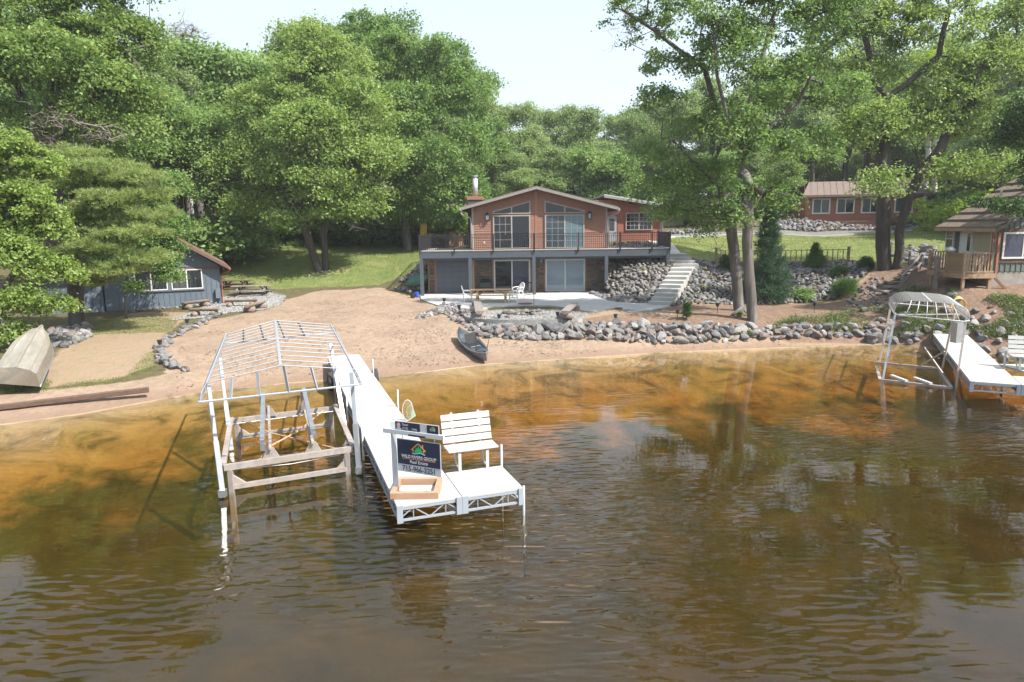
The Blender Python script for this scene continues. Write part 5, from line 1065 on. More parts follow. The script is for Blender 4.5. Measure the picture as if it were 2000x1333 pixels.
def chair(name, label, org, ang, m='plastic_white', group=None):
    t = thing(name, label, 'chair', org, ang, group)
    MB().bb(-.24, .24, -.24, .22, .40, .43).build('seat', m, t, local=True, bevel=.015)
    mb = MB()
    for i in range(7):
        x = -.2+i*.0667; h_ = .92-abs(i-3)*.022; mb.bar((x, .20, .43), (x*1.15, .33, h_), .045, .015)
    mb.tube([(-.24, .20, .42), (-.27, .31, .78), (-.16, .345, .90), (0, .35, .95), (.16, .345, .90), (.27, .31, .78), (.24, .20, .42)], .02, 6); mb.build('backrest', m, t, local=True)
    for s in (-1, 1):
        MB().tube([(s*.27, .28, .66), (s*.29, -.05, .66), (s*.27, -.22, .62), (s*.26, -.24, .40)], .02, 6).build('armrest', m, t, local=True, smooth=True)
        for y in (-.22, .2): MB().bar((s*.22, y, .40), (s*.27, y*1.2, 0), .045, .035).build('leg', m, t, local=True)
    return t
c = pz(913, 590, PZ); chair('garden_chair', 'white plastic chair at the left end of the patio picnic table', (c[0], c[1]+.2, PZ), R(100))
c = pz(1003, 590, PZ); chair('garden_chair', 'white plastic chair at the right end of the patio picnic table', (c[0], c[1], PZ), R(-95)); c = pz(1009, 583, PZ)
chair('garden_chair', 'pale chair tucked behind the other at the right table end', (c[0]+.1, c[1]+.3, PZ), R(-60))
g = py(948, 566, 45.6); gr = thing('grill', 'black covered grill against the stone wall beneath the deck', 'grill', (g[0], 45.6, PZ)); MB().bb(g[0]-.42, g[0]+.42, 45.4, 45.85, PZ+.35, PZ+.8).build('cover', 'plastic_black', gr, bevel=.06); MB().bb(g[0]-.30, g[0]+.3, 45.45, 45.8, PZ, PZ+.35).build('cart', 'plastic_black', gr); MB().bb(g[0]-.32, g[0]+.32, 45.42, 45.83, PZ+.8, PZ+.95).build('lid', 'plastic_black', gr, bevel=.07)
c = pz(1035, 572, PZ); 
def fold_table(): 
    t = thing('side_table', 'dark small table with a chair behind the left patio door post', 'table', (c[0], 45.3, PZ)); MB().bb(c[0]-.3, c[0]+.3, 45.1, 45.6, PZ+.68, PZ+.71).build('tabletop', 'plastic_black', t)
    for i in (-1, 1):
        for j in (45.15, 45.55): MB().bar((c[0]+i*.26, j, PZ), (c[0]+i*.26, j, PZ+.68), .035).build('leg', 'plastic_black', t)
fold_table()
c = pz(1069, 574, PZ); one('doormat', 'plastic_black', MB().bb(c[0]-.2, c[0]+.9, 45.5, 46.0, PZ+.002, PZ+.016), 'dark doormat before the right patio door', 'doormat')
c = pz(1026, 594, PZ); one('fire_grate', 'rust', MB().tube([(c[0], c[1], PZ+.004), (c[0], c[1], PZ+.035)], .42, 22), 'flat round rusty metal cover lying on the patio edge', 'metal cover')
# fire pit
fp = pz(1032, 613, 1.18); ft = thing('fire_pit', 'ring of stones around a fire pit in the gravel circle', 'fire pit', (fp[0], fp[1], 1.17)); rr = random.Random(9)
for i in range(22):
    a = 6.283*i/22; s = rr.uniform(.22, .36); o = link('stone', ROCK[rr.randrange(8)], ft, (.78*math.cos(a)+rr.gauss(0, .04), .62*math.sin(a)+rr.gauss(0, .04), s*.25)); o.scale = (s, s, s); o.rotation_euler = (0, 0, rr.random()*6)
for x, y, s in ((-1.05, -.05, .5), (-.8, -.3, .45), (-1.2, .1, .32)): o = link('stone', ROCK[rr.randrange(8)], ft, (x, y, s*.2)); o.scale = (s, s, s*.7)
for i in range(4): a = i*.8; MB().tube([(fp[0]+.4*math.cos(a), fp[1]+.3*math.sin(a), 1.22), (fp[0]-.4*math.cos(a), fp[1]-.3*math.sin(a), 1.34)], .05, 7).build('firewood', 'log', ft)
MB().slab([(fp[0]+.62*math.cos(a), fp[1]+.5*math.sin(a)) for a in np.linspace(0, 6.2, 18)], 1.16, 1.19).build('ash_bed', 'plastic_black', ft)
hk = pz(1043, 608, 1.18); th_ = thing('fire_pole', 'tall thin iron cooking pole with swing arm beside the fire pit', 'iron pole', (hk[0], hk[1], 1.17)); MB().tube([(hk[0], hk[1], 1.17), (hk[0], hk[1], 2.45)], .018, 6).build('pole', 'rust', th_); MB().tube([(hk[0]+.1, hk[1], 2.1), (hk[0]-.5, hk[1], 2.02), (hk[0]-.52, hk[1], 1.8)], .012, 6).build('swing_arm', 'rust', th_)
def logbench(label, pa, pb_, m='log', r_=.16, hgt=.42, grp=None):
    a = Vector(pa); b2 = Vector(pb_); d = (b2-a); d.z = 0; Ln = d.length; an = math.atan2(d.y, d.x); mid = (a+b2)/2; zc = g1(mid.x, mid.y)
    t = thing('log_bench', label, 'log bench', (mid.x, mid.y, zc), an, grp); mb = MB(); prof = [(math.cos(q)*r_*1.15, hgt-.0+math.sin(q)*r_*.95) for q in np.linspace(math.pi, 2*math.pi, 8)]; n_ = len(prof)
    vs = [(-Ln/2, y, z) for y, z in prof]+[(Ln/2, y, z) for y, z in prof]; mb.add(vs, [tuple(range(n_))[::-1], tuple(range(n_, 2*n_)), (0, n_, 2*n_-1, n_-1)]+[(i, i+1, i+1+n_, i+n_) for i in range(n_-1)]); mb.build('seat', m, t, local=True)
    for s in (-1, 1): x = s*(Ln/2-.28); MB().tube([(x, -.3, .13), (x, .3, .13)], .16, 10).build('log_foot', m, t, local=True, smooth=True)
a = pz(926, 604, 1.6)
logbench('half log bench on the left side of the gravel circle', pz(937, 622, 1.17)[:2].tolist()+[0], pz(932, 597, 1.17)[:2].tolist()+[0], 'wood_grey', .19)
logbench('half log bench on the right side of the gravel circle', pz(1104, 624, 1.17)[:2].tolist()+[0], pz(1122, 606, 1.17)[:2].tolist()+[0], 'wood_grey', .19)
H2 = lambda u, v: hit(u, v).tolist()
logbench('log bench lying closest to the blue cabin wall', H2(358, 606), H2(408, 598), grp=None)
logbench('log bench with flat top in front of the others near the stone border', H2(372, 619), H2(428, 617))
logbench('long log bench in front of the weathered picnic tables', H2(440, 600), H2(503, 598))
logbench('short slanting log bench at the sand edge right of the other logs', H2(484, 612), H2(514, 602))
c = hit(482, 583); picnic('picnic_table', 'weathered grey picnic table nearest the sand right of the blue cabin', (c[0], c[1]+1.0, c[2]), R(9), 'wood_grey', 2.6)
c = hit(444, 573); picnic('picnic_table', 'dark picnic table half hidden behind the blue cabin corner', (c[0], c[1]+1.5, c[2]), R(4), 'wood_dark', 2.3)
sl_ = [(868, 601, 'solar path light on the stone pile at the patio corner'), (897, 617, 'solar path light above the lower stones left of the left log bench'), (975, 637, 'solar path light on the boulder wall below the gravel circle'), (1089, 632, 'solar path light beside the right log bench'), (1202, 636, 'solar path light alone on the bare terrace right of the gravel'), (1323, 627, 'solar path light left of the small green sapling'), (1401, 613, 'solar path light just left of the twin tree trunks'), (1590, 612, 'solar path light among weeds below the round shrub'), (1316, 588, 'solar path light at the bottom right of the concrete steps'), (1245, 588, 'solar path light at the bottom left of the concrete steps'), (367, 646, 'solar path light on the pale stone row near the blue cabin logs'), (314, 690, 'solar path light on the stone row nearest the boat lift')]
s0 = None
for u, v, lb_ in sl_:
    p = hit(u, v)
    if s0 is None:
        s0 = thing('path_light', lb_, 'path light', p, group='solar path lights'); MB().tube([(0, 0, -.1), (0, 0, .34)], .014, 6).build('stake', 'plastic_black', s0, local=True); MB().tube([(0, 0, .34), (0, 0, .36), (0, 0, .50)], [.03, .07, .095], 10).build('lamp_body', 'plastic_black', s0, local=True); MB().tube([(0, 0, .50), (0, 0, .53)], .11, 10).build('cap', 'plastic_black', s0, local=True)
    else: o = copy_tree(s0); o.location = p; o['label'] = lb_
# covered canoe by the rocks, stand and buckets
cc = hit(806, 560); cn = thing('covered_canoe', 'green tarpaulin covered canoe on a stand by the rock slope left of the garage', 'canoe', (cc[0], cc[1], cc[2])); a = py(792, 557, 45.5); b2 = py(838, 537, 46.3); a = Vector(a); b2 = Vector(b2)
prs = [a.lerp(b2, i/8) for i in range(9)]; MB().tube(prs, [.06, .2, .3, .36, .38, .36, .3, .2, .08], 10).build('tarp', 'tarp_green', cn, smooth=True)
for s in (.3, .7): p = a.lerp(b2, s); MB().bar((p.x, p.y, g1(p.x, p.y)-.1), (p.x, p.y, p.z-.1), .1).build('stand', 'rust', cn)
for (u, v, m_, lb_) in ((806, 583, 'plastic_black', 'black bucket on the sand by the left deck post'), (814, 581, 'blue_plastic', 'blue bucket next to the left deck post')):
    p = hit(u, v); one('bucket', m_, MB().tube([(p[0], p[1], p[2]), (p[0], p[1], p[2]+.33)], [.13, .17], 14), lb_, 'bucket')
# driftwood stump in the boulder wall and roots beside the trees
for (u, v, s_, lb_) in ((1112, 655, .72, 'grey driftwood stump with spreading roots leaning on the boulder wall'), (1448, 618, .5, 'bleached root wood at the foot of the twin trees')):
    p = hit(u, v); dw = thing('driftwood', lb_, 'driftwood', p); mb = MB(); r_ = random.Random(int(u))
    for i in range(9): a = R(-170+i*21+r_.gauss(0, 6)); ln = s_*r_.uniform(.7, 1.35); mb.tube([(p[0]+.1*s_, p[1]+.3*s_, p[2]+.75*s_), (p[0]+.1*s_+.35*ln*math.cos(a), p[1]+.1, p[2]+.55*s_), (p[0]+ln*math.cos(a), p[1]-.35*s_*abs(math.sin(a))-.05, p[2]+.08)], [.17*s_, .12*s_, .035*s_], 7)
    mb.build('roots', 'driftwood', dw, smooth=True)

# ------------------------------------------------------------------ blue cabin on the left
bc = thing('blue_cabin', 'blue board and batten cabin with white sliding windows half hidden by the pine', 'cabin', (-20, 42.5, 1.0))
bo = Vector((*hit(434, 594)[:2], 0)); ba = R(25); MC = Matrix.Translation((bo.x, bo.y, .95)) @ Matrix.Rotation(ba, 4, 'Z')   # local: x to the left is negative, y back
def B(mb, name, m, parent=None, **k): return mb.build(name, m, parent or bc, M=MC, **k)
CW, CE = 6.3, 2.45; PKB = 2.05+2.45-.2
B(MB().prism([(-CW, 0), (0, 0), (0, CE), (-CW/2, CE+2.15), (-CW, CE)], 0, 7), 'wall', 'blue_cabin')
mb = MB(); x = -CW+.1
while x < -.05: mb.bb(x-.02, x+.02, -.03, -.001, 0, CE-.18); x += .30
B(mb, 'battens', 'blue_cabin', kind='stuff'); B(MB().bb(-CW-.02, .02, -.05, -.001, CE-.18, CE-.04), 'gable_trim', 'roof_red')
mb = MB(); z = CE
while z < CE+1.9:
    hw = CW/2*(1-(z+.2-CE)/2.15)
    if hw > .1: mb.add([(-CW/2-hw, -.03, z), (-CW/2+hw, -.03, z), (-CW/2+hw, -.006, z+.19), (-CW/2-hw, -.006, z+.19), (-CW/2-hw, .01, z), (-CW/2+hw, .01, z), (-CW/2+hw, .01, z+.19), (-CW/2-hw, .01, z+.19)], [(0, 1, 2, 3), (0, 4, 5, 1), (3, 2, 6, 7), (1, 5, 6, 2), (0, 3, 7, 4)])
    z += .2
B(mb, 'gable_siding', 'blue_cabin_lap')
for (xa, za, xb, zb) in ((-CW/2, CE+2.2, .55, CE-.12), (-CW-.55, CE-.12, -CW/2, CE+2.2)):
    B(MB().prism([(xa, za), (xb, zb), (xb, zb+.1), (xa, za+.1)], -.6, 7.4), 'roof', 'roof_red'); B(MB().prism([(xa, za-.1), (xb, zb-.1), (xb, zb+.09), (xa, za+.09)], -.64, -.605), 'rake_board', 'roof_red')
def MCs(x0, x1, z0, z1, l_, r_, parent=bc, Mx=MC, frame='trim_white', name='window', fr=.06):
    mb = MB(); mb.bb(x0, x0+fr, -.06, .02, z0, z1); mb.bb(x1-fr, x1, -.06, .02, z0, z1); mb.bb(x0+fr, x1-fr, -.06, .02, z1-fr, z1); mb.bb(x0+fr, x1-fr, -.06, .02, z0, z0+fr); xm = (x0+x1)/2; mb.bb(xm-.035, xm+.035, -.055, .02, z0+fr, z1-fr)
    o = mb.build(name, frame, parent, M=Mx)
    for a, b2, m_ in ((x0+fr, xm-.035, l_), (xm+.035, x1-fr, r_)): MB().bb(a, b2, -.03, -.022, z0+fr, z1-fr).build('pane', m_, o, M=Mx)
MCs(-2.75, -1.0, 1.1, 2.3, 'glass_screen', 'glass_dark'); MCs(-4.7, -2.95, 1.1, 2.3, 'glass_screen', 'glass_dark'); B(MB().bb(-4.8, -.9, -.09, -.035, 1.02, 1.085), 'sill', 'blue_cabin')
B(MB().bb(-.34, -.04, -.28, -.032, .45, 1.05), 'meter_box', 'blue_cabin', bevel=.01); B(MB().tube([(.6, -.6, CE-.15), (.55, -.5, CE-.3), (.06, -.08, CE-.55), (.06, -.08, .2), (.4, -.35, .08)], .045, 7), 'downspout', 'siding_red', smooth=True); B(MB().bb(.50, .62, -.62, 7.4, CE-.22, CE-.08), 'gutter', 'siding_red')
# lean-to section further left
sx0 = -CW-3.8; B(MB().bb(sx0, -CW-.1, .25, 4, -.1, 2.15), 'lean_to', 'blue_cabin'); mb = MB(); x = sx0+.1
while x < -CW-.15: mb.bb(x-.02, x+.02, .22, .249, -.1, 2.1); x += .3
B(mb, 'battens', 'blue_cabin', kind='stuff'); B(MB().bb(sx0-.3, -CW-.12, -.25, 4.2, 2.15, 2.27), 'lean_to_roof', 'roof_red')
B(MB().bar((sx0+.55, .15, -.1), (sx0+.42, .15, 1.65), .13, .03), 'red_board', 'red_wood')
hc = MC @ Vector((sx0+2.35, .05, .75)); hs = thing('garden_hose', 'coil of teal garden hose hanging on the blue cabin wall', 'hose', (hc.x, hc.y, hc.z)); mb = MB()
for k in range(4): mb.tube([(hc.x+(.27+.03*k)*math.cos(a)+.02*k, hc.y-.08-.02*k, hc.z+(.46-.04*k)*math.sin(a)) for a in np.linspace(0, 6.2832, 20)], .013, 5, False)
mb.build('coil', 'teal_hose', hs); MB().tube([(hc.x, hc.y+.1, hc.z+.4), (hc.x, hc.y-.2, hc.z+.4)], .05, 8).build('reel_hook', 'plastic_black', hs)

# ------------------------------------------------------------------ small red cabin up the hill
rc = thing('red_cabin', 'small red cabin with four white windows above the rock bank', 'cabin', (35, 70, 5.6)); rx0, rx1, rz0, rz1 = 29.75, 40.7, 5.6, 8.2
MB().bb(rx0, rx1, 70, 76, rz0-1.2, rz1).build('wall', 'siding_red', rc); mb = MB(); x = rx0+.15
while x < rx1: mb.bb(x-.012, x+.012, 69.975, 69.999, rz0, rz1); x += .2
mb.build('battens', 'siding_red', rc, kind='stuff'); MB().bb(rx0-.02, rx1+.02, 69.95, 69.99, rz0-.1, rz0+.12).build('skirt_board', 'roof_red', rc)
MB().prism([(0, 0), (1, 0), (1, 1)], 0, 1)
mb = MB(); mb.add([(rx0-.5, 69.3, rz1), (rx1+.5, 69.3, rz1), (rx1+.5, 73, rz1+1.5), (rx0+.9, 73, rz1+1.5), (rx0-.5, 69.3, rz1-.12), (rx1+.5, 69.3, rz1-.12), (rx1+.5, 73, rz1+1.38), (rx0+.9, 73, rz1+1.38)], [(0, 1, 2, 3), (7, 6, 5, 4), (0, 4, 5, 1), (1, 5, 6, 2), (2, 6, 7, 3), (3, 7, 4, 0)]); mb.build('roof', 'roof_brown', rc)
mb = MB()
for i in range(18): x = rx0+.2+i*.62; mb.bar((x-.5+.0, 69.32, rz1+.015), (x+.25, 72.9, rz1+1.49), .03, .03)
mb.build('roof_ribs', 'roof_red', rc, kind='stuff'); MB().add([(rx0+.9, 73, rz1+1.5), (rx1+.5, 73, rz1+1.5), (rx1+.5, 76.6, rz1), (rx0-.5, 76.6, rz1)], [(0, 1, 2, 3)]).build('roof', 'roof_brown', rc); MB().bb(rx0-.5, rx1+.5, 69.25, 69.3, rz1-.2, rz1+.02).build('fascia', 'roof_red', rc)
for u in (1602, 1646, 1691, 1750):
    cx = py(u, 401, 70)[0]; MCs(cx-.85, cx+.85, rz0+.78, rz0+2.3, 'glass_screen', 'glass_dark', rc, Matrix.Translation((0, 69.96, 0)), fr=.12)
MB().bb(rx1-.25, rx1-.05, 69.5, 69.6, rz0, rz1-.1).build('corner_board', 'trim_white', rc); MB().bb(37, rx1-.3, 69.2, 69.9, rz0-.1, rz0+.35).build('stoop', 'wood_dark', rc)
rca = R(-10); c_ = Vector((rx0, 70, 5.6)); rc.rotation_euler = (0, 0, rca); rc.location = c_+Matrix.Rotation(rca, 3, 'Z') @ (Vector((35, 70, 5.6))-c_)
# tan garage far behind with white metal roof
gx0, gx1 = py(1128, 380, 78)[0], py(1352, 420, 78)[0]; gxm = py(1215, 380, 78)[0]; gg = thing('garage', 'distant tan garage with white metal roof behind the house', 'garage', ((gx0+gx1)/2, 78, 5)); MB().bb(gx0+.8, gx1-1, 78, 88, 4.4, 7.6).build('wall', 'cream', gg)
z0_, z1_ = py(1160, 386, 77.4)[2], py(1160, 364, 82)[2]; mb = MB(); mb.add([(gx0, 77.4, z0_), (gxm, 77.4, z0_), (gxm, 83, z1_+.4), (gx0, 83, z1_+.4), (gx0, 77.4, z0_-.2), (gxm, 77.4, z0_-.2), (gxm, 83, z1_+.2), (gx0, 83, z1_+.2)], [(0, 1, 2, 3), (7, 6, 5, 4), (0, 4, 5, 1), (1, 5, 6, 2), (2, 6, 7, 3), (3, 7, 4, 0)]); mb.build('roof', 'roof_metal', gg)
MB().bb(gxm+.3, gx1-.3, 77.5, 88, 7.2, 7.7).build('flat_roof', 'roof_brown', gg); MB().bb(gx1-5.5, gx1-2.2, 77.93, 77.99, 4.5, 7.0).build('garage_door', 'cream', gg)

# ------------------------------------------------------------------ green cottage at the right edge with its porch
ctg = thing('green_cottage', 'green board and batten cottage with brown shake roof at the right edge', 'cottage', (25, 34, 2.4)); qx, qy = 23.1, 32.9; qr = 33.0; ez, fz = 5.36, 3.15; sl = .80; rpk = ez+(qr-qx)/2*sl*0.62
def ctop(x): return ez+min(x-qx, qr-x)*.62
MB().prism([(qx, fz), (qr, fz), (qr, ez), ((qx+qr)/2, ctop((qx+qr)/2)), (qx, ez)], qy, 36.5).build('wall', 'cottage_green', ctg); mb = MB(); x = qx+.15
while x < qr: mb.bb(x-.02, x+.02, qy-.03, qy-.001, fz, ctop(x)-.05); x += .26
mb.build('battens', 'cottage_green', ctg, kind='stuff'); mb = MB(); y = qy+.2
while y < 36.4: mb.bb(qx-.03, qx-.001, y-.02, y+.02, fz, ez-.05); y += .26
mb.build('battens', 'cottage_green', ctg, kind='stuff'); MB().bb(qx+.02, qr, qy+.02, 36.4, 2.0, fz).build('foundation', 'foundation', ctg)
ncr = 9; mid = (qx+qr)/2; ov = .42
for i in range(ncr):
    xa = qx-ov+(mid-qx+ov)*i/ncr; xb = qx-ov+(mid-qx+ov)*(i+1)/ncr+.05; za = ez-ov*.62+(xa-(qx-ov))*.62+.10; zb = za+(xb-xa)*.62
    MB().prism([(xa, za), (xb, zb-.06), (xb, zb-.02), (xa, za+.09)], qy-.6, 36.95).build('roof_course', 'roof_shake', ctg)
MB().prism([(mid, ctop(mid)+.02), (qr+.6, ez-.3), (qr+.6, ez-.2), (mid, ctop(mid)+.14)], qy-.6, 36.95).build('roof', 'roof_shake', ctg)
MB().prism([(qx-ov, ez-ov*.62-.04), (mid, ctop(mid)-.02), (mid, ctop(mid)+.08), (qx-ov, ez-ov*.62+.10)], qy-.74, qy-.70).build('rake_board', 'cottage_green', ctg); MB().bb(qx-ov-.03, qx-ov+.02, qy-.6, 36.95, ez-ov*.62-.04, ez-ov*.62+.12).build('fascia', 'wood_deck', ctg)
a = Vector((qx-.02, qy+.3, ez-.3)); MB().tube([(qx-.42, qy-.5, ez-.3), (qx-.3, qy-.3, ez-.4), (qx-.12, qy-.06, ez-.62), (qx-.12, qy-.06, fz+.2)], .05, 7).build('downspout', 'siding_red', ctg)
wx0, wz1 = py(1959, 454, qy)[[0, 2]]; wz0 = py(1959, 506, qy)[2]; MCs(wx0, wx0+2.0, wz0, wz1, 'glass_mauve', 'glass_blue', ctg, Matrix.Translation((0, qy-.035, 0)), fr=.09); mb = MB(); mb.bb(wx0-.22, wx0-.01, qy-.05, qy-.001, wz0-.2, wz1+.18); mb.bb(wx0, wx0+2.2, qy-.05, qy-.001, wz1+.01, wz1+.18); mb.bb(wx0, wx0+2.2, qy-.05, qy-.001, wz0-.2, wz0-.01); mb.build('window_casing', 'wood_dark', ctg)
MS = Matrix.Translation((qx-.0, 0, 0)) @ Matrix.Rotation(R(-90), 4, 'Z')   # side wall: local x runs towards -Y of the place
def sideX(u, v): d = ray(u, v); k = qx/d[0]; p = CAM+d*k; return p
def side_unit(u0, v0, u1, v1, kind, parent=ctg):
    A = sideX(u0, v0); B_ = sideX(u1, v1); y0, y1 = sorted((A[1], B_[1])); z0, z1 = sorted((A[2], B_[2])); mb = MB(); fr = .07
    mb.bb(qx-.07, qx+.01, y0, y0+fr, z0, z1); mb.bb(qx-.07, qx+.01, y1-fr, y1, z0, z1); mb.bb(qx-.07, qx+.01, y0+fr, y1-fr, z1-fr, z1); mb.bb(qx-.07, qx+.01, y0+fr, y1-fr, z0, z0+fr)
    if kind == 'window': mb.bb(qx-.06, qx+.01, y0+fr, y1-fr, (z0+z1)/2-.03, (z0+z1)/2+.03)
    o = mb.build({'window': 'window', 'door': 'door', 'shutter': 'shuttered_window'}[kind], 'trim_white', parent)
    if kind == 'window': MB().bb(qx-.035, qx-.03, y0+fr, y1-fr, z0+fr, z1-fr).build('pane', 'glass_dark', o)
    elif kind == 'door': MB().bb(qx-.045, qx-.032, y0+fr, y1-fr, z0+fr, z1-fr).build('door_leaf', 'trim_white', o); MB().bb(qx-.052, qx-.0455, y0+fr+.12, y0+fr+.35, z0+1.0, z1-.2).build('pane', 'glass_dark', o)
    else:
        n_ = 12
        for i in range(n_): zc = z0+fr+(z1-z0-2*fr)*(i+.5)/n_; MB().bb(qx-.05, qx-.02, y0+fr, y1-fr, zc-.045, zc+.045).build('shutter_slat', 'cream', o)
side_unit(1851, 447, 1863, 486, 'window'); side_unit(1879, 449, 1896, 530, 'door'); side_unit(1903, 450, 1937, 496, 'shutter')
# vent pipe
vp = py(1953, 398, 34.5); MB().tube([(vp[0], 34.5, ctop(vp[0])-.1), (vp[0], 34.5, ctop(vp[0])+.95)], .05, 8).build('vent_pipe', 'steel', ctg); MB().tube([(vp[0], 34.5, ctop(vp[0])+.05), (vp[0], 34.5, ctop(vp[0])+.35)], [.28, .06], 10).build('vent_flashing', 'steel', ctg)
po = thing('porch', 'small wooden porch with slatted railing on the side of the green cottage', 'porch', (21.2, 32, 2.4)); px0, px1, py0, py1 = 21.5, qx-.04, 32.5, 35.3
x = px0
for i in range(14): MB().bb(px0+(px1-px0)*i/14, px0+(px1-px0)*(i+1)/14-.01, py0, py1, fz-.09, fz-.05).build('floor_board', 'wood_deck', po)
MB().bb(px0, px1, py0-.04, py0, fz-.28, fz-.05).build('rim_board', 'wood_deck', po); MB().bb(px0-.04, px0, py0-.04, py1, fz-.28, fz-.05).build('rim_board', 'wood_deck', po)
for x, y in ((px0+.06, py0+.06), (px1-.25, py0+.06), (px0+.06, py1-.3)): MB().bb(x-.06, x+.06, y-.06, y+.06, g1(x, y)-.2, fz-.28).build('post', 'wood_deck', po)
MB().bb(px1-.06, px1+.04, py0-.02, py0+.10, fz-.28, ez-.35).build('corner_post', 'red_wood', po); MB().bar((px1-.02, py0+.04, fz-.25), (px1+.5, py0-.1, 2.3), .1, .1).build('brace', 'red_wood', po)
def wood_rail(p, q, zb, zt_, parent, m='wood_deck', n_=None, name='baluster', wd=.05):
    p = Vector((*p, 0)); q = Vector((*q, 0)); zb2 = zb if hasattr(zb, '__len__') else (zb, zb); h_ = zt_
    MB().bar((p.x, p.y, zb2[0]+h_), (q.x, q.y, zb2[1]+h_), .11, .04).build('top_rail', m, parent); MB().bar((p.x, p.y, zb2[0]+.08), (q.x, q.y, zb2[1]+.08), .05, .07).build('bottom_rail', m, parent)
    n_ = n_ or int((q-p).length/.13)
    for i in range(1, n_): c = p.lerp(q, i/n_); z = zb2[0]+(zb2[1]-zb2[0])*i/n_; MB().bar((c.x, c.y, z+.1), (c.x, c.y, z+h_-.02), wd, .03).build(name, m, parent)
wood_rail((px0+.03, py0+.03), (px1-.1, py0+.03), fz-.05, .95, po, wd=.07); wood_rail((px0+.03, py0+.03), (px0+.03, py1-1.5), fz-.05, .95, po, wd=.08, n_=18); wood_rail((px0+.05, py1+.0), (px1-.4, py1), fz-.05, .95, po, wd=.07)
for x, y in ((px0+.03, py0+.03), (px0+.03, py1-1.5), (px0+.05, py1)): MB().bb(x-.05, x+.05, y-.05, y+.05, fz-.05, fz+.98).build('rail_post', 'wood_deck', po)
c = (px0+.95, py0+.45, fz-.05); chair('garden_chair', 'white lattice chair on the cottage porch behind the railing', c, R(170)); p = Vector(pz(1856, 492, fz+.95)); kt = thing('kettle_grill', 'grey kettle grill head on the corner of the porch railing', 'grill', p); MB().tube([(p.x, p.y, fz+.9), (p.x, p.y, fz+1.0), (p.x, p.y, fz+1.1), (p.x, p.y, fz+1.2)], [.1, .24, .22, .05], 12).build('bowl', 'steel', kt, smooth=True)
# path stairs with rough rails up to the porch
ps = thing('path_stairs', 'weathered wooden steps and rail climbing the bank to the cottage porch', 'stairs', hit(1740, 565)); A0 = Vector(hit(1738, 572)); A1 = Vector(hit(1782, 530)); A1.z = max(A1.z, A0.z+.9)
for i in range(6): c = A0.lerp(A1, i/5.); MB().box((c.x, c.y+.1, c.z+.05), (1.1, .34, .10), R(20)).build('step', 'wood_grey', ps, bevel=.01)
r0_ = A0+Vector((.55, -.1, 0)); r1_ = A1+Vector((.5, 0, 0))
for k, (a, b2) in enumerate(((r0_, r1_),)):
    MB().bar((a.x, a.y, a.z+.9), (b2.x, b2.y, b2.z+.95), .14, .05).build('handrail', 'wood_grey', ps); MB().bar((a.x, a.y, a.z+.4), (b2.x, b2.y, b2.z+.45), .05, .16).build('middle_rail', 'wood_grey', ps)
    for q in (a, b2): MB().bar((q.x, q.y, q.z-.2), (q.x, q.y, q.z+.95), .12).build('post', 'wood_grey', ps)
q2 = Vector((px0-.3, py1-1.2, fz-.3)); MB().bar((r1_.x, r1_.y, r1_.z+.95), (q2.x, q2.y, q2.z+.95), .12, .04).build('handrail', 'wood_grey', ps); MB().bar((q2.x, q2.y, q2.z-.6), (q2.x, q2.y, q2.z+.95), .14).build('post', 'wood_grey', ps); MB().bar((r1_.x, r1_.y, r1_.z+.35), (q2.x, q2.y, q2.z+.3), .05, .14).build('middle_rail', 'wood_grey', ps)
a = Vector(hit(1740, 500)); b2 = Vector(hit(1775, 522)); ur = thing('handrail', 'sunlit upper handrail behind the leaning oak trunk', 'handrail', a); MB().bar((a.x, a.y, a.z+.9), (b2.x, b2.y, b2.z+1.0), .12, .04).build('rail', 'wood_grey', ur)
for q in (a, b2): MB().bar((q.x, q.y, q.z-.1), (q.x, q.y, q.z+.95), .1).build('post', 'wood_grey', ur)
# hose on a post at the bank
p = hit(1866, 618); hr = thing('garden_hose', 'yellow hose looped over a grey post on the weedy bank', 'hose', p); MB().bar((p[0], p[1], p[2]-.1), (p[0], p[1], p[2]+.75), .12).build('post', 'wood_grey', hr); mb = MB()
for k in range(4): mb.tube([(p[0]+(.26+.03*k)*math.cos(a), p[1]-.09-.02*k, p[2]+.5+(.42-.03*k)*math.sin(a)) for a in np.linspace(-.6, math.pi+.6, 14)], .014, 5, False)
mb.build('coil', 'yellow_hose', hr)

# ------------------------------------------------------------------ fence on the right lawn
fe = thing('wooden_fence', 'low weathered wooden railing fence on top of the right rock slope', 'fence', (14.6, 47, 3.0)); fpx = [(1398, 517), (1523, 516), (1585, 515.5), (1656, 515)]; fw = []
for u, v in fpx: p = hit(u, v, 30, 60); fw.append(p)
for p in fw: MB().bb(p[0]-.07, p[0]+.07, p[1]-.07, p[1]+.07, p[2]-.2, p[2]+1.05).build('post', 'fence_wood', fe); MB().bb(p[0]-.09, p[0]+.09, p[1]-.09, p[1]+.09, p[2]+1.05, p[2]+1.09).build('post_cap', 'fence_wood', fe)
for a, b2 in zip(fw[:-1], fw[1:]): wood_rail(a[:2], b2[:2], (a[2]+.05, b2[2]+.05), .85, fe, 'fence_wood', n_=int(math.hypot(*(b2-a)[:2])/.30), wd=.05)

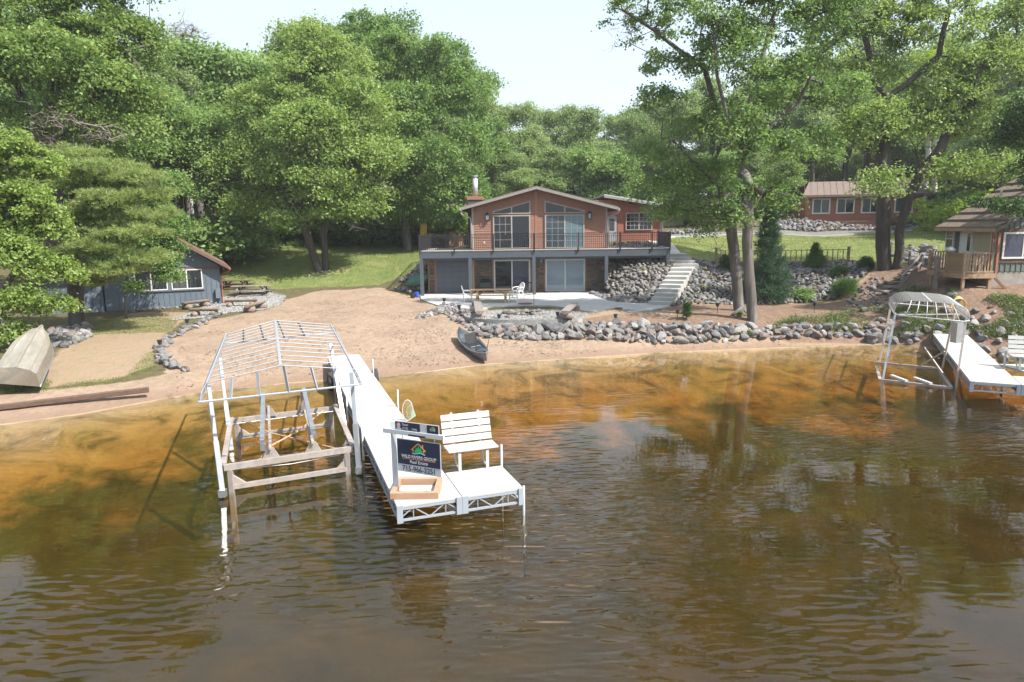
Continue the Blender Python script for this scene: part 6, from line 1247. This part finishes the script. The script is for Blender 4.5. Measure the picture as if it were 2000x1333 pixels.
# ------------------------------------------------------------------ playset beyond the deck
p = py(826, 465, 60); gp_ = g1(p[0], 60); pl = thing('playset', 'yellow slide and timber swing frame behind the left end of the deck', 'playset', (p[0], 60, gp_)); MB().bar((p[0], 59.6, gp_+.2), (p[0], 61, gp_+2.2), .55, .08).build('slide', 'yellow_plastic', pl)
x1_ = py(912, 440, 62)[0]; x0_ = py(872, 440, 62)[0]; MB().bar((x0_, 62, 5.75), (x1_, 62, 5.75), .12).build('swing_beam', 'wood_lumber', pl)
for x in (x0_, x1_):
    for s in (-1, 1): MB().bar((x, 62, 5.75), (x, 62+s*.8, 3.9), .1).build('frame_leg', 'wood_lumber', pl)
MB().bb(x0_+.3, x0_+1.5, 61, 62.2, 3.9, 5.2).build('climbing_deck', 'wood_lumber', pl)

# ================================================================== VEGETATION
def base(u, v, Y=None):
    if Y is None: return hit(u, v)
    p = py(u, v, Y); return np.array([p[0], Y, g1(p[0], Y)])
def TP(pts): return [py(u, v, Y) for u, v, Y in pts]
# --- the two tall oaks right of the steps (twin trunks rising from the boulder wall)
b1 = hit(1470, 628); b2_ = hit(1443, 607); Yt, Yu = b1[1], b2_[1]
tree('oak_tree', 'tall straight grey oak, the right one of the twin trunks on the boulder wall',
     [[b1]+TP([(1464, 520, Yt), (1458, 420, Yt), (1452, 340, Yt), (1447, 280, Yt)]), [py(1447, 280, Yt)]+TP([(1462, 200, Yt), (1490, 110, Yt), (1520, 10, Yt)]), [py(1450, 310, Yt)]+TP([(1500, 250, Yt+1), (1560, 200, Yt+1), (1600, 110, Yt+1)]), [py(1449, 290, Yt)]+TP([(1420, 230, Yt-.5), (1405, 150, Yt-1), (1400, 40, Yt-1)])], [.25, .11, .09, .09],
     [PL(1500, 30, Yt, 70, 55), PL(1590, 60, Yt+1, 80, 60), PL(1560, 170, Yt+1, 80, 55), PL(1480, 170, Yt, 60, 60), PL(1400, 60, Yt-1, 65, 50), PL(1640, 180, Yt+1, 60, 45), PL(1500, 290, Yt, 75, 45), PL(1580, 290, Yt+1, 60, 40), PL(1410, -30, Yt, 80, 50), PL(1520, -60, Yt, 90, 60), PL(1455, 380, Yt-.5, 45, 35), PL(1640, 10, Yt, 60, 50), PL(1460, 250, Yt-1, 50, 50), PL(1450, 110, Yt-1, 55, 60), PL(1500, 380, Yt+1, 55, 32), PL(1455, 430, Yt-.8, 30, 18), PL(1540, 400, Yt+1, 40, 20)],
     430, 'leaf_mid', 'bark', 62, (.42, .8), .19, 3, minz=6, dead=4)
tree('oak_tree', 'leaning oak with long bare limb, left one of the twin trunks',
     [[b2_]+TP([(1436, 500, Yu), (1424, 430, Yu), (1408, 370, Yu), (1390, 300, Yu)]), [py(1390, 300, Yu)]+TP([(1400, 215, Yu), (1375, 130, Yu), (1330, 100, Yu), (1275, 60, Yu), (1215, 20, Yu)]), [py(1408, 370, Yu)]+TP([(1360, 320, Yu), (1310, 270, Yu)]), [py(1392, 320, Yu)]+TP([(1430, 240, Yu+.5), (1440, 120, Yu+.5)])], [.27, .14, .08, .09],
     [PL(1215, 28, Yu, 50, 26), PL(1275, 60, Yu, 60, 34), PL(1330, 30, Yu, 60, 35), PL(1300, 130, Yu, 50, 30), PL(1370, 130, Yu, 55, 45), PL(1290, 200, Yu, 48, 34), PL(1340, 260, Yu, 60, 38), PL(1400, 240, Yu, 50, 50), PL(1310, 320, Yu, 55, 32), PL(1380, 350, Yu, 60, 38), PL(1345, 410, Yu, 50, 24), PL(1380, 445, Yu-.5, 42, 20), PL(1290, 415, Yu, 40, 18), PL(1260, -15, Yu, 60, 30), PL(1400, 420, Yu, 40, 25), PL(1300, 370, Yu, 55, 28), PL(1260, 300, Yu+1, 35, 25)],
     310, 'leaf_mid', 'bark', 52, (.38, .72), .18, 4, minz=5, dead=14)
# --- oak with forked trunk near the cottage
b3 = hit(1728, 527); Yr = b3[1]
tree('oak_tree', 'massive dark oak with forked trunk between the fence and the cottage',
     [[b3]+TP([(1722, 430, Yr), (1722, 340, Yr), (1724, 250, Yr), (1732, 190, Yr)]), [py(1732, 190, Yr)]+TP([(1705, 150, Yr), (1690, 60, Yr), (1650, 0, Yr)]), [py(1732, 190, Yr)]+TP([(1770, 165, Yr), (1830, 110, Yr), (1850, 20, Yr)]), [py(1705, 150, Yr)]+TP([(1650, 75, Yr), (1610, 90, Yr)])], [.42, .20, .17, .09],
     [PL(1660, 40, Yr, 80, 55), PL(1740, 60, Yr, 80, 60), PL(1830, 50, Yr, 80, 60), PL(1690, -50, Yr, 100, 50), PL(1820, -60, Yr, 110, 50), PL(1620, 130, Yr, 60, 45), PL(1700, 240, Yr-1, 70, 45), PL(1640, 270, Yr, 60, 40), PL(1780, 230, Yr, 70, 40), PL(1860, 160, Yr, 70, 50), PL(1720, 360, Yr-2, 38, 36), PL(1700, 150, Yr+1.5, 60, 45)],
     520, 'leaf_oak', 'bark_dark', 66, (.5, .95), .21, 5, minz=6, dead=8)
b4 = hit(1748, 525); b4[1] -= .2
tree('oak_tree', 'slim oak trunk leaning right from beside the massive forked oak',
     [[b4]+TP([(1758, 450, Yr-.5), (1775, 380, Yr-.8), (1800, 340, Yr-1), (1840, 290, Yr-1), (1872, 215, Yr-1)]), [py(1800, 340, Yr-1)]+TP([(1790, 290, Yr-1), (1760, 240, Yr-1)])], [.27, .09],
     [PL(1880, 190, Yr-1, 60, 40), PL(1930, 240, Yr-1, 70, 45), PL(1830, 240, Yr-1, 50, 35), PL(1960, 130, Yr-1, 80, 50), PL(1870, 330, Yr-1.5, 60, 30), PL(1960, 330, Yr-2, 60, 30), PL(2010, 50, Yr, 80, 60)],
     330, 'leaf_oak', 'bark_dark', 60, (.5, .9), .2, 6, minz=4)
tree('overhanging_tree', 'dark leafy branches hanging over the cottage roof from beyond the right edge',
     [[np.array([29.5, 33.6, 2.5]), np.array([29.3, 33.6, 9.0]), np.array([28.6, 33.6, 13.])]], [.3],
     [PL(1985, 410, 31, 55, 22), PL(1930, 400, 31, 38, 14), PL(2040, 340, 32, 60, 50), PL(2030, 220, 32, 70, 50), PL(1990, 260, 33, 50, 35)], 170, 'leaf_dark', 'bark_dark', 70, (.4, .7), .16, 7)
# --- double trunk oak on the left lawn
b5 = hit(622, 530); Yo = b5[1]; b5b = b5+np.array([.5, .3, 0])
tree('oak_tree', 'broad oak with two dark trunks in a V on the left lawn',
     [[b5]+TP([(605, 480, Yo), (585, 420, Yo), (560, 380, Yo), (520, 330, Yo)]), [b5b]+TP([(630, 460, Yo+.5), (640, 400, Yo+.5), (650, 340, Yo+.5), (660, 250, Yo+1)]), [py(585, 420, Yo)]+TP([(600, 350, Yo), (590, 260, Yo), (580, 150, Yo)])], [.31, .28, .14],
     [PL(590, 160, Yo, 80, 60), PL(650, 130, Yo+2, 80, 60), PL(520, 220, Yo, 75, 55), PL(700, 220, Yo, 80, 60), PL(610, 260, Yo-2, 90, 60), PL(690, 320, Yo-2, 80, 48), PL(560, 340, Yo-2, 70, 40), PL(640, 365, Yo-2.5, 70, 38), PL(740, 300, Yo, 55, 50), PL(480, 300, Yo, 55, 40), PL(600, 90, Yo+2, 70, 45), PL(720, 385, Yo-1, 45, 26), PL(520, 390, Yo, 45, 26), PL(570, 420, Yo-2, 50, 18), PL(470, 400, Yo-1, 40, 24), PL(680, 410, Yo-2, 45, 20), PL(430, 340, Yo, 45, 40)],
     800, 'leaf_oak', 'bark_dark', 70, (.6, 1.15), .26, 8, minz=4, dead=26)
b6 = hit(797, 490); Yq = b6[1]
tree('oak_tree', 'tall oak with single dark trunk left of the deck',
     [[b6]+TP([(793, 440, Yq), (790, 390, Yq), (800, 320, Yq), (815, 220, Yq), (820, 120, Yq)]), [py(795, 360, Yq)]+TP([(840, 320, Yq), (900, 280, Yq)]), [py(795, 380, Yq)]+TP([(760, 340, Yq), (740, 280, Yq)])], [.37, .15, .15],
     [PL(770, 120, Yq, 70, 60), PL(720, 70, Yq+3, 60, 40), PL(860, 130, Yq, 65, 55), PL(800, 220, Yq-2, 80, 55), PL(890, 200, Yq, 60, 55), PL(910, 290, Yq-1, 60, 50), PL(830, 310, Yq-3, 80, 50), PL(760, 380, Yq-2, 60, 35), PL(850, 385, Yq-2, 70, 40), PL(905, 370, Yq-2, 45, 40), PL(750, 300, Yq-1, 60, 50), PL(800, 415, Yq-1, 70, 22), PL(930, 180, Yq+1, 28, 30), PL(780, 60, Yq+2, 35, 30)],
     700, 'leaf_mid', 'bark', 70, (.65, 1.2), .28, 9, minz=4, dead=12)
# --- big oak and pine on the left
b7 = base(104, 600, 40.5)
tree('oak_tree', 'huge bright oak filling the upper left corner behind the pine',
     [[b7]+TP([(104, 420, 40.5), (100, 300, 40.5), (110, 200, 40), (130, 120, 40)]), [py(100, 300, 40.5)]+TP([(60, 220, 40), (20, 140, 39)]), [py(102, 290, 40.5)]+TP([(150, 220, 39.5), (220, 170, 39), (270, 130, 39)])], [.5, .25, .25],
     [PL(60, 40, 39, 110, 70), PL(170, 30, 40, 90, 60), PL(240, 90, 40, 70, 60), PL(100, 120, 37, 100, 60), PL(20, 130, 37, 90, 60), PL(190, 170, 38, 90, 50), PL(270, 190, 40, 55, 50), PL(60, -50, 40, 130, 60), PL(190, -50, 40, 100, 55), PL(290, 80, 41, 38, 30), PL(150, 240, 38, 70, 32), PL(250, 260, 39, 60, 38), PL(10, 230, 38, 60, 32), PL(200, 310, 39, 50, 25)],
     760, 'leaf_oak', 'bark_dark', 66, (.55, 1.05), .23, 10, minz=4, dead=10)
def twig_tree(name, label, trunk, r0, cs, per=26, L_=1.3, group=None, nclump=70):
    b_ = np.array(trunk[0][0]); t = thing(name, label, 'bare tree', b_, group=group); cl = lobe_clumps(cs, nclump, 5, .2, -1)
    V, F = skeleton(trunk, cl, r0, 4, .02, minz=1); npmesh('trunk', 'twig', V-b_, F, None, t, smooth=True); V, F = twigs(cl, per, L_, 3, .014); npmesh('twigs', 'twig', V-b_, F, None, t); return t
twig_tree('dead_branches', 'tangle of bare grey dead branches above the pine', [[py(104, 330, 39.5), py(110, 260, 38), py(150, 240, 36.5), py(200, 250, 36)], [py(104, 330, 39.5), py(60, 250, 37), py(80, 225, 36.5)]], [.09, .09], [PL(130, 235, 36.3, 70, 26), PL(200, 260, 36, 60, 22), PL(90, 275, 36.3, 45, 16)], 6, .9, nclump=45)
twig_tree('bare_tree', 'bare leafless treetop against the sky at the upper left', [[base(355, 300, 62), py(357, 150, 62), py(360, 80, 62)]], [.25], [PL(370, 60, 62, 38, 22), PL(350, 70, 62, 15, 18)], 6, 1.4, nclump=44)
b8 = hit(150, 640); Yp = b8[1]; pn = thing('white_pine', 'white pine with layered soft needle boughs in front of the blue cabin', 'pine tree', b8)
plates = [(200, 330, 33.3, 90, 18), (270, 345, 33, 60, 16), (140, 360, 33, 70, 18), (230, 388, 32.6, 85, 20), (290, 420, 32.6, 50, 18), (150, 420, 32.8, 70, 20), (250, 450, 32.2, 80, 18), (190, 480, 32.4, 70, 18), (290, 500, 32, 45, 15), (230, 525, 32, 55, 16), (120, 500, 33.2, 50, 22), (140, 300, 33.5, 55, 18), (180, 545, 32.3, 40, 12), (310, 380, 33.2, 35, 12), (70, 420, 33.5, 50, 22), (90, 345, 33.6, 50, 18)]
lb_ = [PL(u, v, Y, ru, rv, ru*.8) for u, v, Y, ru, rv in plates]; cl = lobe_clumps(lb_, 640, 31, .2, -1); V, F = skeleton([[b8]+TP([(146, 560, Yp), (142, 450, Yp), (140, 330, Yp), (145, 260, Yp)])], cl, [.36], 31, .016, minz=1.8)
npmesh('trunk', 'bark_dark', V-b8, F, None, pn, smooth=True); V, F, T = needles(cl, rng.uniform(.35, .6, len(cl)), 34, .20, .011, .30, 5); npmesh('crown', 'needle_pine', V-b8, F, T, pn)
tree('maple_tree', 'bright green maple leaning in from the left edge over the beached boat',
     [[np.array([-27.5, 29.5, 1.0]), np.array([-27., 29.3, 4.]), np.array([-26, 29, 8.]), np.array([-25.5, 29, 11])]], [.35],
     [PL(20, 300, 28.5, 65, 40), PL(70, 330, 29, 50, 34), PL(40, 400, 28, 60, 42), PL(90, 440, 28.5, 45, 34), PL(30, 500, 27.5, 55, 40), PL(95, 530, 28, 50, 34), PL(40, 590, 27.2, 55, 30), PL(110, 600, 28, 36, 22), PL(10, 650, 26.8, 40, 28), PL(-30, 450, 28, 60, 120)], 520, 'leaf_maple', 'bark', 60, (.32, .6), .17, 11, minz=1.2)
tree('sapling', 'young thin maple sapling in front of the blue cabin wall', [[hit(246, 622)]+TP([(247, 580, 36.5), (250, 530, 36.8), (262, 480, 37)])], [.07],
     [PL(265, 470, 37, 60, 30), PL(320, 440, 37.3, 45, 28), PL(215, 505, 36.6, 40, 22), PL(280, 520, 36.5, 40, 20), PL(335, 480, 37.3, 25, 16), PL(260, 560, 36.2, 20, 8), PL(290, 400, 37.5, 50, 28), PL(330, 360, 38, 40, 26), PL(350, 440, 38, 30, 24), PL(305, 505, 37, 40, 26), PL(330, 535, 37, 22, 16), PL(300, 470, 37, 40, 24)], 300, 'leaf_mid', 'bark', 60, (.35, .6), .17, 12, minz=2)
# --- woods: prototypes copied with their parts
def proto(seed, H_, spread, lm, bk, n_=300, per=60, L_=.34, trunkh=.42, loose=0):
    r = random.Random(seed); lob = []
    for i in range(11+loose):
        a = r.random()*6.283; h_ = r.uniform(trunkh, .93); rr_ = spread*(1-.55*max(0, h_-.55)/.4)*r.uniform(.25, .75); lob.append((rr_*math.cos(a), rr_*math.sin(a), H_*h_, spread*r.uniform(.35, .55), spread*r.uniform(.35, .55), H_*r.uniform(.07, .12)))
    lob.append((0, 0, H_*.92, spread*.4, spread*.4, H_*.09))
    tr = [[np.zeros(3), np.array([r.gauss(0, .3), 0, H_*.3]), np.array([r.gauss(0, .6), r.gauss(0, .5), H_*.6]), np.array([r.gauss(0, .8), 0, H_*.86])]]
    return tree('forest_tree', 'x', tr, [.30], lob, n_, lm, bk, per, (.75, 1.35), L_, seed, minz=H_*.2)
PR = [proto(101, 17, 4.6, 'leaf_far_hazed', 'bark'), proto(102, 20, 4.2, 'leaf_far_hazed', 'bark_dark'), proto(103, 15, 5., 'leaf_mid', 'bark'), proto(104, 18, 3.6, 'leaf_far_hazed', 'bark_dark', 240, 60, .32, .35, 3), proto(105, 13, 4.0, 'leaf_oak', 'bark_dark')]
PH = [17, 20, 15, 18, 13]; used = set()
def region(u, left):
    tab = [(100, 'at the far left edge'), (300, 'behind the pine'), (450, 'above the blue cabin'), (580, 'left of the V shaped oak'), (720, 'behind the V shaped oak'), (860, 'behind the tall oak by the deck'), (940, 'behind the left end of the deck'), (1020, 'above the chimney'), (1120, 'above the roof peak of the lake house'), (1225, 'above the right roof slope'), (1340, 'between the house and the twin trees'), (1450, 'left of the twin trees'), (1560, 'behind the dark spruce'), (1700, 'around the left half of the red cabin'), (1800, 'behind the forked oak'), (1900, 'behind the birches'), (9999, 'behind the green cottage')]
    for a, t in tab:
        if u < a: return t
def put(k, u, Y, vtop, label, group, rz=None):
    p = py(u, 450, Y); z = g1(p[0], Y)-.1; h_ = py(u, vtop, Y)[2]-z; s = h_/PH[k]
    o = PR[k] if k not in used else copy_tree(PR[k]); used.add(k); o.location = (p[0], Y, z); o.rotation_euler = (0, 0, rz if rz is not None else random.uniform(0, 6.28)); sx_ = min(max(s, .75), 1.25); o.scale = (sx_, sx_, s); wd_ = region(u, 0); row_ = 'nearer' if Y < 68 else ('middle' if Y < 86 else 'farthest')
    o['label'] = ('pale green' if k in (0, 1, 3) else 'fuller green')+' forest tree in the '+row_+' row '+wd_; o['category'] = 'tree'; o['group'] = 'forest trees '+wd_; return o
LW, CWd, RW = 'one of the leafy trees in the woods behind the left lawn', 'one of the pale trees on the far ridge behind the lake house', 'one of the trees in the woods behind the right lawn and red cabin'
random.seed(21)
for u, Y, vt in [(330, 58, 95), (400, 62, 95), (470, 66, 118), (440, 74, 110), (370, 78, 100), (530, 76, 110), (500, 84, 112), (300, 70, 100), (560, 70, 100), (640, 82, 55), (690, 78, 60), (745, 84, 60), (590, 88, 80), (800, 80, 110), (850, 84, 90), (905, 80, 140), (940, 90, 170), (720, 72, 140), (240, 64, 90), (170, 62, 60), (80, 62, 40), (0, 60, 20), (-90, 55, 10), (-160, 60, 0), (-60, 75, 10), (880, 72, 230), (300, 52, 170), (420, 54, 220), (350, 56, 230)]:
    put(random.choice([0, 1, 2, 2, 4]), u, Y, vt, LW, 'leafy trees in the woods behind the left lawn')
for u, Y, vt in [(985, 92, 205), (1030, 86, 200), (1075, 96, 215), (1110, 90, 205), (1150, 84, 215), (1190, 98, 225), (1230, 88, 215), (1265, 94, 195), (1010, 78, 300), (1080, 80, 290), (1170, 84, 310), (1225, 88, 300), (960, 84, 260), (1300, 92, 190), (1130, 104, 220), (1050, 108, 215), (1210, 106, 230)]:
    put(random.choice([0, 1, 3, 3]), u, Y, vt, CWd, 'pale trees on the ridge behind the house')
for u, Y, vt in [(1330, 84, 180), (1380, 90, 150), (1430, 84, 190), (1480, 92, 130), (1530, 86, 120), (1580, 80, 180), (1640, 86, 110), (1690, 84, 130), (1750, 86, 100), (1800, 80, 140), (1850, 84, 100), (1900, 78, 120), (1950, 74, 100), (2000, 80, 60), (2060, 70, 60), (1560, 96, 90), (1680, 100, 70), (1820, 98, 60), (1930, 60, 210), (1985, 54, 180), (2060, 52, 120), (1880, 66, 230), (1510, 78, 300), (1400, 76, 300), (1460, 80, 280), (2120, 60, 40), (2200, 62, 40), (1345, 82, 330)]:
    put(random.choice([0, 1, 2, 4]), u, Y, vt, RW, 'trees in the woods behind the right lawn')
# understory bushes: one prototype per kind, copied
def bush_proto(name, seed, lm, n_=46, per=60, L_=.22, H_=2.2, rad=1.5):
    r = np.random.default_rng(seed); lob = [(r.normal(0, .5)*rad*.6, r.normal(0, .5)*rad*.5, H_*r.uniform(.2, .65), rad*.6, rad*.6, H_*.35) for _ in range(5)]
    return tree(name, 'x', [[np.zeros(3), np.array([.1, 0, .6])]], [.05], lob, n_, lm, 'bark', per, (.4, .7), L_, seed, cat='bush', minz=.2)
BP = [bush_proto('bush', 201, 'leaf_mid'), bush_proto('bush', 202, 'leaf_oak'), bush_proto('bush', 203, 'leaf_yellow', 34)]; bused = set()
BP += [tree('thicket_bush', 'x', [[np.zeros(3), np.array([.1, 0, 1.6])]], [.1], [(1.2*math.cos(i*1.3+q), 1.2*math.sin(i*2.1), 1+.62*i, 1.5, 1.5, 1.1) for i in range(11)], 150, lm_, 'bark', 60, (.6, 1.), .30, 210+q, cat='bush', minz=.3) for q, lm_ in ((0, 'leaf_mid'), (1, 'leaf_far_hazed'))]
def bush(k, u, Y, hgt, label, group, wd=1.):
    p = py(u, 450, Y); z = g1(p[0], Y)-.1; o = BP[k] if k not in bused else copy_tree(BP[k]); bused.add(k); o.location = (p[0], Y, z); s = hgt/(2.2 if k < 3 else 8.); o.scale = (s*wd, s*wd, s); o.rotation_euler = (0, 0, random.uniform(0, 6.28)); wd_ = region(u, 0)
    o['label'] = {0: 'low mid green undergrowth bush', 1: 'low bright green undergrowth bush', 2: 'sunlit yellow green bush', 3: 'tall dark green thicket', 4: 'tall pale green thicket'}[k]+' in the woods '+wd_; o['category'] = 'bush'; o['group'] = 'bushes '+wd_
for i in range(44): u = -250+i*34; bush(random.choice([3, 3, 4]), u+random.uniform(-10, 10), random.uniform(76, 90) if u > 200 else random.uniform(58, 66), random.uniform(6.5, 9.5), 'one of the tall thicket bushes deep in the left woods', 'tall thicket deep in the left woods', 1.1)
for i in range(34): u = 940+i*40; bush(random.choice([3, 4, 4]), u+random.uniform(-10, 10), random.uniform(92, 102), random.uniform(7, 10), 'one of the tall thicket bushes deep in the woods behind the house and driveway', 'tall thicket deep in the right woods', 1.2)
G1 = 'one of the undergrowth bushes along the forest edge behind the left lawn'; G2 = 'one of the undergrowth bushes in the shade behind the driveway'
for i in range(34): bush(random.choice([0, 0, 1]), 430+i*15+random.uniform(-8, 8), random.uniform(62.5, 70), random.uniform(2.2, 4.5), G1, 'undergrowth along the left forest edge', 1.2)
for i in range(12): bush(random.choice([0, 1]), 250+i*20, random.uniform(52, 60), random.uniform(2.5, 4.5), G1, 'undergrowth along the left forest edge', 1.2)
for i in range(30): bush(random.choice([0, 1, 1]), 1300+i*26+random.uniform(-9, 9), random.uniform(74, 80) if 1300+i*26 < 1840 else random.uniform(60, 72), random.uniform(2, 4.2), G2, 'undergrowth behind the driveway', 1.3)
for u, Y, h_ in ((1830, 62, 3.2), (1870, 58, 3.0), (1905, 55, 3.6), (1790, 74, 4.5), (1950, 50, 4)): bush(2, u, Y, h_, 'one of the sunlit yellow green bushes between the red cabin and the cottage', 'sunlit bushes behind the cottage', 1.2)
# birches
for i, (u, Y, lab_) in enumerate(((1806, 72, 'left one of two white birch trunks right of the red cabin'), (1822, 70, 'right one of two white birch trunks right of the red cabin'))):
    b_ = base(u, 430, Y); tree('birch_tree', lab_, [[b_]+TP([(u+4, 340, Y), (u+10, 230, Y), (u+14, 130, Y)])], [.26], [PL(u+10, 150, Y, 50, 50), PL(u+20, 230, Y, 45, 35), PL(u-10, 260, Y, 30, 20)], 60, 'leaf_yellow', 'bark_birch', 50, (.6, 1), .26, 60+i, minz=7)
for i, (u, Y) in enumerate(((355, 58), (372, 60), (345, 64))): b_ = base(u, 450, Y); tree('birch_tree', ['thin pale trunk left of the dark oak limbs in the woods', 'second thin pale trunk right of the first above the blue cabin', 'third pale trunk deepest in the woods above the blue cabin'][i], [[b_]+TP([(u+1, 340, Y), (u-2, 230, Y)])], [.13], [PL(u, 180, Y, 30, 40)], 24, 'leaf_far_hazed', 'bark_birch', 40, (.6, 1), .26, 70+i, minz=9)
# --- shrubs
def shrub(name, label, u, v, rw, rh, lm, n_=40, per=90, L_=.09, seed=1, needle=True, cone=False):
    p = hit(u, v); s = f_px/p[1]; w_, h_ = rw/s, rh/s; t = thing(name, label, 'shrub', p); r = np.random.default_rng(seed)
    if cone:
        k = r.random(n_)**1.15; a = r.random(n_)*6.283; k = np.clip(k, 0, .97); rr_ = w_*(1-k)**.85*(.35+.75*r.random(n_)); cl = np.c_[p[0]+rr_*np.cos(a), p[1]+rr_*np.sin(a), p[2]+.15+k*h_*2]; cr_ = np.maximum(.16, w_*.34*(1-k*.6))
    else: cl = lobe_clumps([(p[0], p[1], p[2]+h_*.8, w_*.8, w_*.8, h_*.9)], n_, seed, .45, -.5)+r.normal(0, w_*.09, (n_, 3)); cr_ = w_*r.uniform(.2, .42, n_)
    if needle: V, F, T = needles(cl, cr_, per//6, L_, .007, .8, seed)
    else: V, F, T = leaves(cl, cr_, per, L_, .6, .8, seed=seed)
    npmesh('foliage', lm, V-p, F, T, t); MB().tube([p, p+np.array([0, 0, h_])], .04, 6).build('stem', 'bark', t); return t
shrub('spruce', 'dense dark spruce behind the right twin trunk', 1497, 588, 44, 90, 'needle_spruce', 300, 220, .20, 81, cone=True)
shrub('cedar_shrub', 'dark dwarf cedar against the left end of the fence', 1424, 532, 22, 19, 'needle_spruce', 60, 180, .12, 82, cone=False)
shrub('cedar_shrub', 'upright green cedar in front of the fence middle', 1592, 527, 21, 23, 'needle_cedar', 90, 200, .12, 83, cone=True)
shrub('cedar_shrub', 'small dark shrub just left of the massive forked oak', 1691, 529, 16, 14, 'needle_spruce', 50, 180, .11, 84)
shrub('cedar_shrub', 'round golden green cedar low on the rock slope', 1646, 582, 28, 20, 'needle_cedar', 90, 220, .12, 85)
shrub('juniper', 'flat spreading juniper above the round cedar', 1640, 540, 20, 8, 'needle_cedar', 40, 160, .12, 86)
shrub('leafy_shrub', 'leafy green shrub growing among the stones right of the spruce', 1566, 588, 24, 13, 'leaf_mid', 40, 70, .11, 87, False)
shrub('leafy_shrub', 'small weak shrub on stones close beside the spruce', 1530, 575, 12, 9, 'leaf_mid', 14, 60, .11, 88, False)
shrub('sapling', 'tiny bright green pine sapling on the bare terrace', 1341, 626, 7, 13, 'needle_cedar', 26, 120, .12, 89, cone=True)
shrub('leafy_shrub', 'bright leaf tuft at the base of the left twin trunk', 1445, 620, 8, 6, 'leaf_maple', 10, 60, .11, 90, False)
# --- ground cover on the right bank, grass tufts
def cover(label, poly, n_, crad, L_, lm, seed, per=46, lift=.12, flat=.5):
    pts = sample_poly(poly, .12, n_, seed); r = np.random.default_rng(seed); k = np.array([math.sin(x*1.7+seed)+math.sin(y*2.3+x) for x, y in pts]); pts = pts[k > -.25]
    c = np.c_[pts, gz(pts[:, 0], pts[:, 1])+lift]; V, F, T = leaves(c, r.uniform(*crad, len(c)), per, L_, .6, flat, seed=seed); o = npmesh('ground_cover', lm, V-c.mean(0), F, T, None, c.mean(0)); tag(o, label, 'weeds', kind='stuff')
W = lambda px: [tuple(hit(u, v)[:2]) for u, v in px]
cover('weeds growing through the boulders right of the twin trees', W([(1495, 650), (1560, 655), (1660, 652), (1725, 650), (1728, 608), (1700, 604), (1640, 618), (1560, 622), (1500, 640)]), 150, (.16, .34), .075, 'weed', 301, 60, .14, .8)
cover('weedy bank below the cottage porch', W([(1725, 650), (1800, 655), (1860, 660), (1900, 655), (1960, 680), (2000, 690), (2040, 680), (2040, 590), (1950, 582), (1900, 600), (1860, 600), (1800, 606), (1740, 606)]), 520, (.14, .34), .075, 'weed', 302, 60, .14, .8)
cover('weeds around the path steps', W([(1770, 560), (1860, 570), (1870, 590), (1790, 596), (1740, 590)]), 90, (.14, .3), .075, 'weed', 303, 60, .12, .8)
cover('sparse weeds at the waterline boulders under the twin trees', W([(1440, 658), (1500, 660), (1500, 645), (1450, 640)]), 14, (.15, .3), .11, 'weed', 304)
cover('green fringe plants at the forest edge of the left lawn', [(-28, 60.5), (-20, 62), (-10, 63), (-3, 64), (-3, 66), (-28, 66)], 420, (.4, .8), .2, 'leaf_mid', 305, 36, .3)
cover('woodland floor plants below the left trees', [(-34, 48), (-24, 50), (-22, 60), (-3, 66), (-3, 80), (-40, 80)], 700, (.5, 1.), .26, 'leaf_dark', 306, 26, .3)
def tufts(label, poly, n_, h_, seed, lm='grass_blade', dens=7, dm=.09):
    pts = sample_poly(poly, dm, n_, seed); r = np.random.default_rng(seed); P = np.repeat(np.c_[pts, gz(pts[:, 0], pts[:, 1])-.01], dens, 0); P[:, :2] += r.normal(0, .05, (len(P), 2)); d = unit(np.c_[r.normal(0, .45, (len(P), 2)), np.ones(len(P))])
    s = unit(np.cross(d, r.normal(size=d.shape)))*.009; V = np.stack([P-s, P+s, P+d*h_*(.5+r.random((len(P), 1)))], 1).reshape(-1, 3); T = np.repeat(np.clip(r.random(len(P))*.7, .01, .7), 3); c = V.mean(0)
    tag(npmesh('grass', lm, V-c, np.arange(len(V)).reshape(-1, 3), T, None, c), label, 'grass', kind='stuff')
tufts('short patchy grass on the left bank above the timber', W([(110, 762), (230, 748), (300, 722), (310, 690), (290, 690), (250, 735), (120, 752)]), 2600, .07, 401)
tufts('thin grass in front of the blue cabin', W([(180, 655), (330, 650), (350, 625), (250, 618), (190, 630)]), 2200, .07, 402)
tufts('mown grass of the left lawn', lawnL, 9000, .10, 403, dm=.13, dens=5); tufts('mown grass of the right lawn', lawnR, 12000, .09, 404, dm=.14, dens=5)
tufts('long grass around the upturned boat', W([(0, 775), (90, 765), (100, 745), (60, 750), (0, 762)]), 900, .14, 405)
# light summer haze in the air
m, n, b = newmat('haze'); n.nodes.remove(b); pv = nd(n, 'ShaderNodeVolumePrincipled', Density=HAZE); pv.inputs['Color'].default_value = (.93, .96, 1, 1); pv.inputs['Anisotropy'].default_value = .2
n.links.new(pv.outputs[0], n.nodes['Material Output'].inputs['Volume'])
one('haze', 'haze', MB().bb(-425, 425, -425, 1500, -9, 45), 'thin pale summer haze over the whole lake shore', 'haze', kind='stuff')
bpy.context.view_layer.update()
